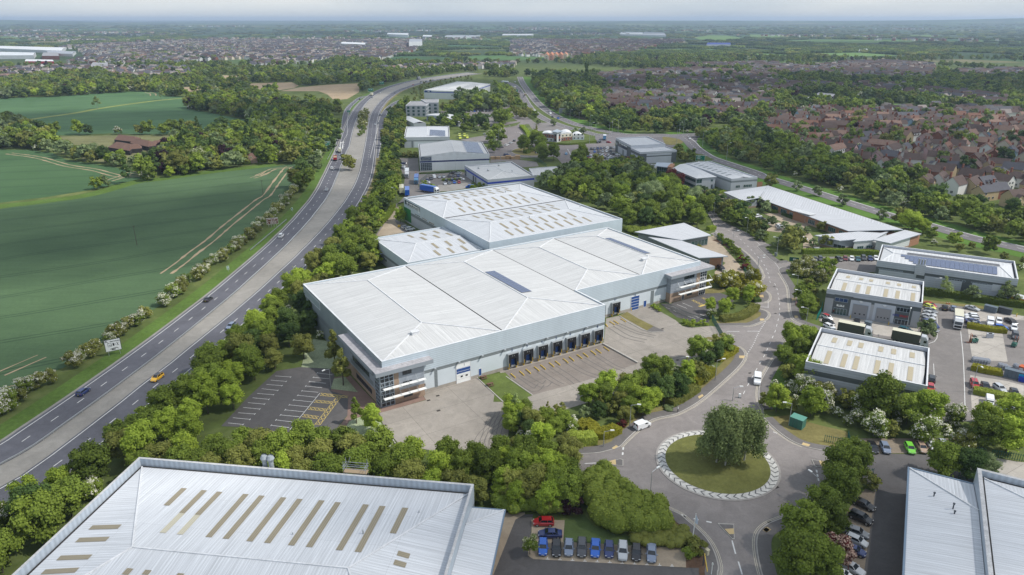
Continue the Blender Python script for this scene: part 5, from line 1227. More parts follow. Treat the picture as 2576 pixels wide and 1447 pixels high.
 opening(root,'logo_panel',P[0],P[1],1,10,7.4,10.1,mat('logo_blue',(.02,.06,.2),.5),None,proud=.1); strokes(root,P[0],P[1],5,8,8.2,1.2,WHITEP,4)
 for k in range(7): lights(root,bs,[(0,0,20+k*12,4,.3,.7)],C_MID)
 # pub restaurant with barrel roofs
 root = thing('pub_restaurant','brick and white pub restaurant with barrel roofs and a square corner tower','pub')
 def barrel(P,z0,rise,wm,name):
  b = MB(); walls(b,P,[(0,z0*.5,1),(z0*.5,z0,0)]); w = b.build(name,wm,root); b = MB(); n = 8
  for k in range(n):
   f = lambda t: z0+rise*sin(pi*t); t0,t1 = k/n,(k+1)/n
   b.face([(*lerp(P[0],P[1],t0),f(t0)),(*lerp(P[0],P[1],t1),f(t1)),(*lerp(P[3],P[2],t1),f(t1)),(*lerp(P[3],P[2],t0),f(t0))]);
   for e,g in((P[0],P[1]),(P[3],P[2])): b.face([(*lerp(e,g,t0),z0),(*lerp(e,g,t1),z0),(*lerp(e,g,t1),f(t1)),(*lerp(e,g,t0),f(t0))])
  b.build('barrel_roof',COPING,root)
  L = hypot(P[1][0]-P[0][0],P[1][1]-P[0][1]); k_ = int(L/3.2)
  for r in(0,1):
   for k in range(k_): opening(w,'window',P[0],P[1],L*(k+.3)/k_,L*(k+.7)/k_,.8+r*2.8,2+r*2.8,GLASS,FRAMEW,1,1)
 barrel([W('C',378,1135),W('C',480,1147),W('C',500,1128),W('C',395,1112)],5.6,1.2,[BRICKR,mat('pub_white',(.55,.56,.57),.7)],'left_wing')
 barrel([W('C',550,1142),W('C',650,1132),W('C',630,1106),W('C',545,1110)],5.6,1.2,[mat('pub_cream',(.6,.56,.45),.7),BRICKR],'right_wing')
 barrel([W('C',655,1130),W('C',760,1128),W('C',735,1108),W('C',655,1106)],3.4,1.6,[MATS['pub_white'],C_LBLUE],'garden_wing')
 b = MB(); P = [W('C',475,1143),W('C',515,1152),W('C',553,1143),W('C',515,1126)]; b.prism(P,0,7.6); w = b.build('corner_tower',MATS['pub_white'],root)
 b = MB(); I = inset(P,-.9); b.prism(I,7.6,8.0); b.build('tower_cap',FRAME,w)
 for i in(0,1):
  opening(w,'brick_panel',P[i],P[i+1],2.4,5,.4,6,BRICKR,None)
  for z0 in(.8,4.6): opening(w,'window',P[i],P[i+1],2.6,4.8,z0,z0+1.4,GLASS,FRAMED,2,1,proud=.12)
  # school in the estate
 root = thing('school_building','dark timber flat roofed school beside the playing field','school')
 for P,z in(([W('D',430,765,4),W('D',700,800,4),W('D',870,790,4),W('D',500,738,4)],4),([W('D',590,722,5),W('D',750,738,5),W('D',770,715,5),W('D',620,700,5)],5)):
  b = MB(); walls(b,P,[(0,z,0)]); tri_fill(b,P,z,1); w = b.build('school_block',[mat('black_timber',(.035,.03,.03),.9),FLAT_D],root); L = hypot(P[1][0]-P[0][0],P[1][1]-P[0][1]); opening(w,'glazing',P[0],P[1],L*.3,L*.8,.4,2.6,GLASSG,FRAMEW,8,1)
  # pink apartment block and town sheds
 PINK = mat('salmon_render',(.5,.26,.17),.8); PINKR = mat('orange_tiles',(.42,.17,.09),.9,noises=((.4,.2,(1,1,1)),))
 root = thing('apartment_block','salmon pink gabled apartment block in front of the distant town','apartment block')
 for k in range(5):
  P = [W('C',400+42*k,412-k*2,0),W('C',440+42*k,412-k*2,0),W('C',446+42*k,392,0),W('C',406+42*k,392,0)]
  b = MB(); walls(b,P,[(0,11,0)]); bay(b,P[0],P[1],P[2],P[3],11,5,0,0,1); m_ = lerp(P[0],P[1],.5); b.face([(*P[0],11),(*P[1],11),(*m_,16)],0); w = b.build('gabled_block',[PINK if k%2 else mat('cream_render',(.55,.47,.36),.8),PINKR],root)
  for r in range(3): opening(w,'window',P[0],P[1],3,7,1.5+r*3.2,3+r*3.2,GLASS,FRAMEW,2,1)
 town = [('A -40,325 560,350 600,318 -40,300',8,'long white sheds at the edge of the distant town'),('A -40,400 310,398 330,372 -40,362',9,'white retail shed beside the distant car dealers'),('A 440,370 660,378 690,352 420,345',7,'low white shed right of the long ones in the distant town'),
 ('A 230,440 490,440 480,425 240,420',5,'red and white fronted distant car showroom'),('B 1240,195 1430,205 1435,185 1250,182',14,'white hall on the skyline of the town centre'),('B 1440,305 1560,300 1555,275 1450,270',22,'white tower block in the middle of the town'),('B 820,278 1040,288 1060,272 830,262',8,'low white shed in the town centre'),
 ('B 1560,210 1640,212 1650,198 1570,196',9,'white shed beside a brick chimney in the town'),('B 1760,212 2080,208 2085,196 1780,196',8,'row of pale factory roofs behind the town'),('C 20,195 305,195 300,183 30,183',8,'long pale factory roof left of the far estate'),('C 1080,186 1290,190 1290,168 1100,166',9,'pale saw roofed school in the far estate'),('C 1290,192 1500,200 1480,172 1300,165',9,'white blocks right of the far saw roofed school'),
 ('C 1865,285 2085,285 2080,268 1880,266',7,'blue roofed sports hall by the playing field'),('D 980,340 1060,340 1060,322 990,322',6,'white country house between dark trees'),('A 825,515 985,512 985,470 850,468',9,'slate roofed brick flats at the near edge of the town'),('A 385,405 540,405 530,372 400,370',9,'dark brick hall beside the white retail shed')]
 for i,(s,h,lab)in enumerate(town):
  P = pp(s); top = [COPING,C_WHITE,MATS['office_render']][i%3]if i not in(14,15,12)else(FLAT_D if i!=12 else ROYAL); wm = BRICKR if i in(14,15)else(C_WHITE if i!=3 else REDP)
  root = thing('distant_building',lab,'building'); b = MB(); walls(b,P,[(0,h,0)]); b.build('wall',wm,root); b = MB()
  bay(b,P[0],P[3],P[2],P[1],h+.02,h*.18,0,0,0); b.build('roof',top,root)
mid_buildings()
# ---- farm left of the motorway -----------------------------------------------------------------------
TILEB = mat('brown_tiles',(.13,.075,.055),.9,noises=((.5,.3,(1,1,1)),(3,.2,(1,1,1)))); TILEG = mat('slate_tiles',(.085,.085,.095),.8,noises=((.5,.25,(1,1,1)),(3,.2,(1,1,1))))
TILER = mat('rust_tiles',(.22,.10,.06),.9,noises=((.5,.3,(1,1,1)),(3,.2,(1,1,1)))); BARNW = mat('black_weatherboard',(.03,.028,.028),.9)
for s,lab,wm in(('A 1040,1165 1230,1188 1280,1150 1090,1125','brown roofed black barn at the back of the farmyard',BARNW),('A 985,1235 1180,1270 1240,1215 1110,1190','brown roofed barn at the left of the farmyard',BARNW),('A 1090,1262 1290,1245 1290,1225 1130,1215','long low brown barn at the front of the farmyard',BARNW),
('A 1180,1195 1350,1232 1400,1185 1260,1165','brown roofed barn in the middle of the farmyard',BARNW),('A 1350,1230 1510,1205 1490,1185 1380,1190','narrow brown barn at the right of the farmyard',BARNW),('A 1318,1330 1405,1318 1400,1265 1330,1270','cream walled farmhouse beside the purple beech',mat('cream_wall',(.5,.42,.27),.9)),('A 2228,1348 2330,1340 2325,1300 2240,1305','brown roofed cottage with two dormers behind the long hedge',BRICKB),('B 150,1300 245,1300 240,1262 160,1262','white gabled cottage between conifers by the motorway',C_WHITE)):
 P = pp(s); root = thing('barn' if 'barn' in lab else 'cottage',lab,'barn' if 'barn' in lab else 'cottage'); b = MB(); walls(b,P,[(0,3.2,0)]); b.build('wall',wm,root)
 b = MB(); bay(b,P[0],P[3],P[2],P[1],3.2,2.6,3,3,0); b.build('roof',TILEB,root)
 # ================================================================== VEHICLES
PAINT = {}
def paint(n):
 if n not in PAINT:
  c = dict(white=(.72,.73,.74),silver=(.42,.44,.46),grey=(.16,.17,.18),black=(.012,.012,.015),navy=(.015,.03,.12),blue=(.01,.10,.45),red=(.36,.015,.02),darkred=(.14,.015,.02),
  green=(.16,.5,.05),lime=(.55,.6,.08),yellow=(.75,.42,.02),tan=(.38,.27,.2),teal=(.02,.1,.13),lightblue=(.12,.3,.5),steelblue=(.17,.21,.29),charcoal=(.05,.052,.06),orange=(.6,.15,.03),cream=(.6,.57,.42))[n]
  b = NB('car_paint_'+n); b.b.inputs[0].default_value = c+(1,); b.b.inputs['Roughness'].default_value = .28; b.b.inputs['Coat Weight'].default_value = .6; b.b.inputs['Coat Roughness'].default_value = .08
  b.b.inputs['Specular IOR Level'].default_value = .5; PAINT[n] = b.m
 return PAINT[n]
CGLASS = mat('car_glass',(.012,.016,.02),.06,spec=.8); TYRE = mat('tyre',(.012,.012,.012),.8); RIM = mat('alloy_rim',(.35,.36,.37),.35,.7)
HEAD = mat('headlamp',(.6,.62,.64),.15,spec=.7); TAIL = mat('tail_lamp',(.35,.01,.01),.25); PLATEW = mat('front_plate',(.6,.6,.58),.5); PLATEY = mat('rear_plate',(.65,.5,.06),.5); PLAST = mat('dark_trim',(.02,.02,.022),.6)
def loft(b,secs,m=0):
 """secs: list of rings (same length, counter-clockwise seen from the front); caps closed"""
 for A,B in zip(secs,secs[1:]):
  n = len(A)
  for i in range(n): j = (i+1)%n; b.face([A[i],A[j],B[j],B[i]],m)
 b.face(secs[0][::-1],m); b.face(secs[-1],m)
def car_meshes(kind):
 L,Wd,hood,deck,roof,c0,c1,r0,r1 = dict( # cabin base from c0 to c1, roof from r0 to r1 (x from rear to front)
 hatch=(4.1,1.76,.95,.98,1.46,-1.95,1.05,-1.55,.35),saloon=(4.6,1.8,.93,1.02,1.42,-1.65,1.1,-.95,.35),
 suv=(4.5,1.85,1.08,1.12,1.68,-2.1,1.15,-1.8,.45),estate=(4.7,1.82,.95,1.0,1.48,-2.25,1.05,-1.95,.35),coupe=(4.5,1.84,.88,.95,1.34,-1.7,1.0,-.8,.2))[kind]
 h = L/2; w = Wd/2; b = MB()
 def ring(x,k,zt,z0=.24): return[(x,-w*k*.94,z0),(x,w*k*.94,z0),(x,w*k,z0+.25),(x,w*k*.985,zt*.82),(x,w*k*.86,zt),(x,-w*k*.86,zt),(x,-w*k*.985,zt*.82),(x,-w*k,z0+.25)]
 loft(b,[ring(-h,.86,deck*.88,.36),ring(-h+.12,.95,deck),ring(-h+.7,1,deck),ring(-.2,1,(deck+hood)/2+.02),ring(c1,1,hood+.03),ring(h-.75,.98,hood-.06),ring(h-.22,.9,hood-.2),ring(h,.76,hood-.38,.34)])
 rz = roof
 b.prism([(r0,-w*.72),(r1,-w*.72),(r1,w*.72),(r0,w*.72)],rz-.06,rz) # roof skin
 for s in(-1,1): # pillars
  for(xa,xb)in((c0,r0),(c1,r1),((c0+c1)/2-.35,(r0+r1)/2-.1)):
   b.tube((xa,s*w*.875,deck-.04),(xb,s*w*.73,rz-.02),.055,n=4)
  b.box((c1-.25,s*(w+.1),hood),(.2,.2,.14))
 body = b.mesh('body',False)
 g = MB(); z0,z1 = min(deck,hood)-.03,rz-.05
 A = [(c0+.04,-w*.86),(c1-.04,-w*.86),(c1-.04,w*.86),(c0+.04,w*.86)]; B = [(r0-.02,-w*.71),(r1+.02,-w*.71),(r1+.02,w*.71),(r0-.02,w*.71)]
 for i in range(4): j = (i+1)%4; g.face([(*A[i],z0),(*A[j],z0),(*B[j],z1),(*B[i],z1)])
 glass = g.mesh('windows')
 def lamp(x,y,z,sx=.08,sy=.36,sz=.16): q = MB(); q.box((x,y,z),(sx,sy,sz)); return q.mesh('lamp')
 hl = [lamp(h-.16,s*w*.66,hood-.38)for s in(-1,1)]; tl = [lamp(-h+.05,s*w*.72,deck-.32,.08,.3,.22)for s in(-1,1)]
 pf = lamp(h,0,.42,.04,.5,.11); pr = lamp(-h-.01,0,.6,.04,.5,.11)
 return dict(body=body,glass=glass,head=hl,tail=tl,pf=pf,pr=pr,wx=(-h+.78,h-.82),wy=w-.1,wr=.33 if kind!='suv' else .37)
def wheel_mesh(r,t=.22):
 b = MB(); n = 14
 b.tube((0,-t/2,0),(0,t/2,0),r,r,n,0)
 for s in(-1,1): b.tube((0,s*t/2,0),(0,s*(t/2+.015),0),r*.64,r*.6,n,1)
 return b.mesh('wheel')
WM = {r:wheel_mesh(r)for r in(.33,.37)}; WM[.5] = wheel_mesh(.5,.3)
for m_ in WM.values(): m_.materials.append(TYRE); m_.materials.append(RIM)
VM = {}
def prep(me,*mats):
 for m in mats: me.materials.append(m)
 return me
def simple_van(kind):
 if kind in VM: return VM[kind]
 L,Wd,H = dict(van=(4.9,1.95,2.0),bigvan=(5.6,2.05,2.5),smallvan=(4.4,1.8,1.85))[kind]; h = L/2; w = Wd/2
 b = MB(); R = lambda x,k,zt,z0=.3: [(x,-w*k,z0),(x,w*k,z0),(x,w*k,.9),(x,w*k*.98,zt*.93),(x,w*k*.86,zt),(x,-w*k*.86,zt),(x,-w*k*.98,zt*.93),(x,-w*k,.9)]
 loft(b,[R(-h,.96,H),R(-h+.1,1,H+.02),R(h-1.75,1,H+.02),R(h-1.55,.97,H-.04)])
 loft(b,[R(h-1.56,.97,H-.05),R(h-.8,.95,1.22),R(h-.15,.9,1.0),R(h,.8,.75)])
 body = prep(b.mesh('body'),None)
 g = MB(); zt = H-.1
 g.face([(h-1.5,-w*.86,zt),(h-.86,-w*.9,1.27),(h-.86,w*.9,1.27),(h-1.5,w*.86,zt)][::-1])
 for s in(-1,1):
  f = [(h-2.1,s*(w+.005),1.25),(h-1.05,s*(w+.005),1.25),(h-1.55,s*(w*.985+.005),zt-.12),(h-2.1,s*(w*.985+.005),zt-.12)]; g.face(f if s<0 else f[::-1]); g.box((-h-.01,s*w*.45,1.3),(.04,w*.62,.45))
 VM[kind] = dict(body=body,glass=prep(g.mesh('windows'),CGLASS),L=L,W=Wd,H=H); return VM[kind]
def place(kind,col,x,y,ang,label,group=None,name=None,detail=True,roof=None):
 cat = dict(hatch='car',saloon='car',suv='car',estate='car',coupe='car',van='van',bigvan='van',smallvan='van')[kind]
 r = thing(name or('parked_car' if cat=='car' and group else cat),label,cat,(x,y,.09),ang,group)
 if cat == 'car':
  if kind not in VM:
   v = car_meshes(kind); prep(v['body'],None); prep(v['glass'],CGLASS)
   for q in v['head']: prep(q,HEAD)
   for q in v['tail']: prep(q,TAIL)
   prep(v['pf'],PLATEW); prep(v['pr'],PLATEY); VM[kind] = v
  v = VM[kind]; link('body',v['body'],[paint(col)],r,objmats=True); link('windows',v['glass'],None,r)
  if roof: b = MB(); b.box((-.5,0,1.462 if kind=='hatch' else 1.43),(1.9,1.22,.02)); b.build('roof_panel',roof,r)
  for xx in v['wx']:
   for s in(-1,1): link('wheel',WM[v['wr']],None,r,(xx,s*v['wy'],v['wr']))
  if detail:
   for q in v['head']: link('headlight',q,None,r)
   for q in v['tail']: link('tail_light',q,None,r)
   link('number_plate',v['pf'],None,r); link('number_plate',v['pr'],None,r)
 else:
  v = simple_van(kind); link('body',v['body'],[paint(col)],r,objmats=True); link('windows',v['glass'],None,r)
  for xx in(-v['L']/2+.9,v['L']/2-.85):
   for s in(-1,1): link('wheel',WM[.33],None,r,(xx,s*(v['W']/2-.1),.33))
  for s in(-1,1):
   b = MB(); b.box((-v['L']/2-.01,s*v['W']*.44,.9),(.05,.14,.5)); b.build('tail_light',TAIL,r)
   b = MB(); b.box((v['L']/2-.12,s*v['W']*.36,.72),(.12,.3,.2)); b.build('headlight',HEAD,r)
 return r
def lorry(x,y,ang,label,cab='white',box='white',L=12.0,H=3.9,W_=2.5,kind='box',top=None,cab_only=False,no_cab=False,group=None):
 r = thing('lorry' if not no_cab else 'lorry_trailer',label,'lorry' if not no_cab else 'trailer',(x,y,.09),ang,group)
 h = L/2; cx = h-1.1; m = paint(box)
 if not no_cab:
  b = MB(); R = lambda xx,k,zt,z0=.5: [(xx,-1.22*k,z0),(xx,1.22*k,z0),(xx,1.22*k,zt-.2),(xx,1.1*k,zt),(xx,-1.1*k,zt),(xx,-1.22*k,zt-.2)]
  loft(b,[R(h-2.2,1,H-.25),R(h-.9,1,H-.35),R(h-.3,.98,2.7),R(h-.02,.96,1.6),R(h,.94,1.2)]); b.build('cab',paint(cab),r)
  b = MB(); b.face([(h-.28,-1.05,2.66),(h-.0,-1.05,1.72),(h-.0,1.05,1.72),(h-.28,1.05,2.66)][::-1]);
  for s in(-1,1): b.box((h-.95,s*1.23,1.7),(.8,.03,.75))
  b.build('windscreen',CGLASS,r); b = MB(); b.box((h+.0,0,.75),(.06,2.0,.7)); b.build('grille',PLAST,r)
 x1 = h-2.45 if not no_cab else h
 if kind == 'tank':
  b = MB(); b.tube((-h,0,2.1),(x1,0,2.1),1.15,n=14); b.build('tank',m,r)
 elif kind == 'tipper':
  b = MB(); b.prism([(-h,-1.22),(x1,-1.22),(x1,1.22),(-h,1.22)],1.1,2.6); b.build('tipper_body',m,r); b = MB(); b.face([(-h+.1,-1.1,2.61),(x1-.1,-1.1,2.61),(x1-.1,1.1,2.61),(-h+.1,1.1,2.61)]); b.build('load',SOIL,r)
 else:
  b = MB(); b.prism([(-h,-W_/2),(x1,-W_/2),(x1,W_/2),(-h,W_/2)],1.0,H,0,1); b.build('cargo_box',[m,paint(top)if top else m],r)
 b = MB(); b.box((0,0,.55),(L-.6,1.0,.35)); b.build('chassis',PLAST,r)
 for xx in[h-1.3]*(not no_cab)+[-h+1.2,-h+2.4]+([-h+3.6]if L>9 else[]):
  for s in(-1,1): link('wheel',WM[.5],None,r,(xx,s*1.08,.5))
 return r
CARS = []
def cars(spec,where,group=None):
 """tile x y dx dy type colour [label detail] ; separated by |"""
 for it in spec.split('|'):
  t = it.split(); tl = t[0]; x,y,dx,dy = map(float,t[1:5]); kind,col = t[5],t[6]; extra = ' '.join(t[7:])
  p = W(tl,x,y,.75); q = W(tl,x+dx,y+dy,.75); ang = atan2(q[1]-p[1],q[0]-p[0])
  CARS.append((p,ang,kind,col,extra,where,group))
  # moving traffic on the dual carriageway
cars('I 752 1052 120 -88 hatch navy nearest car on the outbound side, passing the verge hawthorns|I 1420 925 -110 80 hatch yellow with a dark roof, heading towards the viewer|I 1883 215 90 -70 coupe black just beyond the white services sign|I 2088 460 -90 70 hatch steelblue half hidden by the roadside trees|M 55 812 -110 85 saloon charcoal at the left edge beside the belt of trees|F 282 1000 60 -62 suv white below the brown tourist sign|F 695 583 45 -70 saloon silver in the nearside lane, alone|F 740 388 40 -90 hatch white next behind the red tipper lorry|F 825 305 20 -70 suv grey beside the red tipper lorry|F 832 268 20 -70 hatch charcoal between the two lorries','on the dual carriageway')
cars('B 1175 705 60 -22 hatch white on the far bend|B 1103 747 60 -30 hatch grey beside the white lorry on the bend|B 992 760 30 -20 hatch black on the slip road|B 1176 905 -15 60 suv charcoal leaving by the near slip|B 1134 988 -5 50 saloon silver beside the slip road nose|B 1160 978 -10 50 hatch grey next to the silver one by the slip road nose|B 1312 703 -60 25 hatch grey alone on the inbound bend|B 1475 632 -60 22 hatch red on the inbound bend|B 1545 606 -60 18 suv black at the top of the bend|B 1556 615 -60 18 hatch white at the top of the bend|B 1592 600 -60 15 hatch navy at the top of the bend|B 1655 588 -60 12 saloon silver farthest down the road','on the dual carriageway')
cars('C 137 605 30 10 hatch white near the far junction|C 183 687 -20 -30 hatch grey leaving the white lorry behind|C 204 698 -20 -30 hatch silver beside the central grass|C 211 741 -20 -40 hatch grey beside the tanker lorry|C 327 757 30 50 suv grey alone on the inner curve|C 456 890 60 40 van white leading two cars down the curve|C 473 920 60 40 saloon black behind the white van|C 526 933 70 38 hatch blue last of the three on the curve|C 490 992 -60 -30 smallvan white heading away past the pub car park|C 1717 1117 -10 30 hatch white alone at the junction','on the bypass')
cars('C 893 1150 -50 8 suv black at the junction by the dealership|C 983 1150 50 5 hatch red at the junction by the dealership|C 62 1175 50 -8 hatch white by the kerb left of the shrubbed roundabout|C 100 1156 50 -12 saloon silver by the kerb left of the shrubbed roundabout|C 130 1136 30 -20 hatch charcoal by the kerb left of the shrubbed roundabout|C 243 1096 10 -40 hatch darkred north of the shrubbed roundabout|C 60 1264 60 0 suv navy below the shrubbed roundabout|C 599 1255 5 50 hatch lightblue on the road right of the shrubbed roundabout|C 8 1195 40 -5 suv charcoal far left of the shrubbed roundabout|C 720 1040 -60 -14 suv white with yellow markings on the bypass above the pub','on the upper estate road')
cars('G 1285 447 -30 25 hatch grey left of three|G 1363 440 -30 25 suv black middle of three|G 1397 436 -30 25 hatch darkred right of three|G 1333 480 -60 10 hatch charcoal below the three in a row|G 1633 598 -60 5 saloon navy|G 1683 624 60 20 suv black in the middle|G 1753 617 -30 25 hatch teal|G 1796 617 -30 25 hatch steelblue|G 1832 607 -30 25 suv charcoal|G 1873 607 40 -4 hatch darkred|G 1822 648 50 4 hatch white|G 1846 656 55 2 suv lightblue|G 1665 668 60 10 hatch black|G 2082 724 50 4 hatch white by the entrance of the long terrace','outside the two storey office')
cars('G 2262 795 55 8 saloon black|G 2300 818 55 -8 hatch grey|G 2333 825 55 -8 suv white|G 2363 845 55 5 coupe black|G 2332 940 55 -3 hatch white at the hedge|G 2376 970 55 10 hatch silver at the hedge|H 262 910 50 -10 hatch white behind the trees|H 278 926 50 -10 hatch silver behind the trees|H 355 965 60 12 suv black beside the lawn|H 420 1003 50 -10 hatch silver by the birch|H 480 1028 55 8 hatch white by the lawn end|H 618 1127 60 -4 estate silver by the clipped hedge','in front of the long office terrace')
cars('F 1408 922 60 -16 hatch silver next to the yellow grit bin|F 1450 940 60 -8 suv white next to the yellow grit bin|G 2000 1297 45 28 suv black behind the wedge roofed office|K 2025 38 50 22 hatch white behind the lime green shrub','in the small car park')
cars('L 524 80 20 40 saloon grey first|L 585 80 20 40 saloon charcoal second|L 638 76 20 40 hatch charcoal third','on the left of the clipped hedge row'); cars('L 805 80 40 25 hatch black first|L 862 76 5 40 hatch darkred second|L 920 78 5 40 hatch white third|L 975 80 20 40 saloon teal fourth|L 1027 73 20 40 suv charcoal fifth|L 1087 77 20 40 hatch navy sixth|L 1138 74 20 40 hatch white seventh','in the run below the clipped hedge')
cars('L 572 155 60 15 saloon teal|L 598 182 60 8 suv lightblue|L 620 215 60 10 hatch steelblue','behind the red shrubs')
cars('L 698 607 60 30 hatch white with a red roof, topmost|L 714 652 60 30 saloon black middle|L 720 692 60 30 hatch white lowest','of the three by the green gate'); cars('L 966 650 2 -60 suv black facing the left roller door|L 1413 724 70 20 estate teal outside the shop glazing|L 1413 762 70 20 hatch black second from the shop glazing','in the trade yard')
cars('L 1632 493 60 25 coupe red first|L 1628 513 60 25 hatch lime second|L 1640 545 60 25 coupe grey third|L 1628 573 60 25 saloon silver fourth|L 1616 603 60 25 saloon silver fifth|L 1608 635 60 25 hatch grey sixth|L 1645 712 60 25 saloon grey last','from the top of the row along the trade unit end')
cars('L 1763 520 -2 -40 hatch black by the traffic cones|L 1840 524 2 -40 hatch steelblue right of the one by the cones|L 2012 524 70 20 coupe silver along the hedge|L 2002 592 -60 -5 hatch white beside the white lorry|L 2010 614 -60 -4 hatch white second beside the white lorry|L 2012 642 60 4 saloon navy third beside the white lorry|L 2040 668 60 10 saloon grey behind the yellow bush|L 2172 655 5 60 van white nose to the yellow bush|L 2252 642 10 60 hatch white small, right of the white van|L 2362 642 60 30 saloon black at the back corner|L 2388 700 5 60 hatch white below the black one in the back corner|L 2400 775 5 60 suv charcoal beside the dark forklift|L 2270 697 50 5 hatch blue right of the yellow bush','in the trade yard')
cars('L 1643 1165 2 -60 suv black beside the rear trade unit wall|L 1634 1245 2 60 hatch red beside the rear trade unit wall|L 2030 1213 20 50 suv red behind the lower bushes|L 2132 1228 20 50 coupe black behind the lower bushes|L 2262 1248 40 30 hatch silver behind the lower bushes|L 2392 1288 20 50 saloon black right of the lower bushes|L 2166 1372 5 60 smallvan white|L 2287 1402 20 50 saloon steelblue between two white ones|L 2402 1405 10 -50 suv white|Q 1853 12 15 50 coupe white poking out of the hawthorns|Q 2212 95 20 50 saloon charcoal behind the hawthorns','in the lower trade yard')
cars('Q 995 285 38 75 saloon grey first|Q 1112 287 38 75 coupe black second|Q 1224 295 38 75 hatch steelblue third|Q 1447 299 40 75 hatch green fourth|Q 1555 292 45 72 hatch tan fifth|Q 1647 272 50 66 hatch white sixth|Q 1757 272 50 66 hatch silver last','from the left of the row backed by hawthorns')
cars('Q 1030 803 90 42 coupe black topmost|Q 1003 928 90 42 suv black second|Q 962 1062 90 30 suv grey third|Q 963 1132 90 40 hatch silver fourth|Q 943 1222 90 32 hatch navy fifth|Q 918 1378 90 48 estate silver sixth|Q 832 1440 90 36 hatch white last','down the column beside the dark green trees')
cars('O 393 964 -100 0 hatch red alone at the top|O 452 1071 -100 -2 saloon navy across the top of the row|O 388 1190 -2 80 hatch blue in the bay marked three|O 510 1202 0 80 hatch black in the bay marked four|O 622 1196 -2 80 hatch steelblue in the bay marked five|O 740 1196 -2 80 estate charcoal in the bay marked six with an open door|O 862 1200 -4 80 saloon blue in the bay marked seven, the brightest|O 986 1213 0 80 hatch navy in the bay marked eight|O 1110 1230 0 80 suv silver in the bay marked nine|O 1233 1240 0 80 hatch black in the bay marked ten|O 1370 1245 0 80 saloon steelblue in the bay marked eleven','by the big laurel')
cars('F 1636 483 30 25 saloon charcoal|F 1667 470 20 30 smallvan white|F 1713 468 5 30 saloon silver|F 1752 466 15 30 saloon silver right of the other silver one|F 1802 460 15 30 saloon black|F 1840 460 15 30 saloon charcoal|F 1882 458 15 30 hatch navy|F 1606 500 30 20 hatch navy|F 1602 516 50 5 hatch white at the left end|F 1764 528 20 25 coupe white below the hedge|F 1801 523 15 25 saloon grey below the hedge|F 1848 518 10 30 hatch blue below the hedge|F 1891 516 10 30 hatch red below the hedge|F 1776 500 10 -20 hatch charcoal above the hedge|F 1830 496 10 -20 hatch navy above the hedge|F 1878 490 10 -20 hatch charcoal above the hedge|F 1916 487 40 5 hatch white above the hedge|F 1386 346 50 -3 saloon navy top of the small bay|F 1383 372 50 8 hatch white second in the small bay|F 1382 388 50 8 hatch silver third in the small bay|F 1835 432 -40 0 suv black beside the clipped strip|F 1880 440 -40 -4 suv silver beside the clipped strip','in the haulage yard')
colr = ['white','grey','silver','black','white','navy','red','silver','charcoal','white','steelblue','white','silver','blue','grey','darkred','white','black']
kk = random.Random(11)
def row(tl,x0,y0,x1,y1,n,dx,dy,where,group):
 for i in range(n):
  t = i/max(1,n-1); CARS.append((W(tl,x0+(x1-x0)*t,y0+(y1-y0)*t,.75),None,kk.choice(('hatch','suv','hatch','saloon')),kk.choice(colr),(tl,x0+(x1-x0)*t,y0+(y1-y0)*t,dx,dy,i),where,group))
GD = 'cars packed on the dealership forecourt'
row('G',825,214,1030,205,8,10,25,'back row of the dealership forecourt',GD); row('G',768,222,850,335,10,40,2,'left edge row of the dealership forecourt',GD)
row('G',855,240,1000,234,5,10,25,'second row of the dealership forecourt',GD)
row('G',872,272,990,378,8,35,10,'first slanting row of the dealership forecourt',GD); row('G',905,268,1100,378,11,35,10,'second slanting row of the dealership forecourt',GD)
row('G',935,272,1150,378,12,35,10,'third slanting row of the dealership forecourt',GD); row('G',985,280,1190,380,11,35,10,'fourth slanting row of the dealership forecourt',GD)
row('G',1020,260,1065,268,3,40,6,'short row against the showroom wall',GD); row('G',1270,362,1400,378,6,20,20,'row in front of the showroom end wall',GD); row('G',1130,288,1162,300,3,20,20,'pair by the showroom door',GD)
GF = 'cars in the far retail car park'
row('B',2000,872,2240,862,9,10,20,'top row of the far retail car park',GF); row('B',2020,920,2200,905,7,10,20,'middle row of the far retail car park',GF); row('B',2120,1075,2195,1075,3,3,-18,'bays right of the yellow vans',GF)
row('H',860,205,1000,215,2,10,20,'nearest close of the housing estate','cars in the estate')
SEEN = {}
for p,ang,kind,col,ex,where,grp in CARS:
 dist = hypot(*p)
 if ang is None:
  tl,x,y,dx,dy,i = ex; q = W(tl,x+dx,y+dy,.75); ang = atan2(q[1]-p[1],q[0]-p[0]); lab = '%s %s, %s from the left in the %s'%(col,'hatchback' if kind=='hatch' else kind,ordn(i),where)
 else:
  lab = '%s %s%s %s'%(col,{'hatch':'hatchback','suv':'tall car','coupe':'coupe','van':'panel van','smallvan':'small van','estate':'estate car','saloon':'saloon','bigvan':'van'}[kind],(' '+ex)if ex else '',where)
 lab = ' '.join(lab.split()[:16]); SEEN[lab] = SEEN.get(lab,0)+1
 if SEEN[lab]>1: lab = ORD[SEEN[lab]-1]+' '+lab
 rf = None
 if 'red roof' in lab: rf = paint('red')
 if 'dark roof' in lab: rf = paint('black')
 place(kind,col,p[0],p[1],ang,' '.join(lab.split()[:16]),grp,detail=dist<330,roof=rf)
def at(s,dx,dy,z=1.5):
 t,x,y = toks(s)[0]; p = W(t,x,y,z); q = W(t,x+dx,y+dy,z); return p[0],p[1],atan2(q[1]-p[1],q[0]-p[0])
x,y,a = at('K 2328 940'.replace(' ',',',1).replace(',',' ',1).replace('2328 940','2328,940'),-5,100,1.0); place('van','white',x,y,a,'white people carrier van driving down the estate road towards the roundabout')
x,y,a = at('K 1288,1350',100,-38,1.0); place('smallvan','white',x,y,a,'white panel van stopped half on the footway with its near door open')
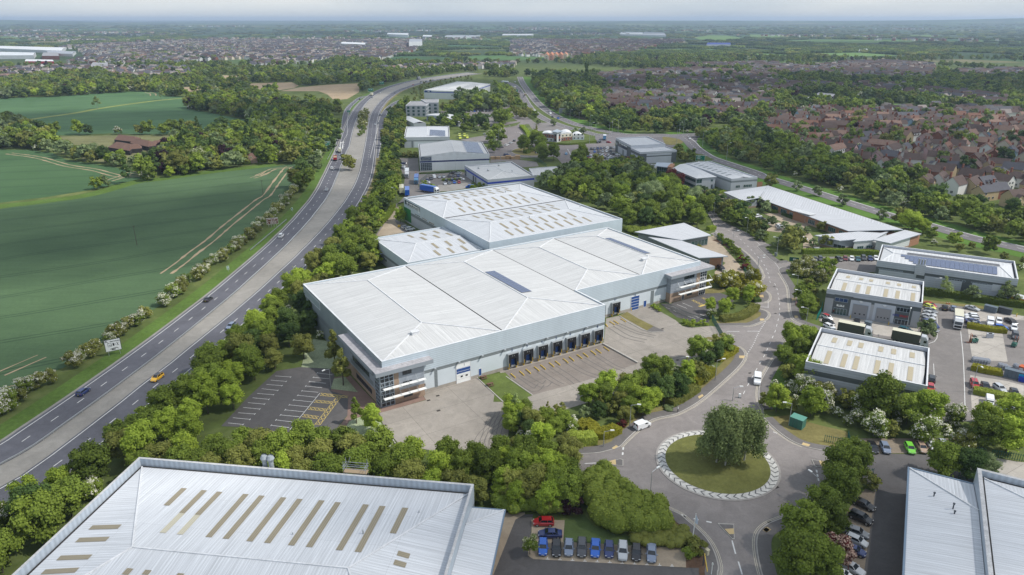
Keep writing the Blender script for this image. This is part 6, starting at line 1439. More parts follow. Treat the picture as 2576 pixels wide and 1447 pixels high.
x,y,a = at('L 1640,672',60,25,1); place('van','navy',x,y,a,'dark blue van in the row along the trade unit end')
x,y,a = at('F 1987,557',-60,0,1); place('van','blue',x,y,a,'blue van behind the lime shrub in the haulage yard')
for s,dx,dy,kw,lab in(('L 1880,640',5,90,dict(L=9.5,top='cream',box='steelblue'),'white cabbed lorry with a cream roofed box in the trade yard'),('L 950,735',100,20,dict(L=10,box='charcoal',top='cream',cab='silver'),'grey curtain sided lorry with a cream roof between the trade units'),
('L 1445,812',100,20,dict(L=10,box='charcoal',top='cream',cab='silver'),'second cream roofed lorry, right of the other behind the parapet'),('F 1420,445',-10,100,dict(L=14,H=4.1),'white articulated lorry facing the viewer in the haulage yard'),('F 1505,500',-14,100,dict(L=13,H=4.1,box='blue',cab='lightblue'),'bright blue articulated lorry beside the green fence'),
('F 1625,590',100,18,dict(L=13,H=4.1,box='blue'),'blue curtain sided lorry with a white cab, parked sideways'),('F 1422,612',0,100,dict(L=10,H=4,box='blue',no_cab=True),'blue roofed trailer next to the pale green one'),('F 1372,592',0,100,dict(L=10,H=4,box='cream',no_cab=True),'pale green roofed trailer against the roadside bushes'),
('F 770,300',14,-90,dict(L=9,kind='tipper',box='red',H=3.2,cab='red'),'red tipper lorry on the dual carriageway below the arrow markings'),('F 810,228',10,-90,dict(L=9,kind='tank',box='cream',H=3.3),'white and yellow mixer lorry ahead of the red tipper'),('B 1100,720',40,-18,dict(L=10,box='cream',H=3.6),'cream box lorry on the far bend of the dual carriageway'),
('B 1524,574',60,-16,dict(L=14,box='grey',H=4.1),'long grey articulated lorry farthest along the dual carriageway'),('C 136,663',-10,-40,dict(L=9,box='cream',H=3.8),'pale lorry on the far bypass near the junction'),('C 225,720',-10,-40,dict(L=8,kind='tank',box='tan',H=3.4),'tan tanker lorry on the bypass curve'),('C 308,882',-40,-30,dict(L=9,box='white',H=3.8),'white box lorry on the near bypass lane by the trees'),
('C 45,607',-60,-4,dict(L=13,kind='tank',box='white',H=3.4),'long white tanker at the far junction'),('C 946,1112',3,-50,dict(L=10,box='lightblue',H=4,top='white'),'pale blue box lorry waiting at the junction by the dealership')):
 x,y,a = at(s,dx,dy); lorry(x,y,a,lab,**kw)
for i,(s,l)in enumerate((('B 1895,1085','first'),('B 1940,1085','second'),('B 1965,1100','third'),('B 1900,1105','fourth'))):
 x,y,a = at(s,3,20); place('bigvan','lime',x,y,a,'%s of the yellow van group behind the solar roofed boxes'%l,'yellow vans in the far yard')
for s,dx,dy,lab in(('L 2015,800',-60,0,'green and orange forklift carrying a pallet of gas bottles'),('L 2400,830',30,-30,'dark green forklift at the edge of the shaded yard')):
 x,y,a = at(s,dx,dy); r = thing('forklift',lab,'forklift',(x,y,.09),a); b = MB(); b.box((-.5,0,.35),(1.9,1.15,.8)); b.box((-1.25,0,.4),(.5,1.1,1.0)); b.build('chassis',DGREEN if 1 else 0,r)
 b = MB()
 for xx in(-.9,.35):
  for yy in(-.5,.5): b.tube((xx,yy,1.1),(xx*.8,yy,2.15),.05)
 b.box((-.25,0,2.12),(1.3,1.1,.06)); b.build('roll_cage',TYRE,r); b = MB()
 for yy in(-.35,.35): b.box((.6,yy,.15),(.1,.12,2.9)); b.box((1.2,yy*.8,.12),(1.1,.12,.06))
 b.build('mast',mat('orange_mast',(.5,.12,.03),.5),r)
 for xx in(-1.1,.2):
  for s_ in(-1,1): link('wheel',WM[.33],None,r,(xx,s_*.5,.33))
  # ================================================================== VEGETATION
NR = np.random.default_rng(5)
def leaf_mat(name,c1,c2,trans=.32,rand=.5):
 b = NB(name); oi = b.n('ShaderNodeObjectInfo'); at_ = b.n('ShaderNodeAttribute'); at_.attribute_name = 'tint'
 f = b.math('ADD',b.math('MULTIPLY',at_.outputs['Fac'],1-rand),b.math('MULTIPLY',oi.outputs['Random'],rand),clamp=True)
 c = b.mix(f,c1,c2)
 r2 = b.math('FRACT',b.math('MULTIPLY',oi.outputs['Random'],17.3))
 c = b.mix(1,c,b.math('MULTIPLY_ADD',r2,.45,.78),'MULTIPLY')
 b.l(c,b.b.inputs[0]); b.b.inputs['Roughness'].default_value = .75; b.b.inputs['Specular IOR Level'].default_value = .2
 tr = b.n('ShaderNodeBsdfTranslucent'); b.l(c,tr.inputs[0]); mx = b.n('ShaderNodeMixShader'); mx.inputs[0].default_value = trans
 b.l(b.b.outputs[0],mx.inputs[1]); b.l(tr.outputs[0],mx.inputs[2]); b.l(mx.outputs[0],b.t.nodes['Material Output'].inputs[0])
 MATS[name] = b.m; return b.m
LM = dict(mid=leaf_mat('leaf_mid_green',(0.085,0.125,0.02),(0.27,0.35,0.05)),lime=leaf_mat('leaf_lime',(0.18,0.26,0.03),(0.38,0.47,0.06)),dark=leaf_mat('leaf_dark',(0.045,0.085,0.02),(0.12,0.18,0.045)),
olive=leaf_mat('leaf_olive',(0.14,0.16,0.035),(0.3,0.31,0.075)),willow=leaf_mat('leaf_grey_green',(0.13,0.18,0.07),(0.27,0.33,0.15)),birch=leaf_mat('leaf_birch',(0.16,0.21,0.07),(0.34,0.41,0.15)),
purple=leaf_mat('leaf_purple',(.018,.008,.012),(.06,.022,.03)),golden=leaf_mat('leaf_golden',(.19,.2,.02),(.33,.31,.03)),red=leaf_mat('leaf_red',(.10,.02,.02),(.2,.05,.04)),laurel=leaf_mat('leaf_laurel',(0.13,0.19,0.03),(0.38,0.43,0.07)),
blossom=leaf_mat('white_blossom',(0.5,0.5,0.38),(0.8,0.78,0.68),.2),pink=leaf_mat('pink_blossom',(.42,.26,.2),(.68,.52,.42),.2),cones=leaf_mat('cream_flower_spikes',(.3,.33,.17),(.55,.55,.36),.2))
BARK = mat('bark',(.10,.085,.065),.95,noises=((3,.3,(1,1,1)),)); BARKW = mat('birch_bark',(.36,.35,.32),.9,noises=((3,.4,(1,1,3)),))
def quads(C,Nn,S,asp=1.0):
 n = len(C); Nn = Nn/(np.linalg.norm(Nn,axis=1,keepdims=True)+1e-9)
 r = NR.normal(size=(n,3)); U = np.cross(Nn,r); U/=np.linalg.norm(U,axis=1,keepdims=True)+1e-9; Vv = np.cross(Nn,U)
 U = U*S[:,None]*.5; Vv = Vv*S[:,None]*.5*asp
 return np.stack([C-U-Vv*.6,C+U*.7-Vv,C+U+Vv*.7,C-U*.6+Vv],1)
def qmesh(name,Q,tint,mi=None,extra=None):
 """quads (n,4,3) plus an optional list of (verts, faces, tint, mat) lumps"""
 n = len(Q); V = Q.reshape(-1,3); F = np.arange(n*4).reshape(n,4); T = tint; M = np.zeros(n,int)if mi is None else mi
 ls = np.arange(n)*4; lt = np.full(n,4); loops = F.reshape(-1)
 if extra:
  for v,f in extra:
   o = len(V); V = np.vstack([V,v]); m = len(f)
   ls = np.concatenate([ls,len(loops)+np.arange(m)*3]); lt = np.concatenate([lt,np.full(m,3)]); loops = np.concatenate([loops,(f+o).reshape(-1)])
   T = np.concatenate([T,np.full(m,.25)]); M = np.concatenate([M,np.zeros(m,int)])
 me = bpy.data.meshes.new(name); me.vertices.add(len(V)); me.vertices.foreach_set('co',V.astype(np.float32).reshape(-1)); me.loops.add(len(loops)); me.loops.foreach_set('vertex_index',loops.astype(np.int32))
 me.polygons.add(len(ls)); me.polygons.foreach_set('loop_start',ls.astype(np.int32)); me.polygons.foreach_set('material_index',M.astype(np.int32))
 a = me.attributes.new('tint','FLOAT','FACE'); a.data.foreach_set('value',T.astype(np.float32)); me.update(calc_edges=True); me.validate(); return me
def ico(sub=1):
 bm = bmesh.new(); bmesh.ops.create_icosphere(bm,subdivisions=sub,radius=1); v = np.array([x.co[:]for x in bm.verts]); f = np.array([[q.index for q in p.verts]for p in bm.faces]); bm.free(); return v,f
IV,IF = ico(2); IV1,IF1 = ico(1)
def crown(lobes,n,size,blossom=0.0,asp=1.0,up=.25,core=.78,jitter=.16,far=False,bias=-.35):
 """lobes: (x, y, z, rx, rz)"""
 L = np.array(lobes); w = L[:,3]*L[:,4]; w = w/w.sum(); k = NR.choice(len(L),n,p=w)
 d = NR.normal(size=(n,3)); d/=np.linalg.norm(d,axis=1,keepdims=True); low = d[:,2]<bias; d[low,2]*=-.6
 rad = 1+NR.normal(size=n)*jitter; sc = np.stack([L[k,3],L[k,3],L[k,4]],1)
 C = L[k,:3]+d*sc*rad[:,None]; Nn = d+NR.normal(size=(n,3))*.55; Nn[:,2]+=up
 S = size*(.65+.7*NR.random(n)); lt = NR.random(len(L)); T = np.clip(.55*lt[k]+.45*NR.random(n),0,1)
 mi = np.zeros(n,int)
 if blossom:
  hot = NR.random(len(L))<blossom*1.3; f = np.where(hot[k],.62,.08)*(d[:,2]>-.1); mi[NR.random(n)<f] = 1
 v0,f0 = (IV1,IF1)if far else(IV,IF)
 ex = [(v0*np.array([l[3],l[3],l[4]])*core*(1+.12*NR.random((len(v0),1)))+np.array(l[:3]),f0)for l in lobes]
 return quads(C,Nn,S,asp),T,mi,ex
def lobeset(R,H,base,n,seed,flat=1.0,shape='round'):
 r = random.Random(seed); o = []; hc = (H+base)/2; hh = (H-base)/2
 for i in range(n):
  a = i*2.4+r.random()*.7; t = (i+.5)/n; z = base+(H-base)*(.18+.74*t)
  if shape == 'round': rr = R*sqrt(max(.02,1-((z-hc)/hh)**2))*.66
  elif shape == 'cone': rr = R*(1-t)*.75
  elif shape == 'column': rr = R*.3*(1-.4*t)
  else: rr = R*.6
  q = rr*(.62+.62*r.random()); lr = R*(.27+.19*r.random())*(1 if shape=='round' else(1.05-.65*t if shape=='cone' else .9))
  o.append((cos(a)*q,sin(a)*q,z,lr,lr*flat*(.75+.3*r.random())))
 return o
def trunk_mesh(h,r,seed=1,limbs=3,R=2,base=2):
 b = MB(); rn = random.Random(seed); b.tube((0,0,-.1),(.1,0,h*.6),r,r*.6,6); b.tube((.1,0,h*.6),(0,.1,h*.9),r*.6,r*.2,5)
 for i in range(limbs):
  a = i*2.2+rn.random(); z = h*(.35+.12*i); b.tube((.05,0,z),(cos(a)*R*.6,sin(a)*R*.6,z+h*.28),r*.4,r*.12,4)
 return b.mesh('trunk')
SPC = {}
def species(key,R,H,base,nl,n,size,mats,tr=.16,shape='round',blossom=0,asp=1,trunk=BARK,var=3,flat=1.0,cname='crown',bias=-.35,jitter=.2,core=.8):
 ms = []
 for v in range(var):
  Q,T,mi,ex = crown(lobeset(R,H,base,nl,hash(key)%97*0+len(key)*7+v*13,flat,shape),n,size,blossom,asp,bias=bias,jitter=jitter,core=core)
  me = qmesh('crown',Q,T,mi,ex); me.materials.append(None); me.materials.append(None)
  t = trunk_mesh(H*.8,tr,v,3,R,base); t.materials.append(trunk); ms.append((me,t))
 SPC[key] = dict(ms=ms,R=R,H=H,mats=mats)
B_,PK,CN = LM['blossom'],LM['pink'],LM['cones']
species('broad',3.6,8.6,1.4,17,6000,.32,('mid',B_))
species('lime',3.3,8.2,1.2,16,5600,.30,('lime',B_))
species('olive',3.4,8.0,1.2,15,5200,.29,('olive',B_))
species('darkt',3.4,8.8,1.2,16,5600,.31,('dark',B_))
species('willow',4.2,8.5,1.0,18,6500,.30,('willow',B_))
species('haw',2.6,4.6,.3,12,3800,.25,('mid',B_),.1,blossom=.45)
species('hawg',2.6,4.4,.3,12,3400,.26,('olive',B_),.1,blossom=.12)
species('bush',1.5,2.2,.1,6,900,.24,('mid',B_),.06,flat=.9,var=2)
species('slim',1.35,6.4,.8,7,1400,.24,('olive',B_),.1,shape='cone',var=2,flat=1.5)
species('column',1.9,8.4,.8,9,2400,.3,('dark',B_),.14,shape='cone',var=2,flat=1.5)
species('conifer',3.0,12,.8,12,2600,.42,('dark',B_),.2,shape='cone',var=2,flat=.9)
species('poplar',3.2,24,1,16,4200,.6,('dark',B_),.4,shape='column',var=1,flat=1.6)
species('beech',4.5,10,1.2,13,3800,.42,('purple',B_),.3,var=1)
species('chestnut',4.0,9.5,1.2,12,3600,.4,('mid',CN),.3,blossom=.5,var=1)
species('photinia',2.3,4.6,.2,9,3000,.24,('red',PK),.1,blossom=.75,var=1)
species('youngb',1.9,6.2,1.0,8,1100,.24,('birch',B_),.08,shape='cone',trunk=BARKW,flat=1.5,jitter=.32,core=.35)
species('ornamental',2.1,4.4,1.2,8,1500,.26,('lime',CN),.1,blossom=.5,var=1)
TREES = []; RG = random.Random(21)
def add(x,y,sp,sc,region,leaf=None,name='tree',cat='tree',label=None,force=False,z=0.0,rz=None):
 TREES.append(dict(x=x,y=y,sp=sp,sc=sc,region=region,leaf=leaf,name=name,cat=cat,label=label,force=force,z=z,rz=rz))
def scatter(poly,mix,spacing,region,smin=.8,smax=1.2,name='tree',cat='tree',leaf=None,seed=None,excl=()):
 xs = [p[0]for p in poly]; ys = [p[1]for p in poly]; r = random.Random(seed or len(TREES)); pts = []; A = (max(xs)-min(xs))*(max(ys)-min(ys))
 grid = {}; g = spacing
 for _ in range(int(A/spacing**2*5)+20):
  x = r.uniform(min(xs),max(xs)); y = r.uniform(min(ys),max(ys))
  if not inpoly(x,y,poly)or any(inpoly(x,y,e)for e in excl): continue
  k = (int(x//g),int(y//g)); ok = True
  for i in(-1,0,1):
   for j in(-1,0,1):
    for q in grid.get((k[0]+i,k[1]+j),()):
     if(q[0]-x)**2+(q[1]-y)**2<g*g: ok = False
  if not ok: continue
  grid.setdefault(k,[]).append((x,y)); sp = r.choice(mix); add(x,y,sp,r.uniform(smin,smax),region,leaf,name,cat)
 return
def P_(s): return pp(s)
# belt between the dual carriageway and the main warehouse
rb = [p for p in offset(CR,10.6)if p[1]<470]
BELT = [(-140,78)]+[p for p in rb if p[1]>80]+pp('F 1320,330 1335,560 1290,700 1190,860 1120,990 1055,1060 1160,1290')+[(-66,240),(-71,226),(-63,210),(-58,198),(-57,186),(-66,177),(-69,163),(-72,147),(-71,141),(-82,127),(-86,112),(-96,84)]
scatter(BELT,['broad','broad','lime','broad','olive','darkt','lime','haw'],4.7,'the belt between the dual carriageway and the main warehouse',.78,1.15)
T2 = [(-82,124),(-70,138),(-44,137),(-26,133.5),(-4,130),(4,130),(13,128),(14,118),(5,117),(-6,119.5),(-76,127)]
scatter(T2,['broad','olive','broad','lime','broad','olive','broad'],3.8,'the belt behind the stained front warehouse',.75,.98)
scatter(pp('M -60,1447 0,1300 -60,1100 -400,1500 -200,1600'),['haw','broad','olive'],4.2,'the bottom left corner beside the road',.8,1)
scatter(pp('K 0,1330 130,1260 330,1290 640,1250 900,1140 1100,1040 1330,960 1560,900 1700,860 1850,730 1960,660 2060,640 2100,700 1950,830 1800,1010 1650,1110 1450,1230 1280,1290 1080,1370 O 1050,90 700,70 600,130 300,330 200,340 60,200'),
['broad','slim','lime','youngb','broad','olive','slim','haw','darkt'],2.9,'the planting between the service yard and the roundabout road',.52,.85)
for s,sp,sc,lf,lab in(('K 1860,800','haw',.95,None,'big white blossomed hawthorn between the yard and the estate road'),('K 2040,640','haw',.8,None,'white blossomed hawthorn just below the green yard gate'),('O 300,300','haw',.8,None,'white flowered shrub beside the grey gate kiosk'),('K 640,1420','haw',.7,None,'white flowering shrub behind the green fence by the roundabout')):
 x,y = pp(s)[0]; add(x,y,sp,sc,'',lf,'hawthorn','tree',lab,True)
scatter(pp('O 0,330 200,340 420,330 640,380 640,560 700,700 740,880 300,900 60,880 -30,700'),['broad','olive','lime','broad'],3.9,'the corner clump left of the roundabout',.62,.9)
# middle wood between the warehouses and the offices
scatter(pp('G 560,470 700,380 870,380 1000,400 1250,420 1450,560 1600,660 1730,720 1880,830 1900,880 1850,960 1620,900 1500,960 1240,960 1120,930 1115,860 800,740 300,560'),
['broad','broad','lime','olive','darkt','broad','willow','hawg'],6.4,'the wood behind the rooflight warehouse',.95,1.35)
scatter(pp('G 1740,680 1870,700 1940,740 2130,800 2240,900 2330,1000 2260,1000 2190,960 2060,880 1960,840 1900,790 1760,730'),['broad','darkt','broad','olive'],5.0,'the row along the upper estate road',.8,1.1)
scatter(pp('F 1460,1250 1900,1185 2110,1105 2487,1060 G 200,1030 700,960 880,930 900,950 G 300,1045 0,1105 F 2230,1128 1480,1265'),['youngb','olive','broad','youngb'],4.6,'the gap between the two white warehouses',.62,.95)
# plants around the long offices
scatter(pp('H 20,930 180,900 330,960 340,1090 260,1170 180,1120 60,1050'),['youngb','darkt','youngb'],8.0,'the corner by the upper car park',.7,1.0); scatter(pp('H 360,1010 440,1010 440,1170 330,1180'),['youngb','youngb','olive'],5.0,'the corner beside the green gate sign',.9,1.2)
for s,sp,sc in(('H 505,990','youngb',.6),('H 640,960','olive',.6),('H 690,1110','slim',.9),('H 570,1110','youngb',.7),('G 2260,745','youngb',1.0),('G 2400,775','youngb',.9),('G 2330,740','youngb',.9),('H 140,795','youngb',.9),('L 1740,420','youngb',1.25),('L 2000,460','youngb',.95),('L 2290,480','youngb',1.35),('L 2330,480','youngb',1.0),('L 1590,770','youngb',.9),('L 1620,790','youngb',.7)):
 x,y = pp(s)[0]; add(x,y,sp,sc,'the car parks on the right')
scatter(pp('H 100,560 400,610 700,690 1000,790 1300,900 1500,960 1480,930 1250,850 950,740 640,650 420,590 140,545'),['hawg','olive','bush','youngb'],7.5,'the strip between the long offices and the bypass',.8,1.2)
x,y = pp('H 1430,960')[0]; add(x,y,'willow',1.15,'','lime',label='large pale green tree at the far end of the long office terrace',force=True)
x,y = pp('H 1560,985')[0]; add(x,y,'willow',.8,'','lime',label='smaller pale tree overlapping the one at the end of the long office terrace',force=True)
scatter(pp('H 1600,1080 1640,1000 1850,1040 1880,1120 2000,1110 2200,1160 2478,1250 2478,1330 2250,1230 1800,1130'),['broad','hawg','haw','broad'],6.0,'the bank behind the solar roofed trade building',.7,1.0)
# bypass hedge: the long belt in front of the housing estate
scatter(pp('C 1180,1085 1480,1078 1680,1075 1860,1060 1900,1010 1870,960 1700,900 1400,930 1200,960 900,940 760,1000 850,1015 960,1040'),['broad','darkt','haw','broad','olive'],9,'the wood behind the junction by the dealership',1.0,1.5)
bs = [p for p in BS if p[0]>95]
scatter(offset(bs,-12)+offset(bs,-46)[::-1],['broad','broad','darkt','haw','olive','broad','hawg','willow'],6.0,'the long belt between the bypass and the houses',.85,1.3)
scatter(pp('C 330,610 420,560 600,560 760,640 880,720 900,860 980,920 800,960 640,930 480,860 400,800 380,720 300,660'),['broad','willow','darkt','lime','olive','broad'],10.5,'the wood inside the bypass curve',1.3,1.9)
x,y = pp('C 777,690')[0]; add(x,y,'poplar',1.6,'',None,'poplar_tree','tree','very tall dark poplar above the wood beside the houses',True)
# right bottom trees
scatter(pp('L 120,1447 200,1250 300,1180 430,1110 560,1290 900,1360 1250,1447 Q 1480,50 1560,70 2000,90 2478,130 2478,340 2180,380 1900,330 1560,235 960,205 640,60 500,10 300,-20 200,0'),
['hawg','haw','haw','haw','hawg','lime','haw','broad'],3.3,'the hawthorn belt below the trade units',.75,1.25)
scatter(pp('L 280,1000 300,880 420,840 560,880 560,1000 480,1130 330,1180'),['broad','lime','slim','broad'],4.0,'the corner left of the lower trade unit',.6,.95)
scatter(pp('L 480,700 560,560 640,570 650,480 690,330 720,220 700,180 560,260 430,400 440,560'),['hawg','bush','broad','bush'],3.6,'the shrubbery left of the upper trade unit',.6,.85)
for s,sp,sc in(('Q 800,640','broad',1.12),('Q 900,560','broad',.95),('Q 780,830','broad',.98),('Q 620,1010','broad',1.0),('Q 700,1120','broad',.85),('Q 440,1220','broad',1.02),('Q 520,1400','broad',.9),('Q 640,1480','olive',.9),('Q 400,1520','broad',1.0)):
 x,y = pp(s)[0]; add(x,y,sp,sc,'the row left of the right hand car park','mid')
x,y = pp('Q 770,1330')[0]; add(x,y,'photinia',1.25,'',None,'photinia_bush','shrub','red leaved shrub covered in pinkish flowers beside the column of parked cars',True)
for s,sp,sc,l in(('Q 1700,560','broad',.98,'broad green tree overlapping the corner of the ribbed warehouse'),('Q 1960,590','darkt',.85,'darker tree right of the broad one at the ribbed warehouse corner'),('Q 2100,560','willow',.6,'pale leaved tree at the right of the pair behind the ribbed warehouse')):
 x,y = pp(s)[0]; add(x,y,sp,sc,'',None,'tree','tree',l,True)
 # single notable trees
for s,sp,sc,lf,nm,cat,l in(('J 770,830','column',1.4,'olive','tree','tree','slim upright tree on the daisy lawn, nearer the warehouse wall'),('J 845,1000','column',1.5,'olive','tree','tree','slim upright tree in front of the long office wall, the nearer of two'),('N 965,80','column',.95,'mid','tree','tree','small upright tree at the corner of the car park below the glass tower'),
('N 1105,150','lime',.72,'lime','tree','tree','round bright green tree on the daisy lawn below the office'),('K 140,1330','youngb',1.25,'birch','birch_tree','tree','drooping birch at the edge of the service yard'),('F 1360,885','lime',.85,'lime','tree','tree','single bright tree beside the green end panel'),
('O 270,1260','ornamental',.78,'mid','tree','tree','small tree with cream flower spikes at the left end of the bays'),('A 885,850','youngb',2.6,'birch','tree','tree','lone thin tree on the line across the far crop field'),('A 1465,768','youngb',2.0,'birch','tree','tree','second lone thin tree, at the top of the far crop field'),
('G 1400,250','broad',.1,None,'tree','tree',''),('G 720,175','column',.6,None,'tree','tree','')):
 if not l: continue
 x,y = pp(s)[0]; add(x,y,sp,sc,'',lf,nm,cat,l,True)
 # outbound verge hawthorns and farm trees
vl = offset(CL,-15.5); vl = [p for p in vl if 70<p[1]<560]
for i,p in enumerate(resample(vl,3.9)):
 if RG.random()<.93: add(p[0]+RG.uniform(-1.5,1.2),p[1]+RG.uniform(-1.2,1.2),RG.choice(['haw','hawg','hawg','haw','hawg']),RG.uniform(.72,1.1),'the hedge between the crop field and the road',None,'hawthorn','shrub')
scatter(pp('F 440,330 560,330 620,250 560,200 700,60 800,30 790,230 640,240 560,340 520,420 480,500'),['broad','haw','darkt'],7,'the trees behind the green direction sign',.8,1.2)
scatter(pp('A 1300,1420 1480,1300 1560,1180 1700,1100 1900,1080 2300,1050 2487,980 B 250,980 500,960 700,1000 760,1060 700,1180 560,1200 430,1330 250,1310 100,1330 0,1330 A 2200,1380 1900,1400 1700,1447 1400,1447'),['broad','darkt','olive','conifer','broad','willow','chestnut'],9.5,'the wood around the farm cottages',1.05,1.6)
for s,sp,sc,l in(('A 1480,1400','beech',1.25,'dark purple beech beside the farmhouse'),('A 2080,1200','beech',.9,'purple tree in the middle of the farm wood'),('A 1620,1440','olive',1.9,'large yellowish green tree at the tip of the farm wood'),('A 1800,1390','chestnut',1.5,'chestnut covered with cream flower spikes in the farm wood'),('A 1370,1440','broad',1.1,'round green tree at the corner between the two crop fields'),('A 950,1340','darkt',1.2,'dark tree left of the farm barns'),('A 600,1260','broad',1.3,'round tree at the left of the farmyard'),('A 720,1290','broad',.9,'smaller round tree left of the farmyard'),('A 830,1310','willow',1.3,'grey green tree left of the dark farm tree'),('A 1100,1350','lime',1.1,'bright green tree in front of the parked lorry body'),('B 310,1180','conifer',1.5,'large dark conifer left of the green direction sign'),('B 430,1220','lime',1.6,'bright green round tree on the cottage lawn'),('B 100,1300','conifer',1.1,'slender dark conifer by the white cottage')):
 x,y = pp(s)[0]; add(x,y,sp,sc,'',None,'tree','tree',l,True)
scatter(pp('A -60,1180 0,1020 130,960 240,1010 300,1100 480,1150 520,1230 300,1215 -60,1215'),['olive','willow','broad','slim'],8.5,'the copse left of the farm meadow',1.1,1.7)
scatter(pp('A 1240,1085 1400,1080 1500,1040 1640,1080 1600,1100'),['broad'],12,'the trees at the back of the meadow',1.2,1.6)
scatter(pp('A 1690,850 1750,780 1900,790 1980,740 2250,740 2487,720 B 100,790 250,790 700,850 850,860 820,900 700,920 500,950 300,950 A 2487,950 2200,920 1900,870'),['broad','lime','olive','willow','haw','darkt'],10,'the wood between the far field and the road',1.1,1.7)
# roadside shrubs along the estate road
def shr(poly,mix,sp_,region,a=.7,c=1.3,leaf=None): scatter(pp(poly),mix,sp_,region,a,c,'shrub','shrub',leaf)
shr('G 1990,1010 2080,1080 2180,1180 2270,1290 2330,1400 2290,1420 2230,1310 2140,1190 2040,1090 1970,1030',['bush'],1.9,'the strip along the estate road',.8,1.15)
shr('K 1870,60 1960,20 2060,60 2130,40 2310,60 2320,180 2290,240 2220,230 2150,190 2040,130 1880,110',['bush','bush','hawg'],2.6,'the bed at the small office entrance',.7,1.2,'golden')
shr('K 1890,330 2050,270 2260,220 2300,270 2200,330 2000,370 1900,400',['haw','bush','lime'],3.3,'the bank beside the yard gate',.5,.7)
shr('K 1360,285 1640,430 1880,440 1890,460 1700,475 1590,400 1370,300',['bush'],1.6,'the ground cover along the palisade fence',.5,.75,'lime')
shr('H 0,960 160,1010 140,1060 20,1040',['bush'],2.6,'the bed beside the office car park',.7,1.1); shr('L 360,180 520,110 600,200 700,200 700,320 560,330 440,260',['bush','hawg'],2.6,'the bank left of the trade car park',.7,1.0)
shr('L 470,330 560,300 640,340 560,440 480,520 440,420',['bush'],2.6,'the verge above the traders gate',.7,1.1); shr('G 1750,1090 1900,1170 1830,1170 1760,1120',['bush'],2.4,'the bed by the wedge roofed office',.7,1,'golden')
shr('C 195,1230 250,1190 310,1130 330,1190 430,1215 400,1240 230,1250',['bush','broad'],5,'the shrubbed roundabout',.9,1.4); shr('C 280,1110 330,1060 350,1130 320,1170',['slim','broad'],6,'the shrubbed roundabout',1,1.4)
shr('F 1520,575 1580,540 1700,600 1650,610',['bush'],3.6,'the lime bed in the haulage yard',1.1,1.5,'lime'); shr('F 1985,590 2060,590 2160,585 2080,575',['bush'],5,'the edge behind the rooflight warehouse',1.1,1.5,'lime')
shr('G 700,265 760,260 780,350 720,350',['broad'],8,'the left edge of the dealership',.8,1); shr('C 370,1300 510,1300 510,1340 390,1330',['broad'],9,'the bend by the storage yard',1.1,1.4)
shr('B 990,1060 1040,1040 1040,1090 985,1100',['bush'],3.2,'the nose of the central reserve',.9,1.4); shr('B 985,1040 1000,960 1020,880 1065,870 1055,960 1040,1040',['bush','hawg','bush'],3.4,'the central reserve',.9,1.5)
shr('K 1200,470 1310,520 1190,480 1130,420 1150,345',['bush'],30,'x',.5,.5); shr('G 1605,600 1450,520 1500,500 1640,590',['bush'],3.4,'the terrace in front of the two storey office',.8,1)
for s,lab in(('G 1545,530','dark red leaved tree in front of the two storey office, the larger'),('G 1620,560','dark red leaved tree in front of the two storey office, the smaller')):
 x,y = pp(s)[0]; add(x,y,'beech',.8,'','red','tree','tree',lab,True)
for s,sc,lf,lab in(('K 1105,1370',.95,'red','dark red shrub beside the stopped white van'),('G 2170,1240',1.1,'red','dark red shrub in the strip along the estate road, upper'),('G 2210,1310',1.2,'red','dark red shrub in the strip along the estate road, lower'),('K 2290,190',1.9,'golden','golden yellow shrub by the mouth of the small office car park'),('O 1780,1240',1.3,'olive','rusty brown shrub at the foot of the flagpole'),('O 1715,1290',1.0,'mid','round green shrub beside the flagpole bed'),('O 640,900',1.7,'purple','dark purple shrub in the shade behind the red car'),('Q 1090,660',1.5,'olive','mixed shrub at the end of the right hand bays'),('L 450,240',1.0,'red','dark red shrub on the bank left of the trade car park'),('O 470,880',1.6,'olive','arching olive shrub in front of the purple one')):
 x,y = pp(s)[0]; add(x,y,'bush',sc,'',lf,'shrub','shrub',lab,True)
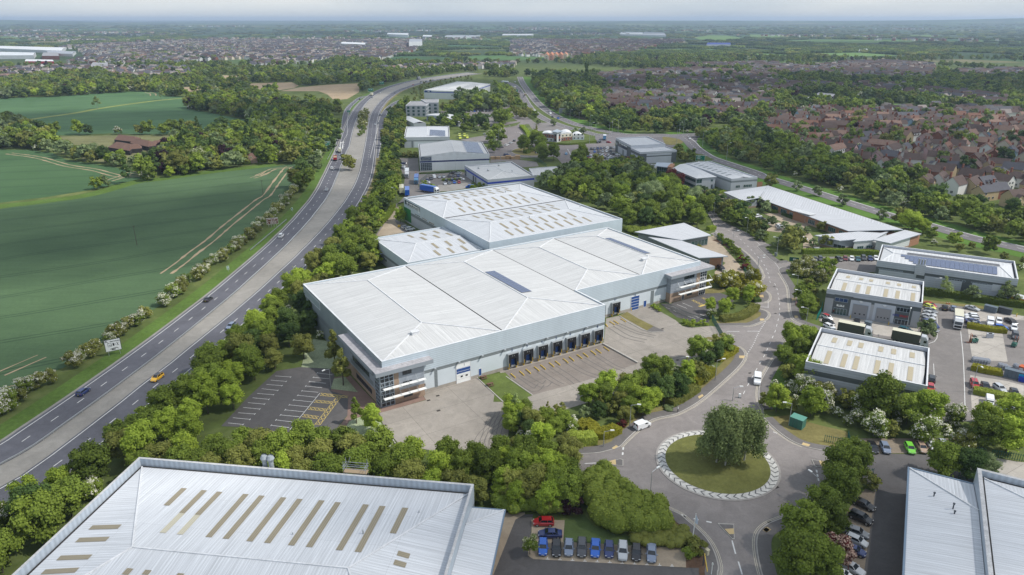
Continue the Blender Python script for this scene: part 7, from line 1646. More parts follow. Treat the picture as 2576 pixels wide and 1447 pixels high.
 # trees among the upper units
for s_,mx_,sp_,a_,c_ in(('B 1225,1400 1215,1150 1235,960 1290,890 1360,830 1430,780 1405,820 1385,1000 1400,1200 1330,1220 1320,1400',['broad','darkt','broad','olive'],6.5,.7,1.05),('B 1610,985 1950,965 2000,985 1840,1015 1815,1040 1620,1005',['broad','darkt'],8,.9,1.2),('B 1990,800 2180,830 2290,800 2300,850 2200,880 1990,870 1880,790',['willow','darkt','broad'],9,1.7,2.3),
('B 1780,890 1900,860 2000,890 1930,930 1800,925',['darkt','broad'],8,1.1,1.5),('B 2220,960 2320,960 2330,1010 2230,1015',['broad'],9,1.5,1.9),('B 2020,990 2130,985 2140,1030 2020,1040',['broad','darkt'],9,1.2,1.5),('B 1430,650 1600,600 1990,560 2010,590 1880,600 1570,680 1560,760 1440,740',['hawg','bush'],9,.6,.9),
('B 2215,650 2330,690 2380,800 2330,790 2260,700',['lime','hawg'],8,.9,1.3),('B 2340,860 2487,900 2487,960 2400,920',['hawg','olive'],8,.9,1.2),('C 0,650 120,700 190,800 290,900 340,940 300,950 200,880 80,860 50,800 100,740',['hawg','lime','broad','olive'],8,.8,1.2),('B 2200,1080 2290,1060 2270,1200 2200,1250 2170,1200',['youngb','hawg','broad'],7,.9,1.2),
('B 1860,1060 2200,1040 2200,1060 1870,1085',['youngb','bush','broad'],8,.9,1.1),('C 330,985 600,1010 560,1020 340,1000',['youngb','bush'],9,.8,1.1),('B 1420,770 1560,745 1580,790 1440,790',['hawg','bush'],8,.6,.9),('B 1720,830 1900,800 1900,850 1760,880',['olive','hawg'],9,.9,1.2),('C 550,1060 700,1080 820,1060 800,1090 620,1090',['youngb','bush'],9,.9,1.1),
('G 1600,250 1760,320 1800,340 1700,350 1620,330',['hawg','olive','broad'],6,.8,1.1),('G 1110,395 1400,420 1400,440 1250,445 1110,420',['haw','hawg','olive'],4.5,.8,1.1),('F 1500,280 1520,300 1340,300 1345,285',['hawg'],4,.8,1)):
 scatter(pp(s_),mx_,sp_,'the planting among the upper business units',a_,c_)
 # ---- clipped hedges and big shrub masses: leaf cards on a solid form -----------------------------------
def leafy(name,label,verts_fn,n,size,m,m2=None,frac=.0,cat='hedge',group=None,core=None):
 C,Nn = verts_fn(n); Q = quads(C,Nn+NR.normal(size=C.shape)*.5,size*(.6+.8*NR.random(len(C)))); T = NR.random(len(C)); mi = (NR.random(len(C))<frac).astype(int)
 me = qmesh(name,Q,T,mi,core); return link(name,me,[m,m2 or m],label=label,cat=cat,group=group)
def hedge(line,w,h,label,leaf='mid',z=0.05,group=None,size=.26,dens=26):
 c = resample(line if isinstance(line,list)else smooth(pp(line),3),1.2); A,B = offset(c,-w/2),offset(c,w/2); L = sum(hypot(b[0]-a[0],b[1]-a[1])for a,b in zip(c,c[1:])); n = int(L*(2*h+w)*dens)
 b = MB()
 for i in range(len(c)-1): b.prism([B[i],B[i+1],A[i+1],A[i]],z,z+h*.93)
 v = np.array(b.v); f = []
 k = 0
 for fc in b.f: f.append((fc[0],fc[1],fc[2])); f.append((fc[0],fc[2],fc[3]))
 ca,A_,B2 = np.array(c),np.array(A),np.array(B)
 def fn(n):
  i = NR.integers(0,len(c)-1,n); t = NR.random(n)[:,None]; s = NR.random(n)*(2*h+w); a = A_[i]*(1-t)+A_[i+1]*t; q = B2[i]*(1-t)+B2[i+1]*t
  d = (q-a)/(np.linalg.norm(q-a,axis=1,keepdims=True)+1e-6); P = np.zeros((n,3)); N = np.zeros((n,3)); wob = (1+.05*np.sin(i*.9))[:,None]
  m1 = s<h; m2 = s>h+w; m3 = ~(m1|m2)
  P[m1,:2] = a[m1]; P[m1,2] = s[m1]; N[m1,:2] = -d[m1]; P[m2,:2] = q[m2]; P[m2,2] = s[m2]-h-w; N[m2,:2] = d[m2]
  u = ((s-h)/w)[:,None]; P[m3,:2] = (a+(q-a)*u)[m3]; P[m3,2] = h; N[m3,2] = 1; P[:,2] = P[:,2]*wob[:,0]+z; P+=N*NR.normal(size=(n,1))*.07; return P,N
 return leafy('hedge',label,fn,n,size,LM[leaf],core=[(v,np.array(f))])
hedge('H 470,1165 800,1160 1160,1180',2.2,1.9,'long clipped hedge above the row of parked cars','mid')
hedge('L 1580,400 1850,430 2110,470 2478,520',2.6,2.0,'long clipped hedge in front of the solar roofed building','mid'); hedge('L 1575,370 1800,395 2120,430 2330,455',1.2,1.2,'lower pale hedge against the wall of the solar roofed building','lime')
hedge('O 610,230 700,260 860,240',3.2,2.3,'rounded golden green clipped hedge end beside the roundabout road','laurel'); hedge('O 700,150 800,110 880,200 1000,180 1060,150',3.0,1.8,'golden shrub hedge behind the rounded clipped one','golden')
hedge('K 1520,1180 1640,1120 1760,1040',3.6,1.7,'low clipped two-tone hedge above the footway','olive'); hedge('K 1740,1000 1820,960 1900,890',3.2,2.2,'golden hedge above the low clipped one','golden')
hedge('K 2000,420 2150,400 2260,350 2310,300',3.0,1.6,'curved clipped hedge on the corner by the yard gate','olive'); hedge('K 1960,780 2060,730 2120,690',2.6,1.6,'golden shrubs along the footway below the gate','golden')
hedge('K 2290,245 2350,240',2.0,1.2,'short clipped hedge by the small office entrance','dark'); hedge('G 1880,955 1940,945',2.4,1.8,'bright clipped block at the bend behind the wedge roofed office','lime')
hedge('L 1960,700 2100,725 2200,740 2310,750',2.2,1.5,'yellow and green hedge strip between the yard bays','golden'); hedge('L 2000,1075 2140,1110 2270,1130',2.4,1.5,'hedge strip beside the gas bottles','golden'); hedge('L 2015,1290 2150,1320 2420,1370',2.6,1.5,'lowest hedge strip between the yard bays','laurel')
hedge('F 1530,445 1700,438 1900,425',1.2,.8,'thin clipped strip below the navy striped warehouse','dark'); hedge('F 1735,505 1850,500 1940,495',1.8,1.0,'small hedge between two rows of cars in the haulage yard','mid'); hedge('F 1345,285 1520,290',2.5,2.0,'dark hedge behind the small lorry park lawn','mid')
hedge('F 1180,905 1250,830 1300,745',2.2,2.2,'bright clipped hedge beside the gravel access','lime'); hedge('C 360,1160 500,1172 640,1176 870,1150',1.4,1.2,'long low hedge around the pub restaurant','mid'); hedge('C 195,1015 250,1075 270,1130',4,2.2,'curved hedge left of the pub car park','lime'); hedge('C 225,1250 260,1255',4.5,2.6,'round clipped shrub at the left of the shrubbed roundabout','mid')
hedge('G 1930,635 2035,610',1.6,1.2,'bright ivy covered screen by the office corner','lime'); hedge('F 420,325 560,320',3,2.5,'dark clipped hedge block by the cottage lawn','dark'); hedge('A 2200,1352 2350,1330 2487,1318',2.5,2.4,'long thin garden hedge beside the cottage','lime'); hedge('H 1085,650 1140,700',1.0,1.0,'x','mid').name = 'hedge'
bpy.data.objects.remove([o for o in COL.objects if o.get('label')=='x'][0])
hedge('H 190,785 240,800',2,1.2,'low hedge under the first office windows','mid'); hedge('H 300,815 400,855',2.4,1.4,'low hedge under the middle office windows','dark'); hedge('H 470,875 600,910',2.4,1.4,'low hedge below the brick entrance bay','dark')
# the big laurel mass: many overlapping domes
def mass(poly,label,leaf,h,r,sp,size=.3,seed=3,cat='shrub',dens=55,hfn=None):
 P = pp(poly)if isinstance(poly,str)else poly; xs = [p[0]for p in P]; ys = [p[1]for p in P]; rr = random.Random(seed); lob = []
 y = min(ys)
 while y<max(ys):
  x = min(xs)
  while x<max(xs):
   a,c = x+rr.uniform(-.4,.4)*sp,y+rr.uniform(-.4,.4)*sp
   if inpoly(a,c,P): hh = h*rr.uniform(.82,1.1)*(hfn(a,c)if hfn else 1); q = r*rr.uniform(.85,1.2); lob.append((a,c,hh*.5,q,hh*.52))
   x+=sp
  y+=sp
 cx = sum(l[0]for l in lob)/len(lob); cy = sum(l[1]for l in lob)/len(lob); lob = [(l[0]-cx,l[1]-cy,*l[2:])for l in lob]
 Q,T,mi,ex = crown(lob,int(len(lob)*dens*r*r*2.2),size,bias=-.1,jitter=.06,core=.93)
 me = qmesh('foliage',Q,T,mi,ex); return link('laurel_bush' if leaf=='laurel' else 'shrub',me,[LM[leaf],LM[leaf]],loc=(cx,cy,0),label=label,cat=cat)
mass('O 760,640 900,520 980,540 1050,660 1200,760 1400,850 1490,960 1480,1050 1320,1110 1150,1110 900,1010 800,880','huge rounded laurel mass between the numbered bays and the roundabout','laurel',4.2,1.7,1.5)
mass('O -20,760 200,740 420,700 640,700 720,800 700,880 400,900 100,890 -20,870','yellow green laurel bank at the top of the left car park edge','laurel',3.0,1.5,1.5,seed=5)
mass('O 1180,1120 1330,1100 1560,1040 1700,1080 1770,1160 1760,1200 1560,1200 1200,1180','long dark clipped shrub behind the empty bays','olive',1.8,1.3,1.2,size=.22,seed=7)
mass('K 1470,1225 1500,1180 1590,1170 1600,1190 1530,1240','low blue flowering shrub by the footway','willow',.7,.8,.9,size=.16,seed=9)
mass('G 1130,940 1300,960 1420,900 1540,890 1500,960 1300,1000 1200,1000','yellow green shrubs behind the wedge roofed office','laurel',2.4,1.7,1.8,seed=12)
# weeping birches on the roundabout
def birch(x,y,label,H=13.0,R=5.0,seed=1):
 r = thing('birch_tree',label,'tree',(x,y,.9)); rr = random.Random(seed); lob = []
 for i in range(17):
  a = i*2.4+rr.random(); t = i/17; z = 1.9+(H-3.6)*(.1+.9*t**.8); q = R*(.78-.5*t**1.6)*rr.uniform(.6,1.05)
  lob.append((cos(a)*q,sin(a)*q,z,R*rr.uniform(.22,.34),rr.uniform(1.5,2.5)))
 Q,T,mi,ex = crown(lob,15000,.24,asp=1.5,up=.1,core=.62,jitter=.3,far=True,bias=-.8)
 me = qmesh('crown',Q,T,None,ex); link('crown',me,[LM['birch'],LM['birch']],r)
 b = MB(); b.tube((0,0,-.6),(.2,.1,H*.5),.2,.13); b.tube((.2,.1,H*.5),(0,0,H*.92),.13,.03); b.tube((.1,0,1.2),(1.2,.8,H*.5),.1,.04); b.tube((.1,0,1.6),(-1.3,-.5,H*.55),.1,.04); b.build('trunk',BARKW,r)
bx,by = pp('O 1900,400')[0]; bx2,by2 = pp('O 2110,380')[0]; bx3,by3 = pp('O 1960,450')[0]
birch(bx+.6,by-2.6,'tall weeping birch on the left of the roundabout clump',13.4,4.7,1); birch(bx2+1.6,by2-2.4,'weeping birch on the right of the roundabout clump',12.4,4.6,2); birch(bx3+1.3,by3-1.6,'weeping birch in the middle of the roundabout clump',13.6,3.8,3)
# ---- far trees -------------------------------------------------------------------------------------------
def inpoly_np(X,Y,poly):
 c = np.zeros(len(X),bool); j = len(poly)-1
 for i in range(len(poly)):
  xi,yi = poly[i][:2]; xj,yj = poly[j][:2]
  if yi != yj: c^=((yi>Y)!=(yj>Y))&(X<(xj-xi)*(Y-yi)/(yj-yi)+xi)
  j = i
 return c
OPEN = [F_BIG]+[pp(s)for s in('V -300,375 A 0,1218 250,1222 480,1250 600,1310 E 760,115 1000,150 1200,195 1290,230 1270,262 1060,310 800,365 400,430 0,478 V -300,540',
'V -300,252 A 0,762 450,745 850,720 1200,698 1430,698 1510,742 1800,745 1960,755 1750,790 1690,855 1900,890 2100,930 2290,962 2280,1040 2130,1062 1900,1080 1240,1078 0,1085 V -300,350',
'A 430,1095 1100,1085 1650,1090 1900,1085 1500,1240 1350,1340 1450,1440 1100,1350 700,1300 300,1190','B 0,620 380,610 440,640 400,660 260,690 0,690','B 270,690 450,650 700,628 1010,612 985,710 880,770 760,780 620,700','A 1600,655 1900,645 2150,628 2487,610 2487,650 2100,668 1640,705','A 1700,608 1850,578 2000,542 2200,550 2330,575 2200,604',
'C 1750,210 1880,184 2050,186 2240,214 2000,234 1800,226','D 0,172 360,186 330,212 0,206','D 170,240 600,220 1400,226 1800,242 1500,256 600,262','D 580,350 1000,338 1360,368 700,388','D 0,350 450,362 450,396 20,384','A 0,164 150,186 170,218 0,218','C 2230,345 2487,352 2487,384 2260,380','A 205,78 415,84 405,106 215,102','B 0,112 205,117 190,140 0,137','B 0,139 230,145 150,166 0,160','A 2120,126 2240,120 2215,136 2130,136','A 2270,116 2487,113 2487,138 2330,140',
'B 240,690 1010,680 985,790 760,860 250,810','A 1600,700 2100,700 2400,680 2487,650 2487,720 2100,740 1640,740','C 1230,316 1660,305 1670,334 1260,338','D 750,750 1100,765 1500,830 1570,880 1300,860 870,800 430,810 430,720','D 1415,178 1730,180 1700,208 1440,203','C 2235,172 2487,178 2487,204 2290,204','D 895,188 1210,193 1180,208 945,206',
'V 960,520 940,420 1010,330 1000,240 1060,205 1180,190 1330,200 1440,290 1700,330 1780,340 1800,300 2000,420 2576,620 2700,1600 -100,1600')]
TOWN = [pp(s)for s in('A 0,500 830,475 830,530 300,580 0,610','A 900,490 1700,490 1720,570 1380,590 1000,575','A 560,300 900,270 1500,250 2487,180 2487,420 2300,400 1800,420 1500,470 600,440 600,350','B 0,185 900,165 1700,170 1600,215 1500,330 1150,420 900,400 500,440 260,450 0,480','B 1050,515 1400,480 2400,445 2400,480 1700,500 1300,520','C 100,225 900,210 1660,215 1660,250 1250,310 1230,350 900,345 700,385 660,400 100,370','D 1300,140 2000,138 2000,165 1300,165','B 900,150 2487,130 2487,160 900,175','A 250,200 980,225 980,245 250,235')]
SHEDZ = [pp(s)for s in('A -60,300 700,310 780,400 500,460 -60,470','B 815,262 1065,262 1065,292 815,292','B 1230,180 1440,180 1440,210 1230,210','C 10,180 310,180 310,200 10,200','C 1075,160 1510,160 1510,206 1075,206','C 390,370 660,370 660,420 390,420')]
ESTATE = [pp(s)for s in('C 870,560 1000,540 1300,520 1700,500 2487,540 2487,900 2300,900 2050,960 1900,940 1600,900 1300,950 1000,910 890,860 880,740 1000,690','D 0,600 250,620 400,640 560,640 750,640 760,700 560,705 400,720 0,740','D 0,440 500,480 900,440 1250,430 1650,460 1650,600 1200,600 900,600 600,560 0,540','D 760,640 1420,640 1420,700 1720,690 2000,720 2400,790 2300,850 2000,830 1500,760 1000,720 800,690',
'D 90,980 450,880 650,880 1000,880 1400,840 1850,850 2478,900 2650,1100 2650,1447 H 2478,820 2200,745 2050,700 1600,600 1480,520 D 1250,1447 1000,1420 850,1345 570,1300 400,1210 130,1110','D 1840,520 2478,500 2600,530 2600,570 1900,580','C 1680,460 2487,440 2487,500 1700,500')]
def road_dist(X,Y,lines):
 D = np.full(len(X),1e9)
 for l in lines:
  a = np.array(resample(l,15))
  for p in a: D = np.minimum(D,(X-p[0])**2+(Y-p[1])**2)
 return np.sqrt(D)
def far_points():
 xs,ys,st = [],[],[]
 y = 400.0
 while y<9000:
  s = 8.5 if y<1000 else(8.5+(y-1000)*.009 if y<2200 else 19+(y-2200)*.014); hw = y*.76+60; n = int(2*hw/s); xs.append(-hw+(np.arange(n)+NR.random(n)*.9)*s); ys.append(y+NR.random(n)*s); st.append(np.full(n,s)); y+=s
 X,Y,S = np.concatenate(xs),np.concatenate(ys),np.concatenate(st)
 keep = np.ones(len(X),bool)
 for p in OPEN+SHEDZ: keep&=~inpoly_np(X,Y,p)
 tn = np.zeros(len(X),bool)
 for p in TOWN: tn|=inpoly_np(X,Y,p)
 es = np.zeros(len(X),bool)
 for p in ESTATE: es|=inpoly_np(X,Y,p)
 near = Y<1400; keep[near]&=road_dist(X[near],Y[near],[CL,CR,SL1,SL2,BL,BR,BS])>np.where(Y[near]>560,21,12)
 r = NR.random(len(X)); keep&=~(tn&(r>.16)); keep&=~(es&(r>.13))
 # beyond 1.5 km: patchwork of fields edged by trees
 f = np.sin(X/210+1.3*np.sin(Y/520))*np.cos(Y/330+X/900)+.5*np.sin(X/90+Y/150)
 cell = (np.abs(((X+.25*Y)/330)%1-.5)>.455)|(np.abs(((Y-.15*X)/420)%1-.5)>.46)
 keep&=(Y<1300)|(f>.22)|(cell&(NR.random(len(X))<.8))|tn
 return X[keep],Y[keep],S[keep]
FX,FY,FS = far_points()
print('far trees',len(FX))
# ---- choose the individuals and build them ------------------------------------------------------------------
def cdist(t): return hypot(t['x'],t['y'])
vis = [t for t in TREES if inframe(t['x'],t['y'],t['z']+4,160)and t['label']!='x' and t['region']!='x']
rx = road_dist(np.array([t['x']for t in vis]),np.array([t['y']for t in vis]),[CL,CR,BL,BR,BS])
vis = [t for t,d in zip(vis,rx)if d>6.5+SPC[t['sp']]['R']*t['sc']*.35 or 'reserve' in t['region']]
vis = [t for t in vis if not(855<proj(t['x'],t['y'])[0]<905 and 392<proj(t['x'],t['y'])[1]<432)]
rest = []
for cat_,cap in(('tree',297),('shrub',290)):
 g = [t for t in vis if t['cat']==cat_]; g.sort(key=lambda t:(not t['force'],-SPC[t['sp']]['H']*t['sc']/cdist(t)))
 for i,t in enumerate(g): t['ind'] = i<cap
 rest+=g[cap:]
DESC = dict(mid='mid green',lime='lime green',olive='yellowish olive',dark='dark green',willow='grey green',birch='thin airy',purple='purple',golden='golden',red='dark red',laurel='glossy green')
cnt = {}
ind = sorted([t for t in vis if t.get('ind')],key=lambda t:proj(t['x'],t['y'])[0])
for t in ind:
 s = SPC[t['sp']]; lf = t['leaf']or s['mats'][0]; lab = t['label']
 kind = {'haw':'white flowering hawthorn','hawg':'sparsely flowering hawthorn','bush':'shrub','slim':'upright tree','youngb':'young birch','conifer':'conifer','chestnut':'flowering chestnut'}.get(t['sp'],'tree')
 if kind == 'tree' and t['cat'] == 'shrub': kind = 'tall shrub'
 grp = None
 if not lab:
  d = DESC[lf]if kind not in('white flowering hawthorn',)else ''; key = (d,kind,t['region']); cnt[key] = cnt.get(key,0)+1
  lab = ' '.join(('%s %s %s from the left in %s'%(ordn(cnt[key]-1),d,kind,t['region'])).split()[:17]); grp = 'plants in '+t['region']
  w = lab.split()
  if len(w)>16: lab = ' '.join(('%s %s from left in %s'%(ordn(cnt[key]-1),(d+' '+kind).strip(),t['region'])).split()[:16])
 nm = {'haw':'hawthorn','hawg':'hawthorn','bush':'shrub','slim':'upright_tree','youngb':'birch_tree','conifer':'conifer_tree','chestnut':'chestnut_tree'}.get(t['sp'],t['name'])
 r = random.Random(int(t['x']*13+t['y']*7)); me,tr = s['ms'][r.randrange(len(s['ms']))]
 root = thing(nm if t['name']=='tree' else t['name'],lab,t['cat'],(t['x'],t['y'],.03),r.random()*6.28 if t['rz']is None else t['rz'],grp,(t['sc']*r.uniform(.92,1.1),t['sc']*r.uniform(.92,1.1),t['sc']*r.uniform(.9,1.12)))
 link('crown',me,[LM[lf],s['mats'][1]],root,objmats=True); link('trunk',tr,None,root)
print('individual plants',len(ind),'rest',len(rest))
# instanced far woodland: one object
PCOL = bpy.data.collections.new('far_tree_kinds'); protos = []
def proto(R,H,base,nl,n,size,leaf,shape='round',flat=1.0,blossom=0,spread=None,seed=0):
 lob = lobeset(R,H,base,nl,31+seed,flat,shape)
 if spread:
  r = random.Random(seed); lob = [(r.uniform(-1,1)*spread[0],r.uniform(-1,1)*spread[1],H*.45,R*r.uniform(.7,1.2),H*.5*r.uniform(.7,1.15))for _ in range(nl)]
 Q,T,mi,ex = crown(lob,n,size,blossom,far=True,core=.86); me = qmesh('k',Q,T,mi,ex); me.materials.append(LM[leaf]); me.materials.append(LM['blossom'])
 o = bpy.data.objects.new('kind_%02d'%len(protos),me); PCOL.objects.link(o); protos.append(o)
for lf in('mid','lime','olive','dark','willow','mid','dark'): proto(4.2,9,.6,8,420,.95,lf,seed=len(protos)) # 0-6
proto(3.0,5,.2,7,300,.7,'mid',blossom=.6,seed=9); proto(3,12,.5,8,260,.9,'dark','cone',seed=10); proto(4.2,9,.6,8,420,.9,'purple',seed=11) # 7 8 9
for k,lf in enumerate(('mid','dark','dark','olive','dark')): proto(6.5,9,0,9,420,1.9,lf,spread=(16,9),seed=20+k) # 10-14 groves
def gn_cloud(name,pts,coll,**props):
 """pts: rows x y z scale rot index; one object whose instances come from geometry nodes"""
 P = np.array(pts); me = bpy.data.meshes.new(name); me.vertices.add(len(P)); me.vertices.foreach_set('co',P[:,:3].astype(np.float32).reshape(-1))
 for nm,col_,ty in(('scl',3,'FLOAT'),('rot',4,'FLOAT'),('idx',5,'INT')):
  a = me.attributes.new(nm,ty,'POINT'); a.data.foreach_set('value',P[:,col_].astype(np.float32 if ty=='FLOAT' else np.int32))
 o = link(name,me,None,**props)
 g = bpy.data.node_groups.new(name,'GeometryNodeTree'); g.interface.new_socket('Geometry',in_out='INPUT',socket_type='NodeSocketGeometry'); g.interface.new_socket('Geometry',in_out='OUTPUT',socket_type='NodeSocketGeometry')
 N = g.nodes.new; L = g.links.new; gi,go = N('NodeGroupInput'),N('NodeGroupOutput'); ci = N('GeometryNodeCollectionInfo'); ci.inputs['Collection'].default_value = coll; ci.inputs['Separate Children'].default_value = True; ci.inputs['Reset Children'].default_value = True
 ip = N('GeometryNodeInstanceOnPoints'); ip.inputs['Pick Instance'].default_value = True
 def attr(nm,ty): x = N('GeometryNodeInputNamedAttribute'); x.data_type = ty; x.inputs['Name'].default_value = nm; return x.outputs[0]
 cx = N('ShaderNodeCombineXYZ'); L(attr('rot','FLOAT'),cx.inputs[2]); e = N('FunctionNodeEulerToRotation'); L(cx.outputs[0],e.inputs[0])
 L(gi.outputs[0],ip.inputs['Points']); L(ci.outputs[0],ip.inputs['Instance']); L(attr('idx','INT'),ip.inputs['Instance Index']); L(e.outputs[0],ip.inputs['Rotation']); L(attr('scl','FLOAT'),ip.inputs['Scale']); L(ip.outputs[0],go.inputs[0])
 o.modifiers.new('scatter','NODES').node_group = g; return o
rows = []
for t in rest:
 lf = t['leaf']or SPC[t['sp']]['mats'][0]; k = 7 if t['sp']in('haw','ornamental')else 8 if t['sp'] == 'conifer' else{'mid':0,'lime':1,'olive':2,'dark':3,'willow':4,'birch':4,'purple':9,'red':9,'golden':1,'laurel':1}[lf]
 rows.append((t['x'],t['y'],0,t['sc']*SPC[t['sp']]['H']/9.0,RG.random()*6.28,k))
for x,y,s in zip(FX,FY,FS):
 z = terrain_h(x,y); r = RG.random()
 if y<2000:
  sun_ = x<0 and y<1300 and RG.random()<.5
  k = RG.choice((1,2,4,0))if sun_ else RG.choice((0,5,0,2,3,4,6,5)); k = 7 if r<.05 else 8 if r<.08 else 9 if r<.095 else k
  rows.append((x,y,z,RG.uniform(.75,1.45),RG.random()*6.28,k))
 else: rows.append((x,y,z-1.0,RG.uniform(.7,1.25),RG.uniform(-.5,.5),RG.choice((10,11,12,13,14))))
gn_cloud('distant_trees',rows,PCOL,label='mass of trees and hedgerows stretching from the estates to the horizon',cat='woodland',kind='stuff')
# ================================================================== HOUSES
WALLS = dict(cream=mat('cream_brick',(.44,.34,.2),.9,noises=((.6,.15,(1,1,1)),)),red=mat('house_red_brick',(.2,.08,.05),.9,noises=((.6,.15,(1,1,1)),)),white=mat('white_render',(.62,.62,.6),.8),pale=mat('pale_render',(.5,.45,.36),.8),pink=mat('pink_render',(.5,.33,.33),.8),blue=mat('blue_render',(.28,.4,.5),.8),black=BARNW)
ROOFS = dict(light=mat('light_tiles',(.24,.21,.19),.9,noises=((.5,.3,(1,1,1)),)),brown=mat('house_brown_tiles',(.085,.06,.052),.9,noises=((.5,.3,(1,1,1)),(2,.2,(1,1,1)))),slate=mat('house_slate',(.07,.07,.082),.8,noises=((.5,.25,(1,1,1)),)),rust=mat('house_rust_tiles',(.16,.085,.06),.9,noises=((.5,.3,(1,1,1)),)),pale=mat('house_pinkish_tiles',(.2,.13,.10),.9,noises=((.5,.3,(1,1,1)),)))  # the light tiles are a paler set added for some distant roofs
def gable_block(bw,br,x0,x1,y0,y1,e,rise,axis=0,hip=0,ov=.35):
 bw.prism([(x0,y0),(x1,y0),(x1,y1),(x0,y1)],0,e)
 P = [(x0-ov,y0-ov),(x1+ov,y0-ov),(x1+ov,y1+ov),(x0-ov,y1+ov)]
 if axis == 0: bay(br,P[0],P[3],P[2],P[1],e,rise,hip,hip)
 else: bay(br,P[1],P[0],P[3],P[2],e,rise,hip,hip)
 if not hip:
  m = (y0+y1)/2; n = (x0+x1)/2; k = rise-.15
  for f in(([(x0,y0,e),(x0,m,e+k),(x0,y1,e)],[(x1,y0,e),(x1,y1,e),(x1,m,e+k)])if axis==0 else([(x0,y0,e),(x1,y0,e),(n,y0,e+k)],[(x1,y1,e),(x0,y1,e),(n,y1,e+k)])): bw.face(f)
HT = []
def house_type(k):
 bw,br,ch,wins = MB(),MB(),MB(),[]
 if k == 0: gable_block(bw,br,-5,5,-3.8,3.8,5,3.4); cx = 4.3
 elif k == 1: gable_block(bw,br,-5.5,5.5,-3.5,3.5,4.9,3.2); gable_block(bw,br,-5.2,-1.2,-5.4,-3.4,4.6,2.0,1); cx = 4.6
 elif k == 2: gable_block(bw,br,-4.8,4.8,-4.2,4.2,5.1,3.0,0,3.6); cx = 3.2
 elif k == 3:
  gable_block(bw,br,-6,6,-3.4,3.4,4.2,3.9); cx = 5.4
  for x in(-3.4,0,3.4): bw.box((x,-2.9,4.3),(1.2,1.5,1.3)); bay(br,(x-.75,-3.75),(x+.75,-3.75),(x+.75,-1.5),(x-.75,-1.5),5.6,.7)
 elif k == 4: gable_block(bw,br,-3.6,3.6,-4.8,4.8,5,3.6,1); cx = 3.0
 else: gable_block(bw,br,-9,9,-3.8,3.8,5.2,3.3); cx = 8.2
 ch.box((cx,0,5),(.8,.9,4.6)); ch.box((cx,0,9.6),(1.0,1.1,.2))
 y0,w = {4:(-4.8,3.6),1:(-3.5,5.5),2:(-4.2,4.8),3:(-3.4,6),0:(-3.8,5),5:(-3.8,9)}[k]
 for z in(1.0,3.4):
  for i in range(int(w*2/2.8)):
   x = -w+(i+.6)*2.8
   if k == 1 and-5.2<x<-1.2: wins.append((x,-5.45,z))if z>2 else None
   elif k == 3 and z>2: continue
   else: wins.append((x,y0-.03,z))
 if k == 3: wins+=[(x,-3.7,4.55)for x in(-3.4,0,3.4)]
 a,c,d = bw.mesh('wall'),br.mesh('roof'),ch.mesh('chimney'); a.materials.append(None); c.materials.append(None); d.materials.append(BRICKR); return a,c,d,wins
HT = [house_type(k)for k in range(6)]
b = MB(); b.box((0,0,0),(1.3,.1,1.25),m=1)
b.box((-.3,-.03,.1),(.48,.1,1.05)); b.box((.3,-.03,.1),(.48,.1,1.05)); WINM = b.mesh('window'); WINM.materials.append(GLASS); WINM.materials.append(FRAMEW)
b = MB(); b.box((0,0,0),(1.0,.1,2.1)); DOORM = b.mesh('door'); DOORM.materials.append(FRAMED)
HS = []; rh = random.Random(5)
def grid_houses(polys,dx,dy,ang,dens,out,ymin=0,ymax=9e9):
 for P in polys:
  xs = [p[0]for p in P]; ys = [p[1]for p in P]; cx,cy = sum(xs)/len(xs),sum(ys)/len(ys); a = ang+rh.uniform(-.2,.2); R = max(hypot(p[0]-cx,p[1]-cy)for p in P); n = int(R/min(dx,dy))+1
  for i in range(-n,n+1):
   for j in range(-n,n+1):
    if abs(i*dx)>R or abs(j*dy)>R: continue
    bend = .5*sin(j*.35+cx*.01); u,v = i*dx+rh.uniform(-1.6,1.6),j*dy+3.5*sin(i*.4)+rh.uniform(-1,1); x = cx+u*cos(a)-v*sin(a); y = cy+u*sin(a)+v*cos(a)
    if not(ymin<y<ymax)or not inpoly(x,y,P)or rh.random()>dens or not inframe(x,y,5,150): continue
    out.append((x,y,a+bend+rh.choice((0,0,0,pi/2,pi))+rh.uniform(-.12,.12)))
for P in ESTATE: grid_houses([P],12.8,16.5,rh.choice((-.35,.15,.3)),.8,HS)
HS = [h for h in HS if not any(inpoly(h[0],h[1],o)for o in OPEN)]
HS.sort(key=lambda h:hypot(h[0],h[1])); rowsH = []
wn = dict(cream='cream brick',red='red brick',white='white',pale='pale',pink='pink',blue='pale blue',black='black boarded'); tn_ = ['plain gabled','cross gabled','hip roofed','dormered','end gabled','long terraced']
def pick(y,x):
 near = y<480
 k = rh.choice((0,1,2,1,3,4)if near else(0,1,3,4,5,0,3)); w = rh.choice(('cream','cream','red','cream','white')if near else('red','white','cream','pale','red','white','pale','pink','blue')); r = rh.choice(('brown','brown','slate','brown')if near else('brown','brown','brown','rust','slate','brown','pale')if y<720 else('brown','slate','brown')); return k,w,r
hc = {}
for i,(x,y,a)in enumerate(HS):
 k,w,r = pick(y,x); d = hypot(x,y)
 if i<298:
  px,py = proj(x,y); band = 'nearest the bypass hedge' if y<400 else 'in the front half of the estate' if y<480 else 'in the middle of the estate' if y<620 else 'in the back of the estate'
  key = (k,w,r,band); hc.setdefault(key,[]).append((px,x,y,a,d))
 else: rowsH.append((x,y,0,1,a,{'brown':0,'slate':3,'rust':5,'pale':5}[r]+rh.randrange(3)if r!='pale' else 7))
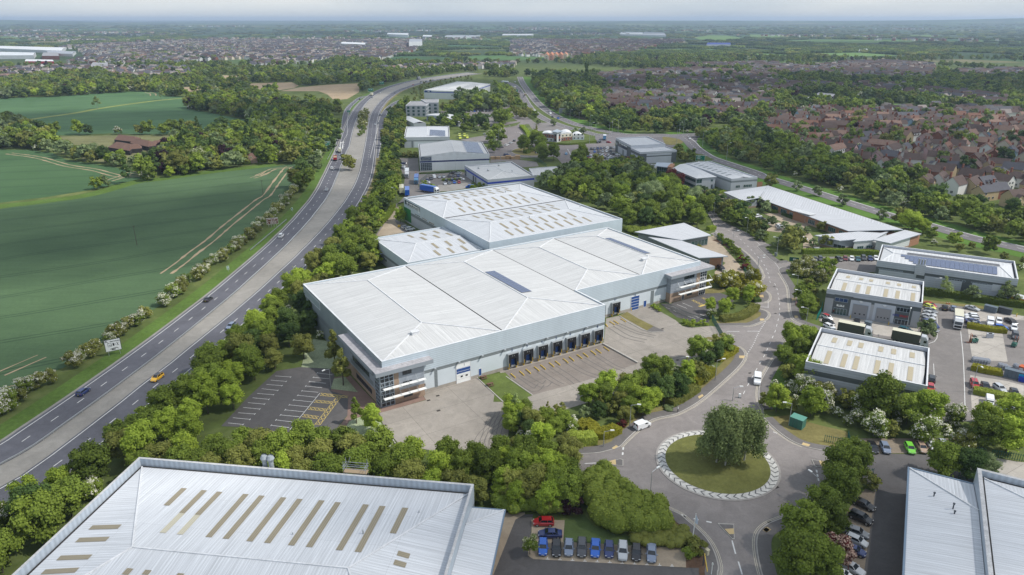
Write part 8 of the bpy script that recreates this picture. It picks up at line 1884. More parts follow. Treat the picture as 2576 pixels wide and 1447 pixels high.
for(k,w,r,band),L in hc.items():
 L.sort()
 for n,(px,x,y,a,d)in enumerate(L):
  wm,rm,cm,wins = HT[k]; s = rh.uniform(1.0,1.16)
  lab = '%s %s house with %s roof, %s from the left %s'%(wn[w],tn_[k],{'brown':'brown','slate':'slate','rust':'rusty','pale':'pinkish'}[r],ordn(n),band)
  t = thing('house',' '.join(lab.split()[:17])if len(lab.split())<=16 else ' '.join(lab.replace(' with','').replace(' house','').replace(' roof,',' roofed house,').split()[:16]),'house',(x,y,0),a,'houses of the estate beyond the bypass',(s,s,s*rh.uniform(.92,1.05)))
  link('wall',wm,[WALLS[w]],t,objmats=True); link('roof',rm,[ROOFS[r]],t,objmats=True); link('chimney',cm,None,t)
  if d<640:
   for q in wins: link('window',WINM,None,t,q)
   link('door',DOORM,None,t,(.9,wins[0][1],0))
   for q in wins[:3]: link('window',WINM,None,t,(-q[0],-wins[0][1]if k!=4 else 4.83,q[2]),pi)
print('houses',len(HS),'individual',sum(len(v)for v in hc.values()))
HCOL = bpy.data.collections.new('far_house_kinds')
for n,(k,w,r)in enumerate(((0,'white','brown'),(5,'red','brown'),(1,'cream','brown'),(0,'white','slate'),(5,'pale','slate'),(4,'white','light'),(0,'red','rust'),(1,'pale','pale'),(5,'white','slate'),(0,'pale','light'),(5,'cream','brown'))):
 bw = HT[k][0]; me = bpy.data.meshes.new('hk'); bm = bmesh.new(); bm.from_mesh(HT[k][0]); n0 = len(bm.faces); bm.from_mesh(HT[k][1]); bm.faces.ensure_lookup_table()
 for f in bm.faces[n0:]: f.material_index = 1
 bm.to_mesh(me); bm.free(); me.materials.append(WALLS[w]); me.materials.append(ROOFS[r]); HCOL.objects.link(bpy.data.objects.new('house_kind_%02d'%n,me))
T2_ = []
for i,P in enumerate(TOWN): grid_houses([P],13.5,19,.25+i,.78,T2_,600,3600)
T2_ = [h for h in T2_ if not any(inpoly(h[0],h[1],o)for o in SHEDZ+OPEN)]
for x,y,a in T2_:
 slate = (x<150 and y>1000); rowsH.append((x,y,0,rh.uniform(.9,1.25),a,rh.choice((3,4,8,9,3,0,1,7,5)if slate else(0,1,2,5,6,10,3)if x<-150 else(0,1,2,10,4,6,9))))
 # scattered villages beyond
for _ in range(26):
 d = rh.uniform(3300,8200); cx = rh.uniform(-.72,.72)*d
 for _ in range(rh.randrange(10,45)): rowsH.append((cx+rh.gauss(0,130),d+rh.gauss(0,110),terrain_h(cx,d),1.4,rh.random()*6,rh.randrange(11)))
gn_cloud('distant_town',rowsH,HCOL,label='thousands of distant roofs of the town and its suburbs',cat='town',kind='stuff'); print('town',len(rowsH))
# streets of the estate seen between the houses
sheet('estate_street',[pp('D 1080,1090 1190,1100 1200,1150 1250,1240 1240,1310 1180,1290 1160,1200 1080,1130'),pp('D 1480,1370 1620,1330 1720,1340 1600,1400 1500,1420'),pp('D 130,815 330,850 430,880 420,900 260,880 150,890 240,860 120,830'),pp('C 1200,740 1290,715 1290,740 1220,770')],.1,LOTM)
# estate garden fences
for s,lab in(('C 430,830 600,900 760,950','long brown timber fence at the foot of the wood inside the bypass curve'),):
 L = resample(smooth(pp(s),4),6); b = MB()
 for p,q in zip(L,L[1:]): b.tube((p[0],p[1],1.0),(q[0],q[1],1.0),.9,n=4)
 b = MB(); b.kerb(L,.12,0,1.8); link('fence',b.mesh('fence'),mat('brown_fence',(.11,.08,.06),.9),label=lab,cat='fence')
 # ================================================================== STREET FURNITURE, PEOPLE, SIGNS
def lamp(base,h,arm,label,double=False,r=.09):
 t,x,y = toks(base)[0]; p = W(t,x,y); q = W(t,x+arm[0],y+arm[1]); a = atan2(q[1]-p[1],q[0]-p[0]); o = thing('street_lamp',label,'street lamp',(p[0],p[1],.05),a,'street lamps')
 b = MB(); b.tube((0,0,0),(0,0,1.3),r*1.3,r*1.3); b.tube((0,0,1.3),(0,0,h),r,r*.6); b.build('pole',GREYM,o)
 for s in((1,-1)if double else(1,)):
  b = MB(); b.tube((0,0,h),(s*1.5,0,h+.35),.05); b.build('arm',GREYM,o); b = MB(); b.prism([(s*1.4,-.17),(s*2.3,-.13),(s*2.3,.13),(s*1.4,.17)],h+.3,h+.5); b.build('lamp_head',WHITEP,o)
for base,h,arm,lab in(('O 1357,742',6,(50,-30),'street lamp on the footway left of the roundabout, above the laurel mass'),('Q 570,790',6,(-60,-40),'street lamp right of the roundabout beside the dark trees'),('K 1172,1385',6.2,(60,5),'street lamp beside the stopped white van'),('K 1945,955',6,(60,-5),'street lamp by the golden hedge on the curve'),('L 350,1590',6,(-50,0),'street lamp by the green electricity cabinet'),
('J 732,1020',5.5,(-10,5),'lamp with a pale blue grey pole at the left car park edge'),('G 1930,850',8,(-25,0),'tall lamp at the top of the estate road under the trees'),('G 2098,1115',7.5,(35,0),'lamp in the shrub strip beside the wedge roofed office'),('G 2230,985',7.5,(-25,5),'lamp across the road from the shrub strip'),('G 2325,1355',7.5,(50,0),'lamp at the bend by the gravel forecourt'),
('L 413,400',7,(-40,0),'lamp on the verge between two junction mouths'),('L 440,545',7,(-40,0),'lamp near the pedestrian on the verge'),('L 500,700',6.5,(-40,0),'lamp at the mouth of the trade yard'),('L 60,235',7,(45,0),'lamp on the left footway near the hatched box'),('L 1648,395',5.5,(10,0),'lamp in front of the solar roofed building'),('L 2000,1290',8,(5,5),'tall pale lamp column in the lower trade yard'),
('H 238,1190',8,(-35,0),'lamp beside the grey cabinet at the green gate sign'),('K 1623,885',4.5,(5,0),'dark lamp post at the planting edge of the service yard'),('K 895,1060',4.5,(5,0),'short dark lamp post at the lower edge of the service yard'),('O 935,290',4,(4,0),'short post lamp on the grass strip by the junction'),('K 2102,1140',3.8,(5,0),'small lamp beside the splitter by the birches'),('L 1395,800',9,(2,-5),'slim tall lamp between the two trade units'),
('F 1322,680',6.5,(-8,0),'lamp beside the gravel access, farthest'),('F 1260,735',6.5,(-8,0),'lamp beside the gravel access, middle'),('F 1172,865',6.5,(-8,0),'lamp beside the gravel access, near'),('F 1110,960',6,(-8,0),'lamp in the bushes below the gravel access'),('F 1858,425',8,(5,0),'lamp by the parked cars of the haulage yard'),('G 1137,505',7,(-20,0),'lamp in the wood below the dealership'),('G 1258,470',6,(8,0),'lamp left of three parked cars'),('H 125,990',5,(6,0),'short lamp in the upper office car park')):
 lamp(base,h,arm,lab)
for i,(b_,tp)in enumerate((('C 632,970','left'),('C 713,995',''),('C 812,1030',''),('C 863,1110',''),('C 808,1165',''),('C 1015,1075',''),('C 1066,1070',''),('C 1268,1005',''),('C 1620,1100',''),('C 1657,1075',''),('C 1814,1060',''),('C 1831,1190',''),('C 1595,1175',''),('C 640,1170',''),('C 305,1235',''),('C 413,1245',''),('C 2047,1310',''),('C 825,1105',''),('C 988,1100',''),('B 2330,1140',''),('B 2250,1170',''),('B 2210,1245',''))):
 lamp(b_,11.5 if i not in(14,15)else 8,(20,0),'%s tall lamp from the left along the bypass junctions'%ordn(sorted(range(22),key=lambda k:(632,713,812,863,808,1015,1066,1268,1620,1657,1814,1831,1595,640,305,413,2047,825,988,69,-11,-51)[k]).index(i)),r=.12)
 # direction signs
def sign(name,label,s,h0,cols,words,yaw=0.0,posts=2,border=WHITEP):
 """s = pixels of the foot centre; board width and height in metres"""
 (t,x,y),w,h = toks(s)[0],*cols[1:3]; p = W(t,x,y); a = atan2(-p[0],p[1])+yaw; o = thing(name,label,'road sign',(p[0],p[1],0),a)
 for k in range(posts):
  b = MB(); xx = (k/(posts-1)-.5)*w*.7 if posts>1 else 0; b.tube((xx,.1,0),(xx,.1,h0+h),.08); b.build('post',GREYM,o)
 b = MB(); b.prism([(-w/2,-.03),(w/2,-.03),(w/2,.05),(-w/2,.05)],h0,h0+h); b.build('board',border,o); b = MB(); b.prism([(-w/2+.12,-.05),(w/2-.12,-.05),(w/2-.12,-.03),(-w/2+.12,-.03)],h0+.12,h0+h-.12); f = b.build('face',cols[0],o)
 for q in words: q(f,w,h0,h)
 return o
def word(s,x,z,hh,m,width=None): return lambda f,w,h0,h: text(f,s,(-w/2,0),(w/2,0),x*w,h0+z*h,hh,m,.06,width=width)
def bar(x0,z0,x1,z1,m,t=.12):
 def g(f,w,h0,h):
  a,c = Vector((x0*w-w/2,0,h0+z0*h)),Vector((x1*w-w/2,0,h0+z1*h)); d = (c-a).normalized()*0+(c-a); n = Vector((-d.z,0,d.x)).normalized()*t/2; b = MB(); b.face([((p).x,-.075,(p).z)for p in(a-n,c-n,c+n,a+n)]); b.face([((p).x,-.07,(p).z)for p in(a+n,c+n,c-n,a-n)]); b.build('marking',m,f)
 return g
def scrib(x0,x1,z,hh,m,n=8): return lambda f,w,h0,h: strokes(f,(-w/2,0),(w/2,0),x0*w,x1*w,h0+z*h,hh,m,n,.07,n)
sg = mat('sign_green',(.0,.16,.09),.5); sb = mat('sign_brown',(.13,.045,.015),.5)
sign('services_sign','white Services sign with an arrow and black symbols on two posts','I 1040,725',1.4,(WHITEP,4.2,3.7),(word('Services',.36,.78,.62,TYRE,2.5),word('WC',.25,.47,.5,TYRE),bar(.2,.42,.42,.42,TYRE,.07),bar(.2,.68,.42,.68,TYRE,.07),bar(.2,.42,.2,.68,TYRE,.07),bar(.42,.42,.42,.68,TYRE,.07),bar(.55,.44,.55,.66,TYRE,.42),bar(.66,.5,.66,.62,TYRE,.08),bar(.74,.42,.86,.68,TYRE,.1),bar(.86,.42,.74,.68,TYRE,.1),
bar(.3,.2,.72,.26,TYRE,.16),bar(.38,.14,.62,.14,TYRE,.3),bar(.72,.26,.8,.16,TYRE,.14),bar(.08,.92,.26,.72,TYRE,.14),bar(.08,.92,.2,.92,TYRE,.12),bar(.08,.92,.08,.78,TYRE,.12)),border=FRAMED)
sign('tourist_sign','brown tourist sign in two panels on four posts above the hedge','F 208,925',1.5,(sb,5.2,3.0),(scrib(.18,.92,.78,.42,WHITEP,16),scrib(.4,.75,.6,.38,WHITEP,7),bar(.0,.5,1.0,.5,WHITEP,.1),scrib(.3,.85,.3,.38,WHITEP,12),scrib(.32,.85,.12,.38,WHITEP,13),bar(.1,.6,.1,.86,WHITEP,.14),bar(.06,.4,.16,.14,WHITEP,.2)),posts=4)
sign('direction_sign','tall green direction sign with a white route line at the slip road','B 703,1235',2.0,(sg,4.8,5.6),(scrib(.2,.75,.88,.4,WHITEP,12),bar(0,.82,1,.82,WHITEP,.12),scrib(.1,.5,.7,.4,WHITEP,8),scrib(.1,.6,.6,.4,WHITEP,10),scrib(.1,.66,.4,.4,WHITEP,11),scrib(.1,.6,.2,.4,WHITEP,10),scrib(.15,.45,.08,.4,WHITEP,7),bar(.85,.05,.82,.7,WHITEP,.3),bar(.85,.12,.6,.24,WHITEP,.3)),posts=3)
sign('direction_sign','green direction sign standing behind the two storey office roof','C 1808,1345',2.0,(sg,6,3.6),(scrib(.15,.5,.78,.4,WHITEP,9),scrib(.15,.6,.56,.4,WHITEP,10),scrib(.15,.5,.34,.4,WHITEP,9),scrib(.15,.75,.1,.35,mat('sign_orange',(.5,.2,.05)),12)))
sign('direction_sign','small green sign on the far slip road nose','B 893,895',1.5,(sg,3.6,2.2),(scrib(.2,.8,.5,.4,WHITEP,6),)); sign('direction_sign','far green sign beside the bend of the slip road, lower','B 1092,705',2,(sg,6.5,4),(scrib(.2,.8,.5,.8,WHITEP,6),)); sign('direction_sign','far green sign above the bend of the slip road, upper','B 1192,640',2,(sg,7,4),(scrib(.2,.8,.5,.8,WHITEP,6),))
sign('direction_sign','green sign between the far bypass lanes','C 140,720',2,(sg,6,5),(scrib(.2,.8,.5,.8,WHITEP,6),)); sign('direction_sign','grey back of a large sign above the bypass curve','C 562,908',2,(C_MID,6.5,5),()); sign('distance_sign','small green countdown marker in the outbound verge','I 2066,-30',.8,(sg,.9,1.5),(bar(.1,.2,.9,.5,WHITEP,.15),bar(.1,.5,.9,.8,WHITEP,.15)),posts=1)
sign('distance_sign','small green marker farther up the outbound verge','F 382,785',.8,(sg,.9,1.3),(bar(.1,.3,.9,.7,WHITEP,.15),),posts=1)
sign('chevron_sign','black and white chevron board on the shrubbed roundabout','C 340,1258',.5,(TYRE,4,1.6),(bar(.15,.5,.35,.9,WHITEP,.35),bar(.15,.5,.35,.1,WHITEP,.35),bar(.6,.5,.8,.9,WHITEP,.35),bar(.6,.5,.8,.1,WHITEP,.35)),border=FRAMED)
# fences and gates
def palisade(s,h,label,name='fence',m=GREENF,step=.45):
 L = resample(pp(s),step*2 if hypot(*pp(s)[0])>250 else step); o = thing(name,label,name); b = MB()
 for p in L: b.tube((p[0],p[1],.05),(p[0],p[1],h),.055,n=4)
 k = b.build('pales',m,o); k['kind'] = 'stuff'; b = MB()
 for z in(.4,h-.3):
  for p,q in zip(L[::4],L[4::4]+[L[-1]]): b.tube((p[0],p[1],z),(q[0],q[1],z),.05,n=4)
 b.build('rail',m,o)
palisade('K 1440,262 1490,290 1600,350 1720,400 1780,415 1880,425',2.2,'dark palisade fence around the small office car park',m=mat('dark_palisade',(.03,.06,.06),.5)); palisade('K 1915,415 2005,575',2.3,'open green sliding gate at the service yard entrance','gate'); palisade('O 600,150 700,130 800,100',2,'green palisade fence behind the clipped hedges')
palisade('Q 670,245 920,290',2.0,'open green palisade gate on the lawn with a small white notice','gate'); palisade('Q 880,210 900,290',2.0,'short green fence leaf joined to the palisade gate'); palisade('L 600,640 640,570 650,520',2.2,'bright green fence left of the upper trade unit',m=mat('teal_fence',(.02,.28,.22),.5)); palisade('L 525,870 560,830 590,770',2.2,'green gate leaf left of the lower trade unit','gate',m=MATS['teal_fence'])
palisade('G 1935,1010 1965,1040 2010,1085',2.0,'green gate at the gravel forecourt','gate'); palisade('G 2190,1290 2240,1390',2.0,'green palisade run beside the lower forecourt shrubs'); palisade('Q 1880,580 2030,600 2030,500',2.2,'green fence behind the ribbed warehouse'); palisade('Q 2170,500 2230,600',2.2,'green fence panel in the right hand concrete yard'); palisade('Q 2180,380 2330,400 2478,430',2.0,'dark green fence under the hawthorn belt'); palisade('Q 1950,290 2130,320',2.0,'green gate right of the row of parked cars','gate'); palisade('Q 1040,560 1110,545',1.8,'short dark gate by the mixed shrub','gate')
palisade('F 1540,520 1600,475 1700,445 1900,430',2.0,'curved green fence around the haulage yard cars'); palisade('C 160,1300 260,1300 350,1330 420,1380',2.4,'curved dark green fence around the storage yard')
sign('gate_sign','green board with a white and red notice at the trade car park','L 395,108',.2,(GREENF,3.6,1.7),(bar(.4,.5,.75,.5,WHITEP,.7),bar(.82,.5,.92,.5,YPAINT,.4)),border=GREENF)
def boxy(name,label,cat,s,sz,m,dirn=(50,0),lid=None,extra=None,z=.06):
 t,x,y = toks(s)[0]; p = W(t,x,y); q = W(t,x+dirn[0],y+dirn[1]); a = atan2(q[1]-p[1],q[0]-p[0]); o = thing(name,label,cat,(p[0],p[1],z),a); b = MB(); b.box((0,0,0),sz); b.build('body',m,o); b = MB(); b.box((0,0,sz[2]),(sz[0]+.16,sz[1]+.16,.12)); b.build('lid',lid or m,o)
 if extra: extra(o,sz)
 return o
def seams(o,sz):
 for k in range(1,int(sz[0]/.9)):
  b = MB(); b.box((-sz[0]/2+k*.9,-sz[1]/2-.02,.1),(.05,.05,sz[2]-.2)); b.build('panel_seam',FRAMED,o)
boxy('substation_cabinet','green electricity substation cabinet on the lawn right of the road','cabinet','Q 425,105',(3.1,2.4,2.5),DGREEN,(80,30),mat('cabinet_lid',(.1,.26,.21),.6),seams)
def kiosk(o,sz): b = MB(); b.box((0,-sz[1]/2-.02,1.2),(sz[0]*.7,.06,.8)); b.build('window',GLASS,o)
boxy('kiosk','small grey gate kiosk with a dark window beside the roundabout corner','kiosk','O 342,335',(1.7,1.6,2.6),MATS['office_render'],(60,0),COPING,kiosk); boxy('electric_cabinet','grey roadside cabinet under the lamp by the green gate sign','cabinet','L 232,60',(1.1,.5,1.4),C_MID,(30,10)); boxy('grit_bin','yellow grit bin beside two parked cars','grit bin','F 1350,925',(1.1,.8,.9),YPAINT,(40,5)); boxy('electric_cabinet','cream box by the yellow height barrier','cabinet','O 1865,1265',(.9,.5,1.2),mat('cream_box',(.6,.55,.4),.6),(30,25))
boxy('waste_container','grey container with a rack between the trade unit doors','container','L 1062,700',(1.9,1.6,1.9),mat('container_grey',(.11,.14,.17),.6),(60,15),None,seams); boxy('bin_store','grey ribbed bin store by the yard hedge, left one','bin store','L 2170,560',(3.6,1.6,2.0),MATS['container_grey'],(80,20),None,seams); boxy('bin_store','second grey bin store with dark hanging strips','bin store','L 2300,575',(3.8,1.6,1.9),FRAMED,(80,20),None,seams)
o = boxy('recycling_container','long grey container with a blue arrow sign','container','L 2400,1165',(5.6,1.6,2.3),MATS['container_grey'],(80,20),None,seams); b = MB(); b.box((1.3,-.86,.7),(1.5,.06,1.3)); f = b.build('arrow_sign',mat('cyan_sign',(.02,.3,.5),.5),o); text(f,'DSI',(-2,-.82),(3,-.82),2.75,.8,.6,TYRE,.1,width=1.1)
boxy('skip','bright blue skip at the right edge below the arrow sign','skip','L 2465,1190',(2.0,1.4,1.3),ROYAL,(80,20)); boxy('skip','orange skip at the right edge beside the gas bottles','skip','L 2470,1105',(2.0,1.8,1.6),mat('skip_orange',(.45,.1,.03),.6),(60,20)); boxy('shed','yellow clad shed end at the right edge behind the hedge','shed','L 2440,490',(5,4,2.6),mat('shed_yellow',(.55,.33,.04),.6),(80,20),R_BLUE)
for i,s in enumerate(('L 2150,795','L 2165,795','L 2180,795')): boxy('pallet_stack','%s stack of the pallet group standing alone on the yard'%ORD[i],'pallet',s,(.9,.9,1.3),mat('bottle_grey',(.4,.42,.46),.5),(40,5))
for j,(s0,s1,n)in enumerate((('L 2020,1015','L 2160,1035',12),('L 2260,1070','L 2330,1090',7),('L 2400,1070','L 2440,1110',5))):
 a,c = pp(s0)[0],pp(s1)[0]
 for i in range(n):
  p = lerp(a,c,i/(n-1)); o = thing('gas_cylinder_cage','%s cage from the left in the %s run of gas bottles'%(ORD[i],('left','middle','right')[j]),'gas bottles',(p[0],p[1]+(i%2)*.9,.06),.2,'gas bottles in the trade yard'); b = MB()
  for u in(-.35,0,.35):
   for v in(-.3,.1): b.tube((u,v,0),(u,v,1.25),.16,n=7); b.tube((u,v,1.25),(u,v,1.42),.12,.04,n=6)
  k = b.build('bottles',MATS['bottle_grey'],o); k['kind'] = 'stuff'; b = MB(); b.box((0,0,.5),(1.1,1.0,.05)); b.build('strap',FRAMED,o)
for i,(x,w)in enumerate(((2200,0),(2240,0),(2295,0),(2335,1),(2370,0),(2420,1))): boxy('pallet_stack','%s timber pallet stack from the left along the storage yard fence'%ORD[i],'pallet stack','B %d,1305'%x,(3.6,2.2,1.6+w*.9),mat('pallet_wood',(.42,.28,.15),.9,noises=((1,.3,(1,1,4)),)),(50,0))
# flagpole, barrier, bollard, picnic benches
p = pp('O 1733,1185')[0]; o = thing('flagpole','white flagpole with a limp pale flag beside the numbered bays','flagpole',(*p,0)); b = MB(); b.tube((0,0,0),(.15,0,7.4),.09,.05); b.build('pole',WHITEP,o); b = MB()
for k in range(7): a0,a1 = .12*sin(k*1.3),.12*sin((k+1)*1.3); b.face([(.2+k*.07,a0,7.1-k*.16),(.2+(k+1)*.07,a1,6.95-k*.16),(.2+(k+1)*.07,a1,5.2-k*.05),(.2+k*.07,a0,5.2-k*.05)])
b.build('flag',mat('pale_flag',(.55,.6,.68),.8),o)
a,c = pp('O 1835,1370')[0],pp('O 1865,1500')[0]; o = thing('height_barrier','yellow bar barrier at the car park mouth below the flagpole','barrier',(*a,0)); b = MB(); dx,dy = c[0]-a[0],c[1]-a[1]
for z in(2.0,2.25): b.tube((0,0,z+.8),(dx,dy,z),.07)
b.build('bar',YPAINT,o); b = MB(); b.tube((0,0,0),(0,0,3.2),.1); b.build('post',FRAMED,o)
p = pp('O 1910,1447')[0]; o = thing('signpost','thin white post on the footway by the yellow barrier','post',(*p,.1)); b = MB(); b.tube((0,0,0),(0,0,2.6),.07); b.build('pole',WHITEP,o); b = MB(); b.box((0,-.06,2.2),(.3,.05,.4)); b.build('plate',WHITEP,o)
p = pp('K 2166,1112')[0]; o = thing('bollard','white traffic bollard on the splitter near the birches','bollard',(*p,.1)); b = MB(); b.prism([(-.25,-.2),(.25,-.2),(.25,.2),(-.25,.2)],0,1.1); b.build('body',WHITEP,o); b = MB(); b.box((0,0,0),(.7,.6,.12)); b.build('base',FRAMED,o)
for s,l in(('J 2112,940','brown picnic bench on the grass by the docks, the nearer the wall'),('J 2172,1005','brown picnic bench on the grass by the docks, the farther from the wall')):
 p = pp(s)[0]; o = thing('picnic_bench',l,'bench',(*p,.08),.5); w = mat('bench_wood',(.13,.07,.05),.9); b = MB(); b.box((0,0,.72),(1.8,.75,.05)); b.build('table_top',w,o)
 for y in(-.7,.7): b = MB(); b.box((0,y,.42),(1.8,.28,.05)); b.build('seat',w,o)
 for x in(-.65,.65): b = MB(); b.box((x,0,.36),(.08,1.5,.07)); b.box((x,0,0),(.08,.1,.7)); b.tube((x,-.7,.0),(x,-.25,.72),.05,n=4); b.tube((x,.7,.0),(x,.25,.72),.05,n=4); b.build('leg_frame',w,o)
for s,l in(('L 1780,490','orange and white traffic cone left of the pair by the yard hedge'),('L 1800,492','orange and white traffic cone right of the pair by the yard hedge'),('F 1498,430','orange and white cones beside the haulage yard lorry')):
 p = pp(s)[0]; o = thing('traffic_cone',l,'traffic cone',(*p,.06)); b = MB(); b.box((0,0,0),(.5,.5,.06)); b.tube((0,0,.06),(0,0,1.0),.2,.04,n=8); b.build('cone',MATS['skip_orange'],o); b = MB(); b.tube((0,0,.5),(0,0,.7),.13,.1,n=8); b.build('band',WHITEP,o)
for s,l in(('J 1872,975','yellow bollard right of the first roller door'),('J 2017,930','yellow guard post beside the pale meter box'),('K 1188,325','yellow bollard left of the blue roller door'),('K 1268,300','yellow bollard right of the blue roller door'),('L 905,620','yellow bollard left of the left grey roller door'),('L 1252,680','yellow bollard right of the right grey roller door'),('L 2408,605','yellow bollard in the back corner of the trade yard')):
 p = pp(s)[0]; b = MB(); b.tube((0,0,0),(0,0,1.1),.13,n=8); b.tube((0,0,1.1),(0,0,1.17),.13,.05,n=8); link('bollard',b.mesh('bollard'),YPAINT,loc=(*p,.05),label=l,cat='bollard')
for s,h,l in(('F 120,645',9,'thin utility pole at the edge of the crop field beside the wheel tracks'),('E 1240,865',9,'thin utility pole in the middle of the crop field')):
 p = pp(s)[0]; o = thing('utility_pole',l,'pole',(*p,0)); b = MB(); b.tube((0,0,0),(0,0,h),.13,.08); b.build('pole',BARK,o); b = MB(); b.box((0,0,h-.3),(1.8,.1,.1)); b.build('crossarm',BARK,o)
 # road arrows and yard details
b = MB()
for s in('F 822,165 815,225 F','F 842,160 838,215 F'):
 a,c = pp(s.rsplit(' ',1)[0]); solid(b,[c,a],.5,.13); d = (Vector(a)-Vector(c)).normalized(); n = Vector((-d.y,d.x)); A = Vector(a); b.face([(*(A+n*.9),.131),(*(A-n*.9),.131),(*(A+d*6),.131)][::-1]); b.face([(*(A+n*.9),.132),(*(A-n*.9),.132),(*(A+d*6),.132)])
b.build('road_arrows',WHITE,kind='structure')
b = MB(); rr = random.Random(8)
for s in('K 1408,710','K 1605,772','K 1470,490','J 1698,1095','J 1705,1230','J 1615,1137','J 1217,1365','L 315,620','L 230,577','L 220,335','K 2260,890','O 1270,698','Q 243,658','Q 185,978','O 2440,978','O 1660,925'):
 p = pp(s)[0]; b.box((p[0],p[1],.08),(.9,.6,.03),.5)
b.build('drain_cover',mat('iron_cover',(.04,.035,.03),.8),kind='structure')
TYM = mat('tyre_marks',(.13,.12,.11),.9); b = MB()
for k in range(9):
 c = pp('N 2000,330 2010,240 2060,150 2140,80 2200,-20')if k%2 else pp('N 2110,320 2080,250 2100,180 2140,60 2180,0'); solid(b,smooth([(x+k*.55,y+rr.uniform(-.4,.4))for x,y in c],4),.14,.075+k*.0004)
for s in 'K 140,935 300,1040 370,990|K 215,912 380,1000 440,960|K 350,870 480,960 560,1000|K 480,830 620,920 700,980|K 610,790 760,880 900,930|K 740,760 900,850 1000,900|K 860,720 1020,820 1120,860|K 1000,470 1150,560 1320,600|K 1050,440 1230,520 1400,560'.split('|'):
 c = smooth(pp(s),4)
 for o_ in(-.9,.9): solid(b,offset(c,o_+rr.uniform(-.2,.2)),.3,.078+rr.random()*.004)
b.build('tyre_marks',TYM,kind='structure')
b = MB()
for s in 'J 60,0 70,10|K 140,940 210,1080'.split('|'): pass
# people
SKIN = mat('skin',(.45,.28,.2),.7)
def person(s,label,top,legs,hair,dirn,pose='walk',hi=None):
 t,x,y = toks(s)[0]; p = W(t,x,y); q = W(t,x+dirn[0],y+dirn[1]); a = atan2(q[1]-p[1],q[0]-p[0]); o = thing('person',label,'person',(p[0],p[1],.18),a)
 st = .22 if pose == 'walk' else .06; pel = (0,0,.95)
 V = [pel,(0,0,1.18),(.02,0,1.42),(.03,0,1.52),(.05,0,1.66),(.05,0,1.76),(.03,.19,1.40),(-.05+st,.24,1.14),(.1+st,.22,.92),(.03,-.19,1.40),(.05-st,-.24,1.14),(.12-st,-.22,.9),(0,.1,.9),(-.02+st*.8,.11,.5),(-.1+st,.11,.08),(.06+st,.11,.03),(0,-.1,.9),(.04-st*.6,-.11,.5),(-.12-st,-.11,.1),(.03-st,-.11,.03)]
 if pose == 'crouch': V = [(vx*1+(.25 if vz>1.1 else 0),vy,vz*.62)for vx,vy,vz in V]
 E_ = [(0,1),(1,2),(2,3),(3,4),(4,5),(2,6),(6,7),(7,8),(2,9),(9,10),(10,11),(0,12),(12,13),(13,14),(14,15),(0,16),(16,17),(17,18),(18,19)]
 R = [.15,.14,.16,.06,.1,.08,.075,.05,.035,.075,.05,.035,.1,.07,.05,.04,.1,.07,.05,.04]
 me = bpy.data.meshes.new('body'); me.from_pydata(V,E_,[]); ob = bpy.data.objects.new('body',me); COL.objects.link(ob); ob.parent = o
 md = ob.modifiers.new('skin','SKIN'); me.skin_vertices.new()if not me.skin_vertices else None
 for i,r in enumerate(R): me.skin_vertices[0].data[i].radius = (r,r)
 me.skin_vertices[0].data[0].use_root = True; s2 = ob.modifiers.new('sub','SUBSURF'); s2.levels = 1; s2.render_levels = 1
 b = NB('clothes_'+label[:12]); sp = b.n('ShaderNodeSeparateXYZ'); tc = b.n('ShaderNodeTexCoord'); b.l(tc.outputs['Object'],sp.inputs[0]); k = .62 if pose == 'crouch' else 1
 b.l(b.ramp(b.math('MULTIPLY',sp.outputs[2],.5/k),(0,legs),(.47,top),(.755,(.4,.25,.18)),(.86,hair)),b.b.inputs[0]); b.b.inputs['Roughness'].default_value = .8; b.t.nodes[-1]
 for n in b.t.nodes:
  if n.bl_idname == 'ShaderNodeValToRGB': n.color_ramp.interpolation = 'CONSTANT'
 me.materials.append(b.m)
person('K 1606,1245','man in a white shirt and dark trousers walking along the footway',(.6,.6,.62),(.03,.03,.04),(.05,.035,.025),(-60,20)); person('L 412,510','person in a red and white top walking on the footway under the lamps',(.45,.3,.3),(.2,.05,.06),(.08,.05,.03),(-5,40)); person('L 750,585','person in dark red clothes standing at the left trade unit entrance',(.1,.03,.03),(.03,.02,.02),(.03,.02,.02),(10,40),'stand')
person('K 38,1372','worker in orange high visibility jacket crouching at the yard edge',(.7,.14,.03),(.05,.05,.07),(.6,.15,.05),(-40,10),'crouch')
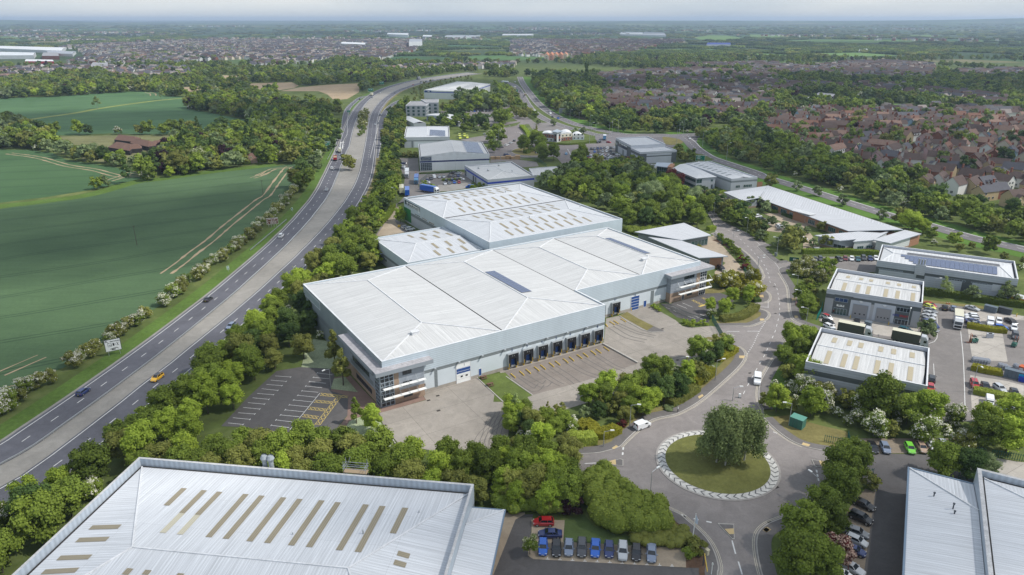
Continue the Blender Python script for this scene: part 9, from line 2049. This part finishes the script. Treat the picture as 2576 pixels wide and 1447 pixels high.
# ================================================================== CLOUDS AND AIR
def cloud(cx,cy,a,b_,ang,dens,seed):
 """cloud 900-1100 m up whose shade falls on (cx, cy); a lumpy flattened body, thin towards its rim"""
 H = 1000.0; x = cx+SD.x/SD.z*H; y = cy+SD.y/SD.z*H; bm = bmesh.new(); bmesh.ops.create_icosphere(bm,subdivisions=4,radius=1)
 for v in bm.verts: n = 1+.1*sin(v.co.x*7+seed)*cos(v.co.y*6); v.co = Vector((v.co.x*n,v.co.y*n,v.co.z*.5*(1+.3*sin(v.co.x*9)*sin(v.co.y*8+seed))))
 me = bpy.data.meshes.new('cloud'); bm.to_mesh(me); bm.free(); me.polygons.foreach_set('use_smooth',[True]*len(me.polygons))
 nb = NB('cloud_%d'%seed); m = nb.m; v = nb.coord('Object'); ln = nb.n('ShaderNodeVectorMath',operation='LENGTH'); mp = nb.n('ShaderNodeMapping'); mp.inputs['Scale'].default_value = (1,1,0); nb.l(v,mp.inputs[0]); nb.l(mp.outputs[0],ln.inputs[0])
 r = nb.math('ADD',ln.outputs['Value'],nb.math('MULTIPLY_ADD',nb.noise(v,2.6,4,.6),.9,-.45)); f = nb.math('MULTIPLY_ADD',r,-2.6,2.3,clamp=True); f = nb.math('MULTIPLY',f,dens)
 tr = nb.n('ShaderNodeBsdfTransparent'); df = nb.n('ShaderNodeBsdfDiffuse'); df.inputs[0].default_value = (.9,.9,.92,1); mx = nb.n('ShaderNodeMixShader'); nb.l(f,mx.inputs[0]); nb.l(tr.outputs[0],mx.inputs[1]); nb.l(df.outputs[0],mx.inputs[2]); nb.l(mx.outputs[0],nb.t.nodes['Material Output'].inputs[0])
 link('clouds',me,m,None,(x,y,H),ang,kind='structure',scale=(a,b_,90))
def pv(x,y): return G_(x,y)
for i,(s,a,b_,ang,d)in enumerate((((400,560),150,80,.6,.62),((150,1000),60,50,.5,.5),((420,300),300,120,.0,.6),((900,1520),130,30,.1,.3),((1850,1330),90,32,0,.45),((2300,380),260,150,.1,.3),((1500,420),190,120,0,.5),((2200,215),700,260,0,.55),((1100,215),420,170,0,.5),((60,90),1300,500,0,.6),((2100,110),1400,600,0,.5),((1200,85),2600,900,0,.55))):
 cloud(*pv(*s),a,b_,ang,d,i)
hz = MB(); hz.prism([(-16000,-400),(16000,-400),(16000,21000),(-16000,21000)],-1.0,150.0)
me = hz.mesh('haze'); hm = bpy.data.materials.new('air'); hm.use_nodes = True; t = hm.node_tree; t.nodes.remove(t.nodes['Principled BSDF']); vs = t.nodes.new('ShaderNodeVolumePrincipled')
vs.inputs['Color'].default_value = (.62,.78,1,1); vs.inputs['Density'].default_value = .00009; vs.inputs['Anisotropy'].default_value = .2; t.links.new(vs.outputs[0],t.nodes['Material Output'].inputs['Volume'])
link('haze',me,hm,kind='stuff',label='pale blue air between the viewer and the horizon',cat='haze')
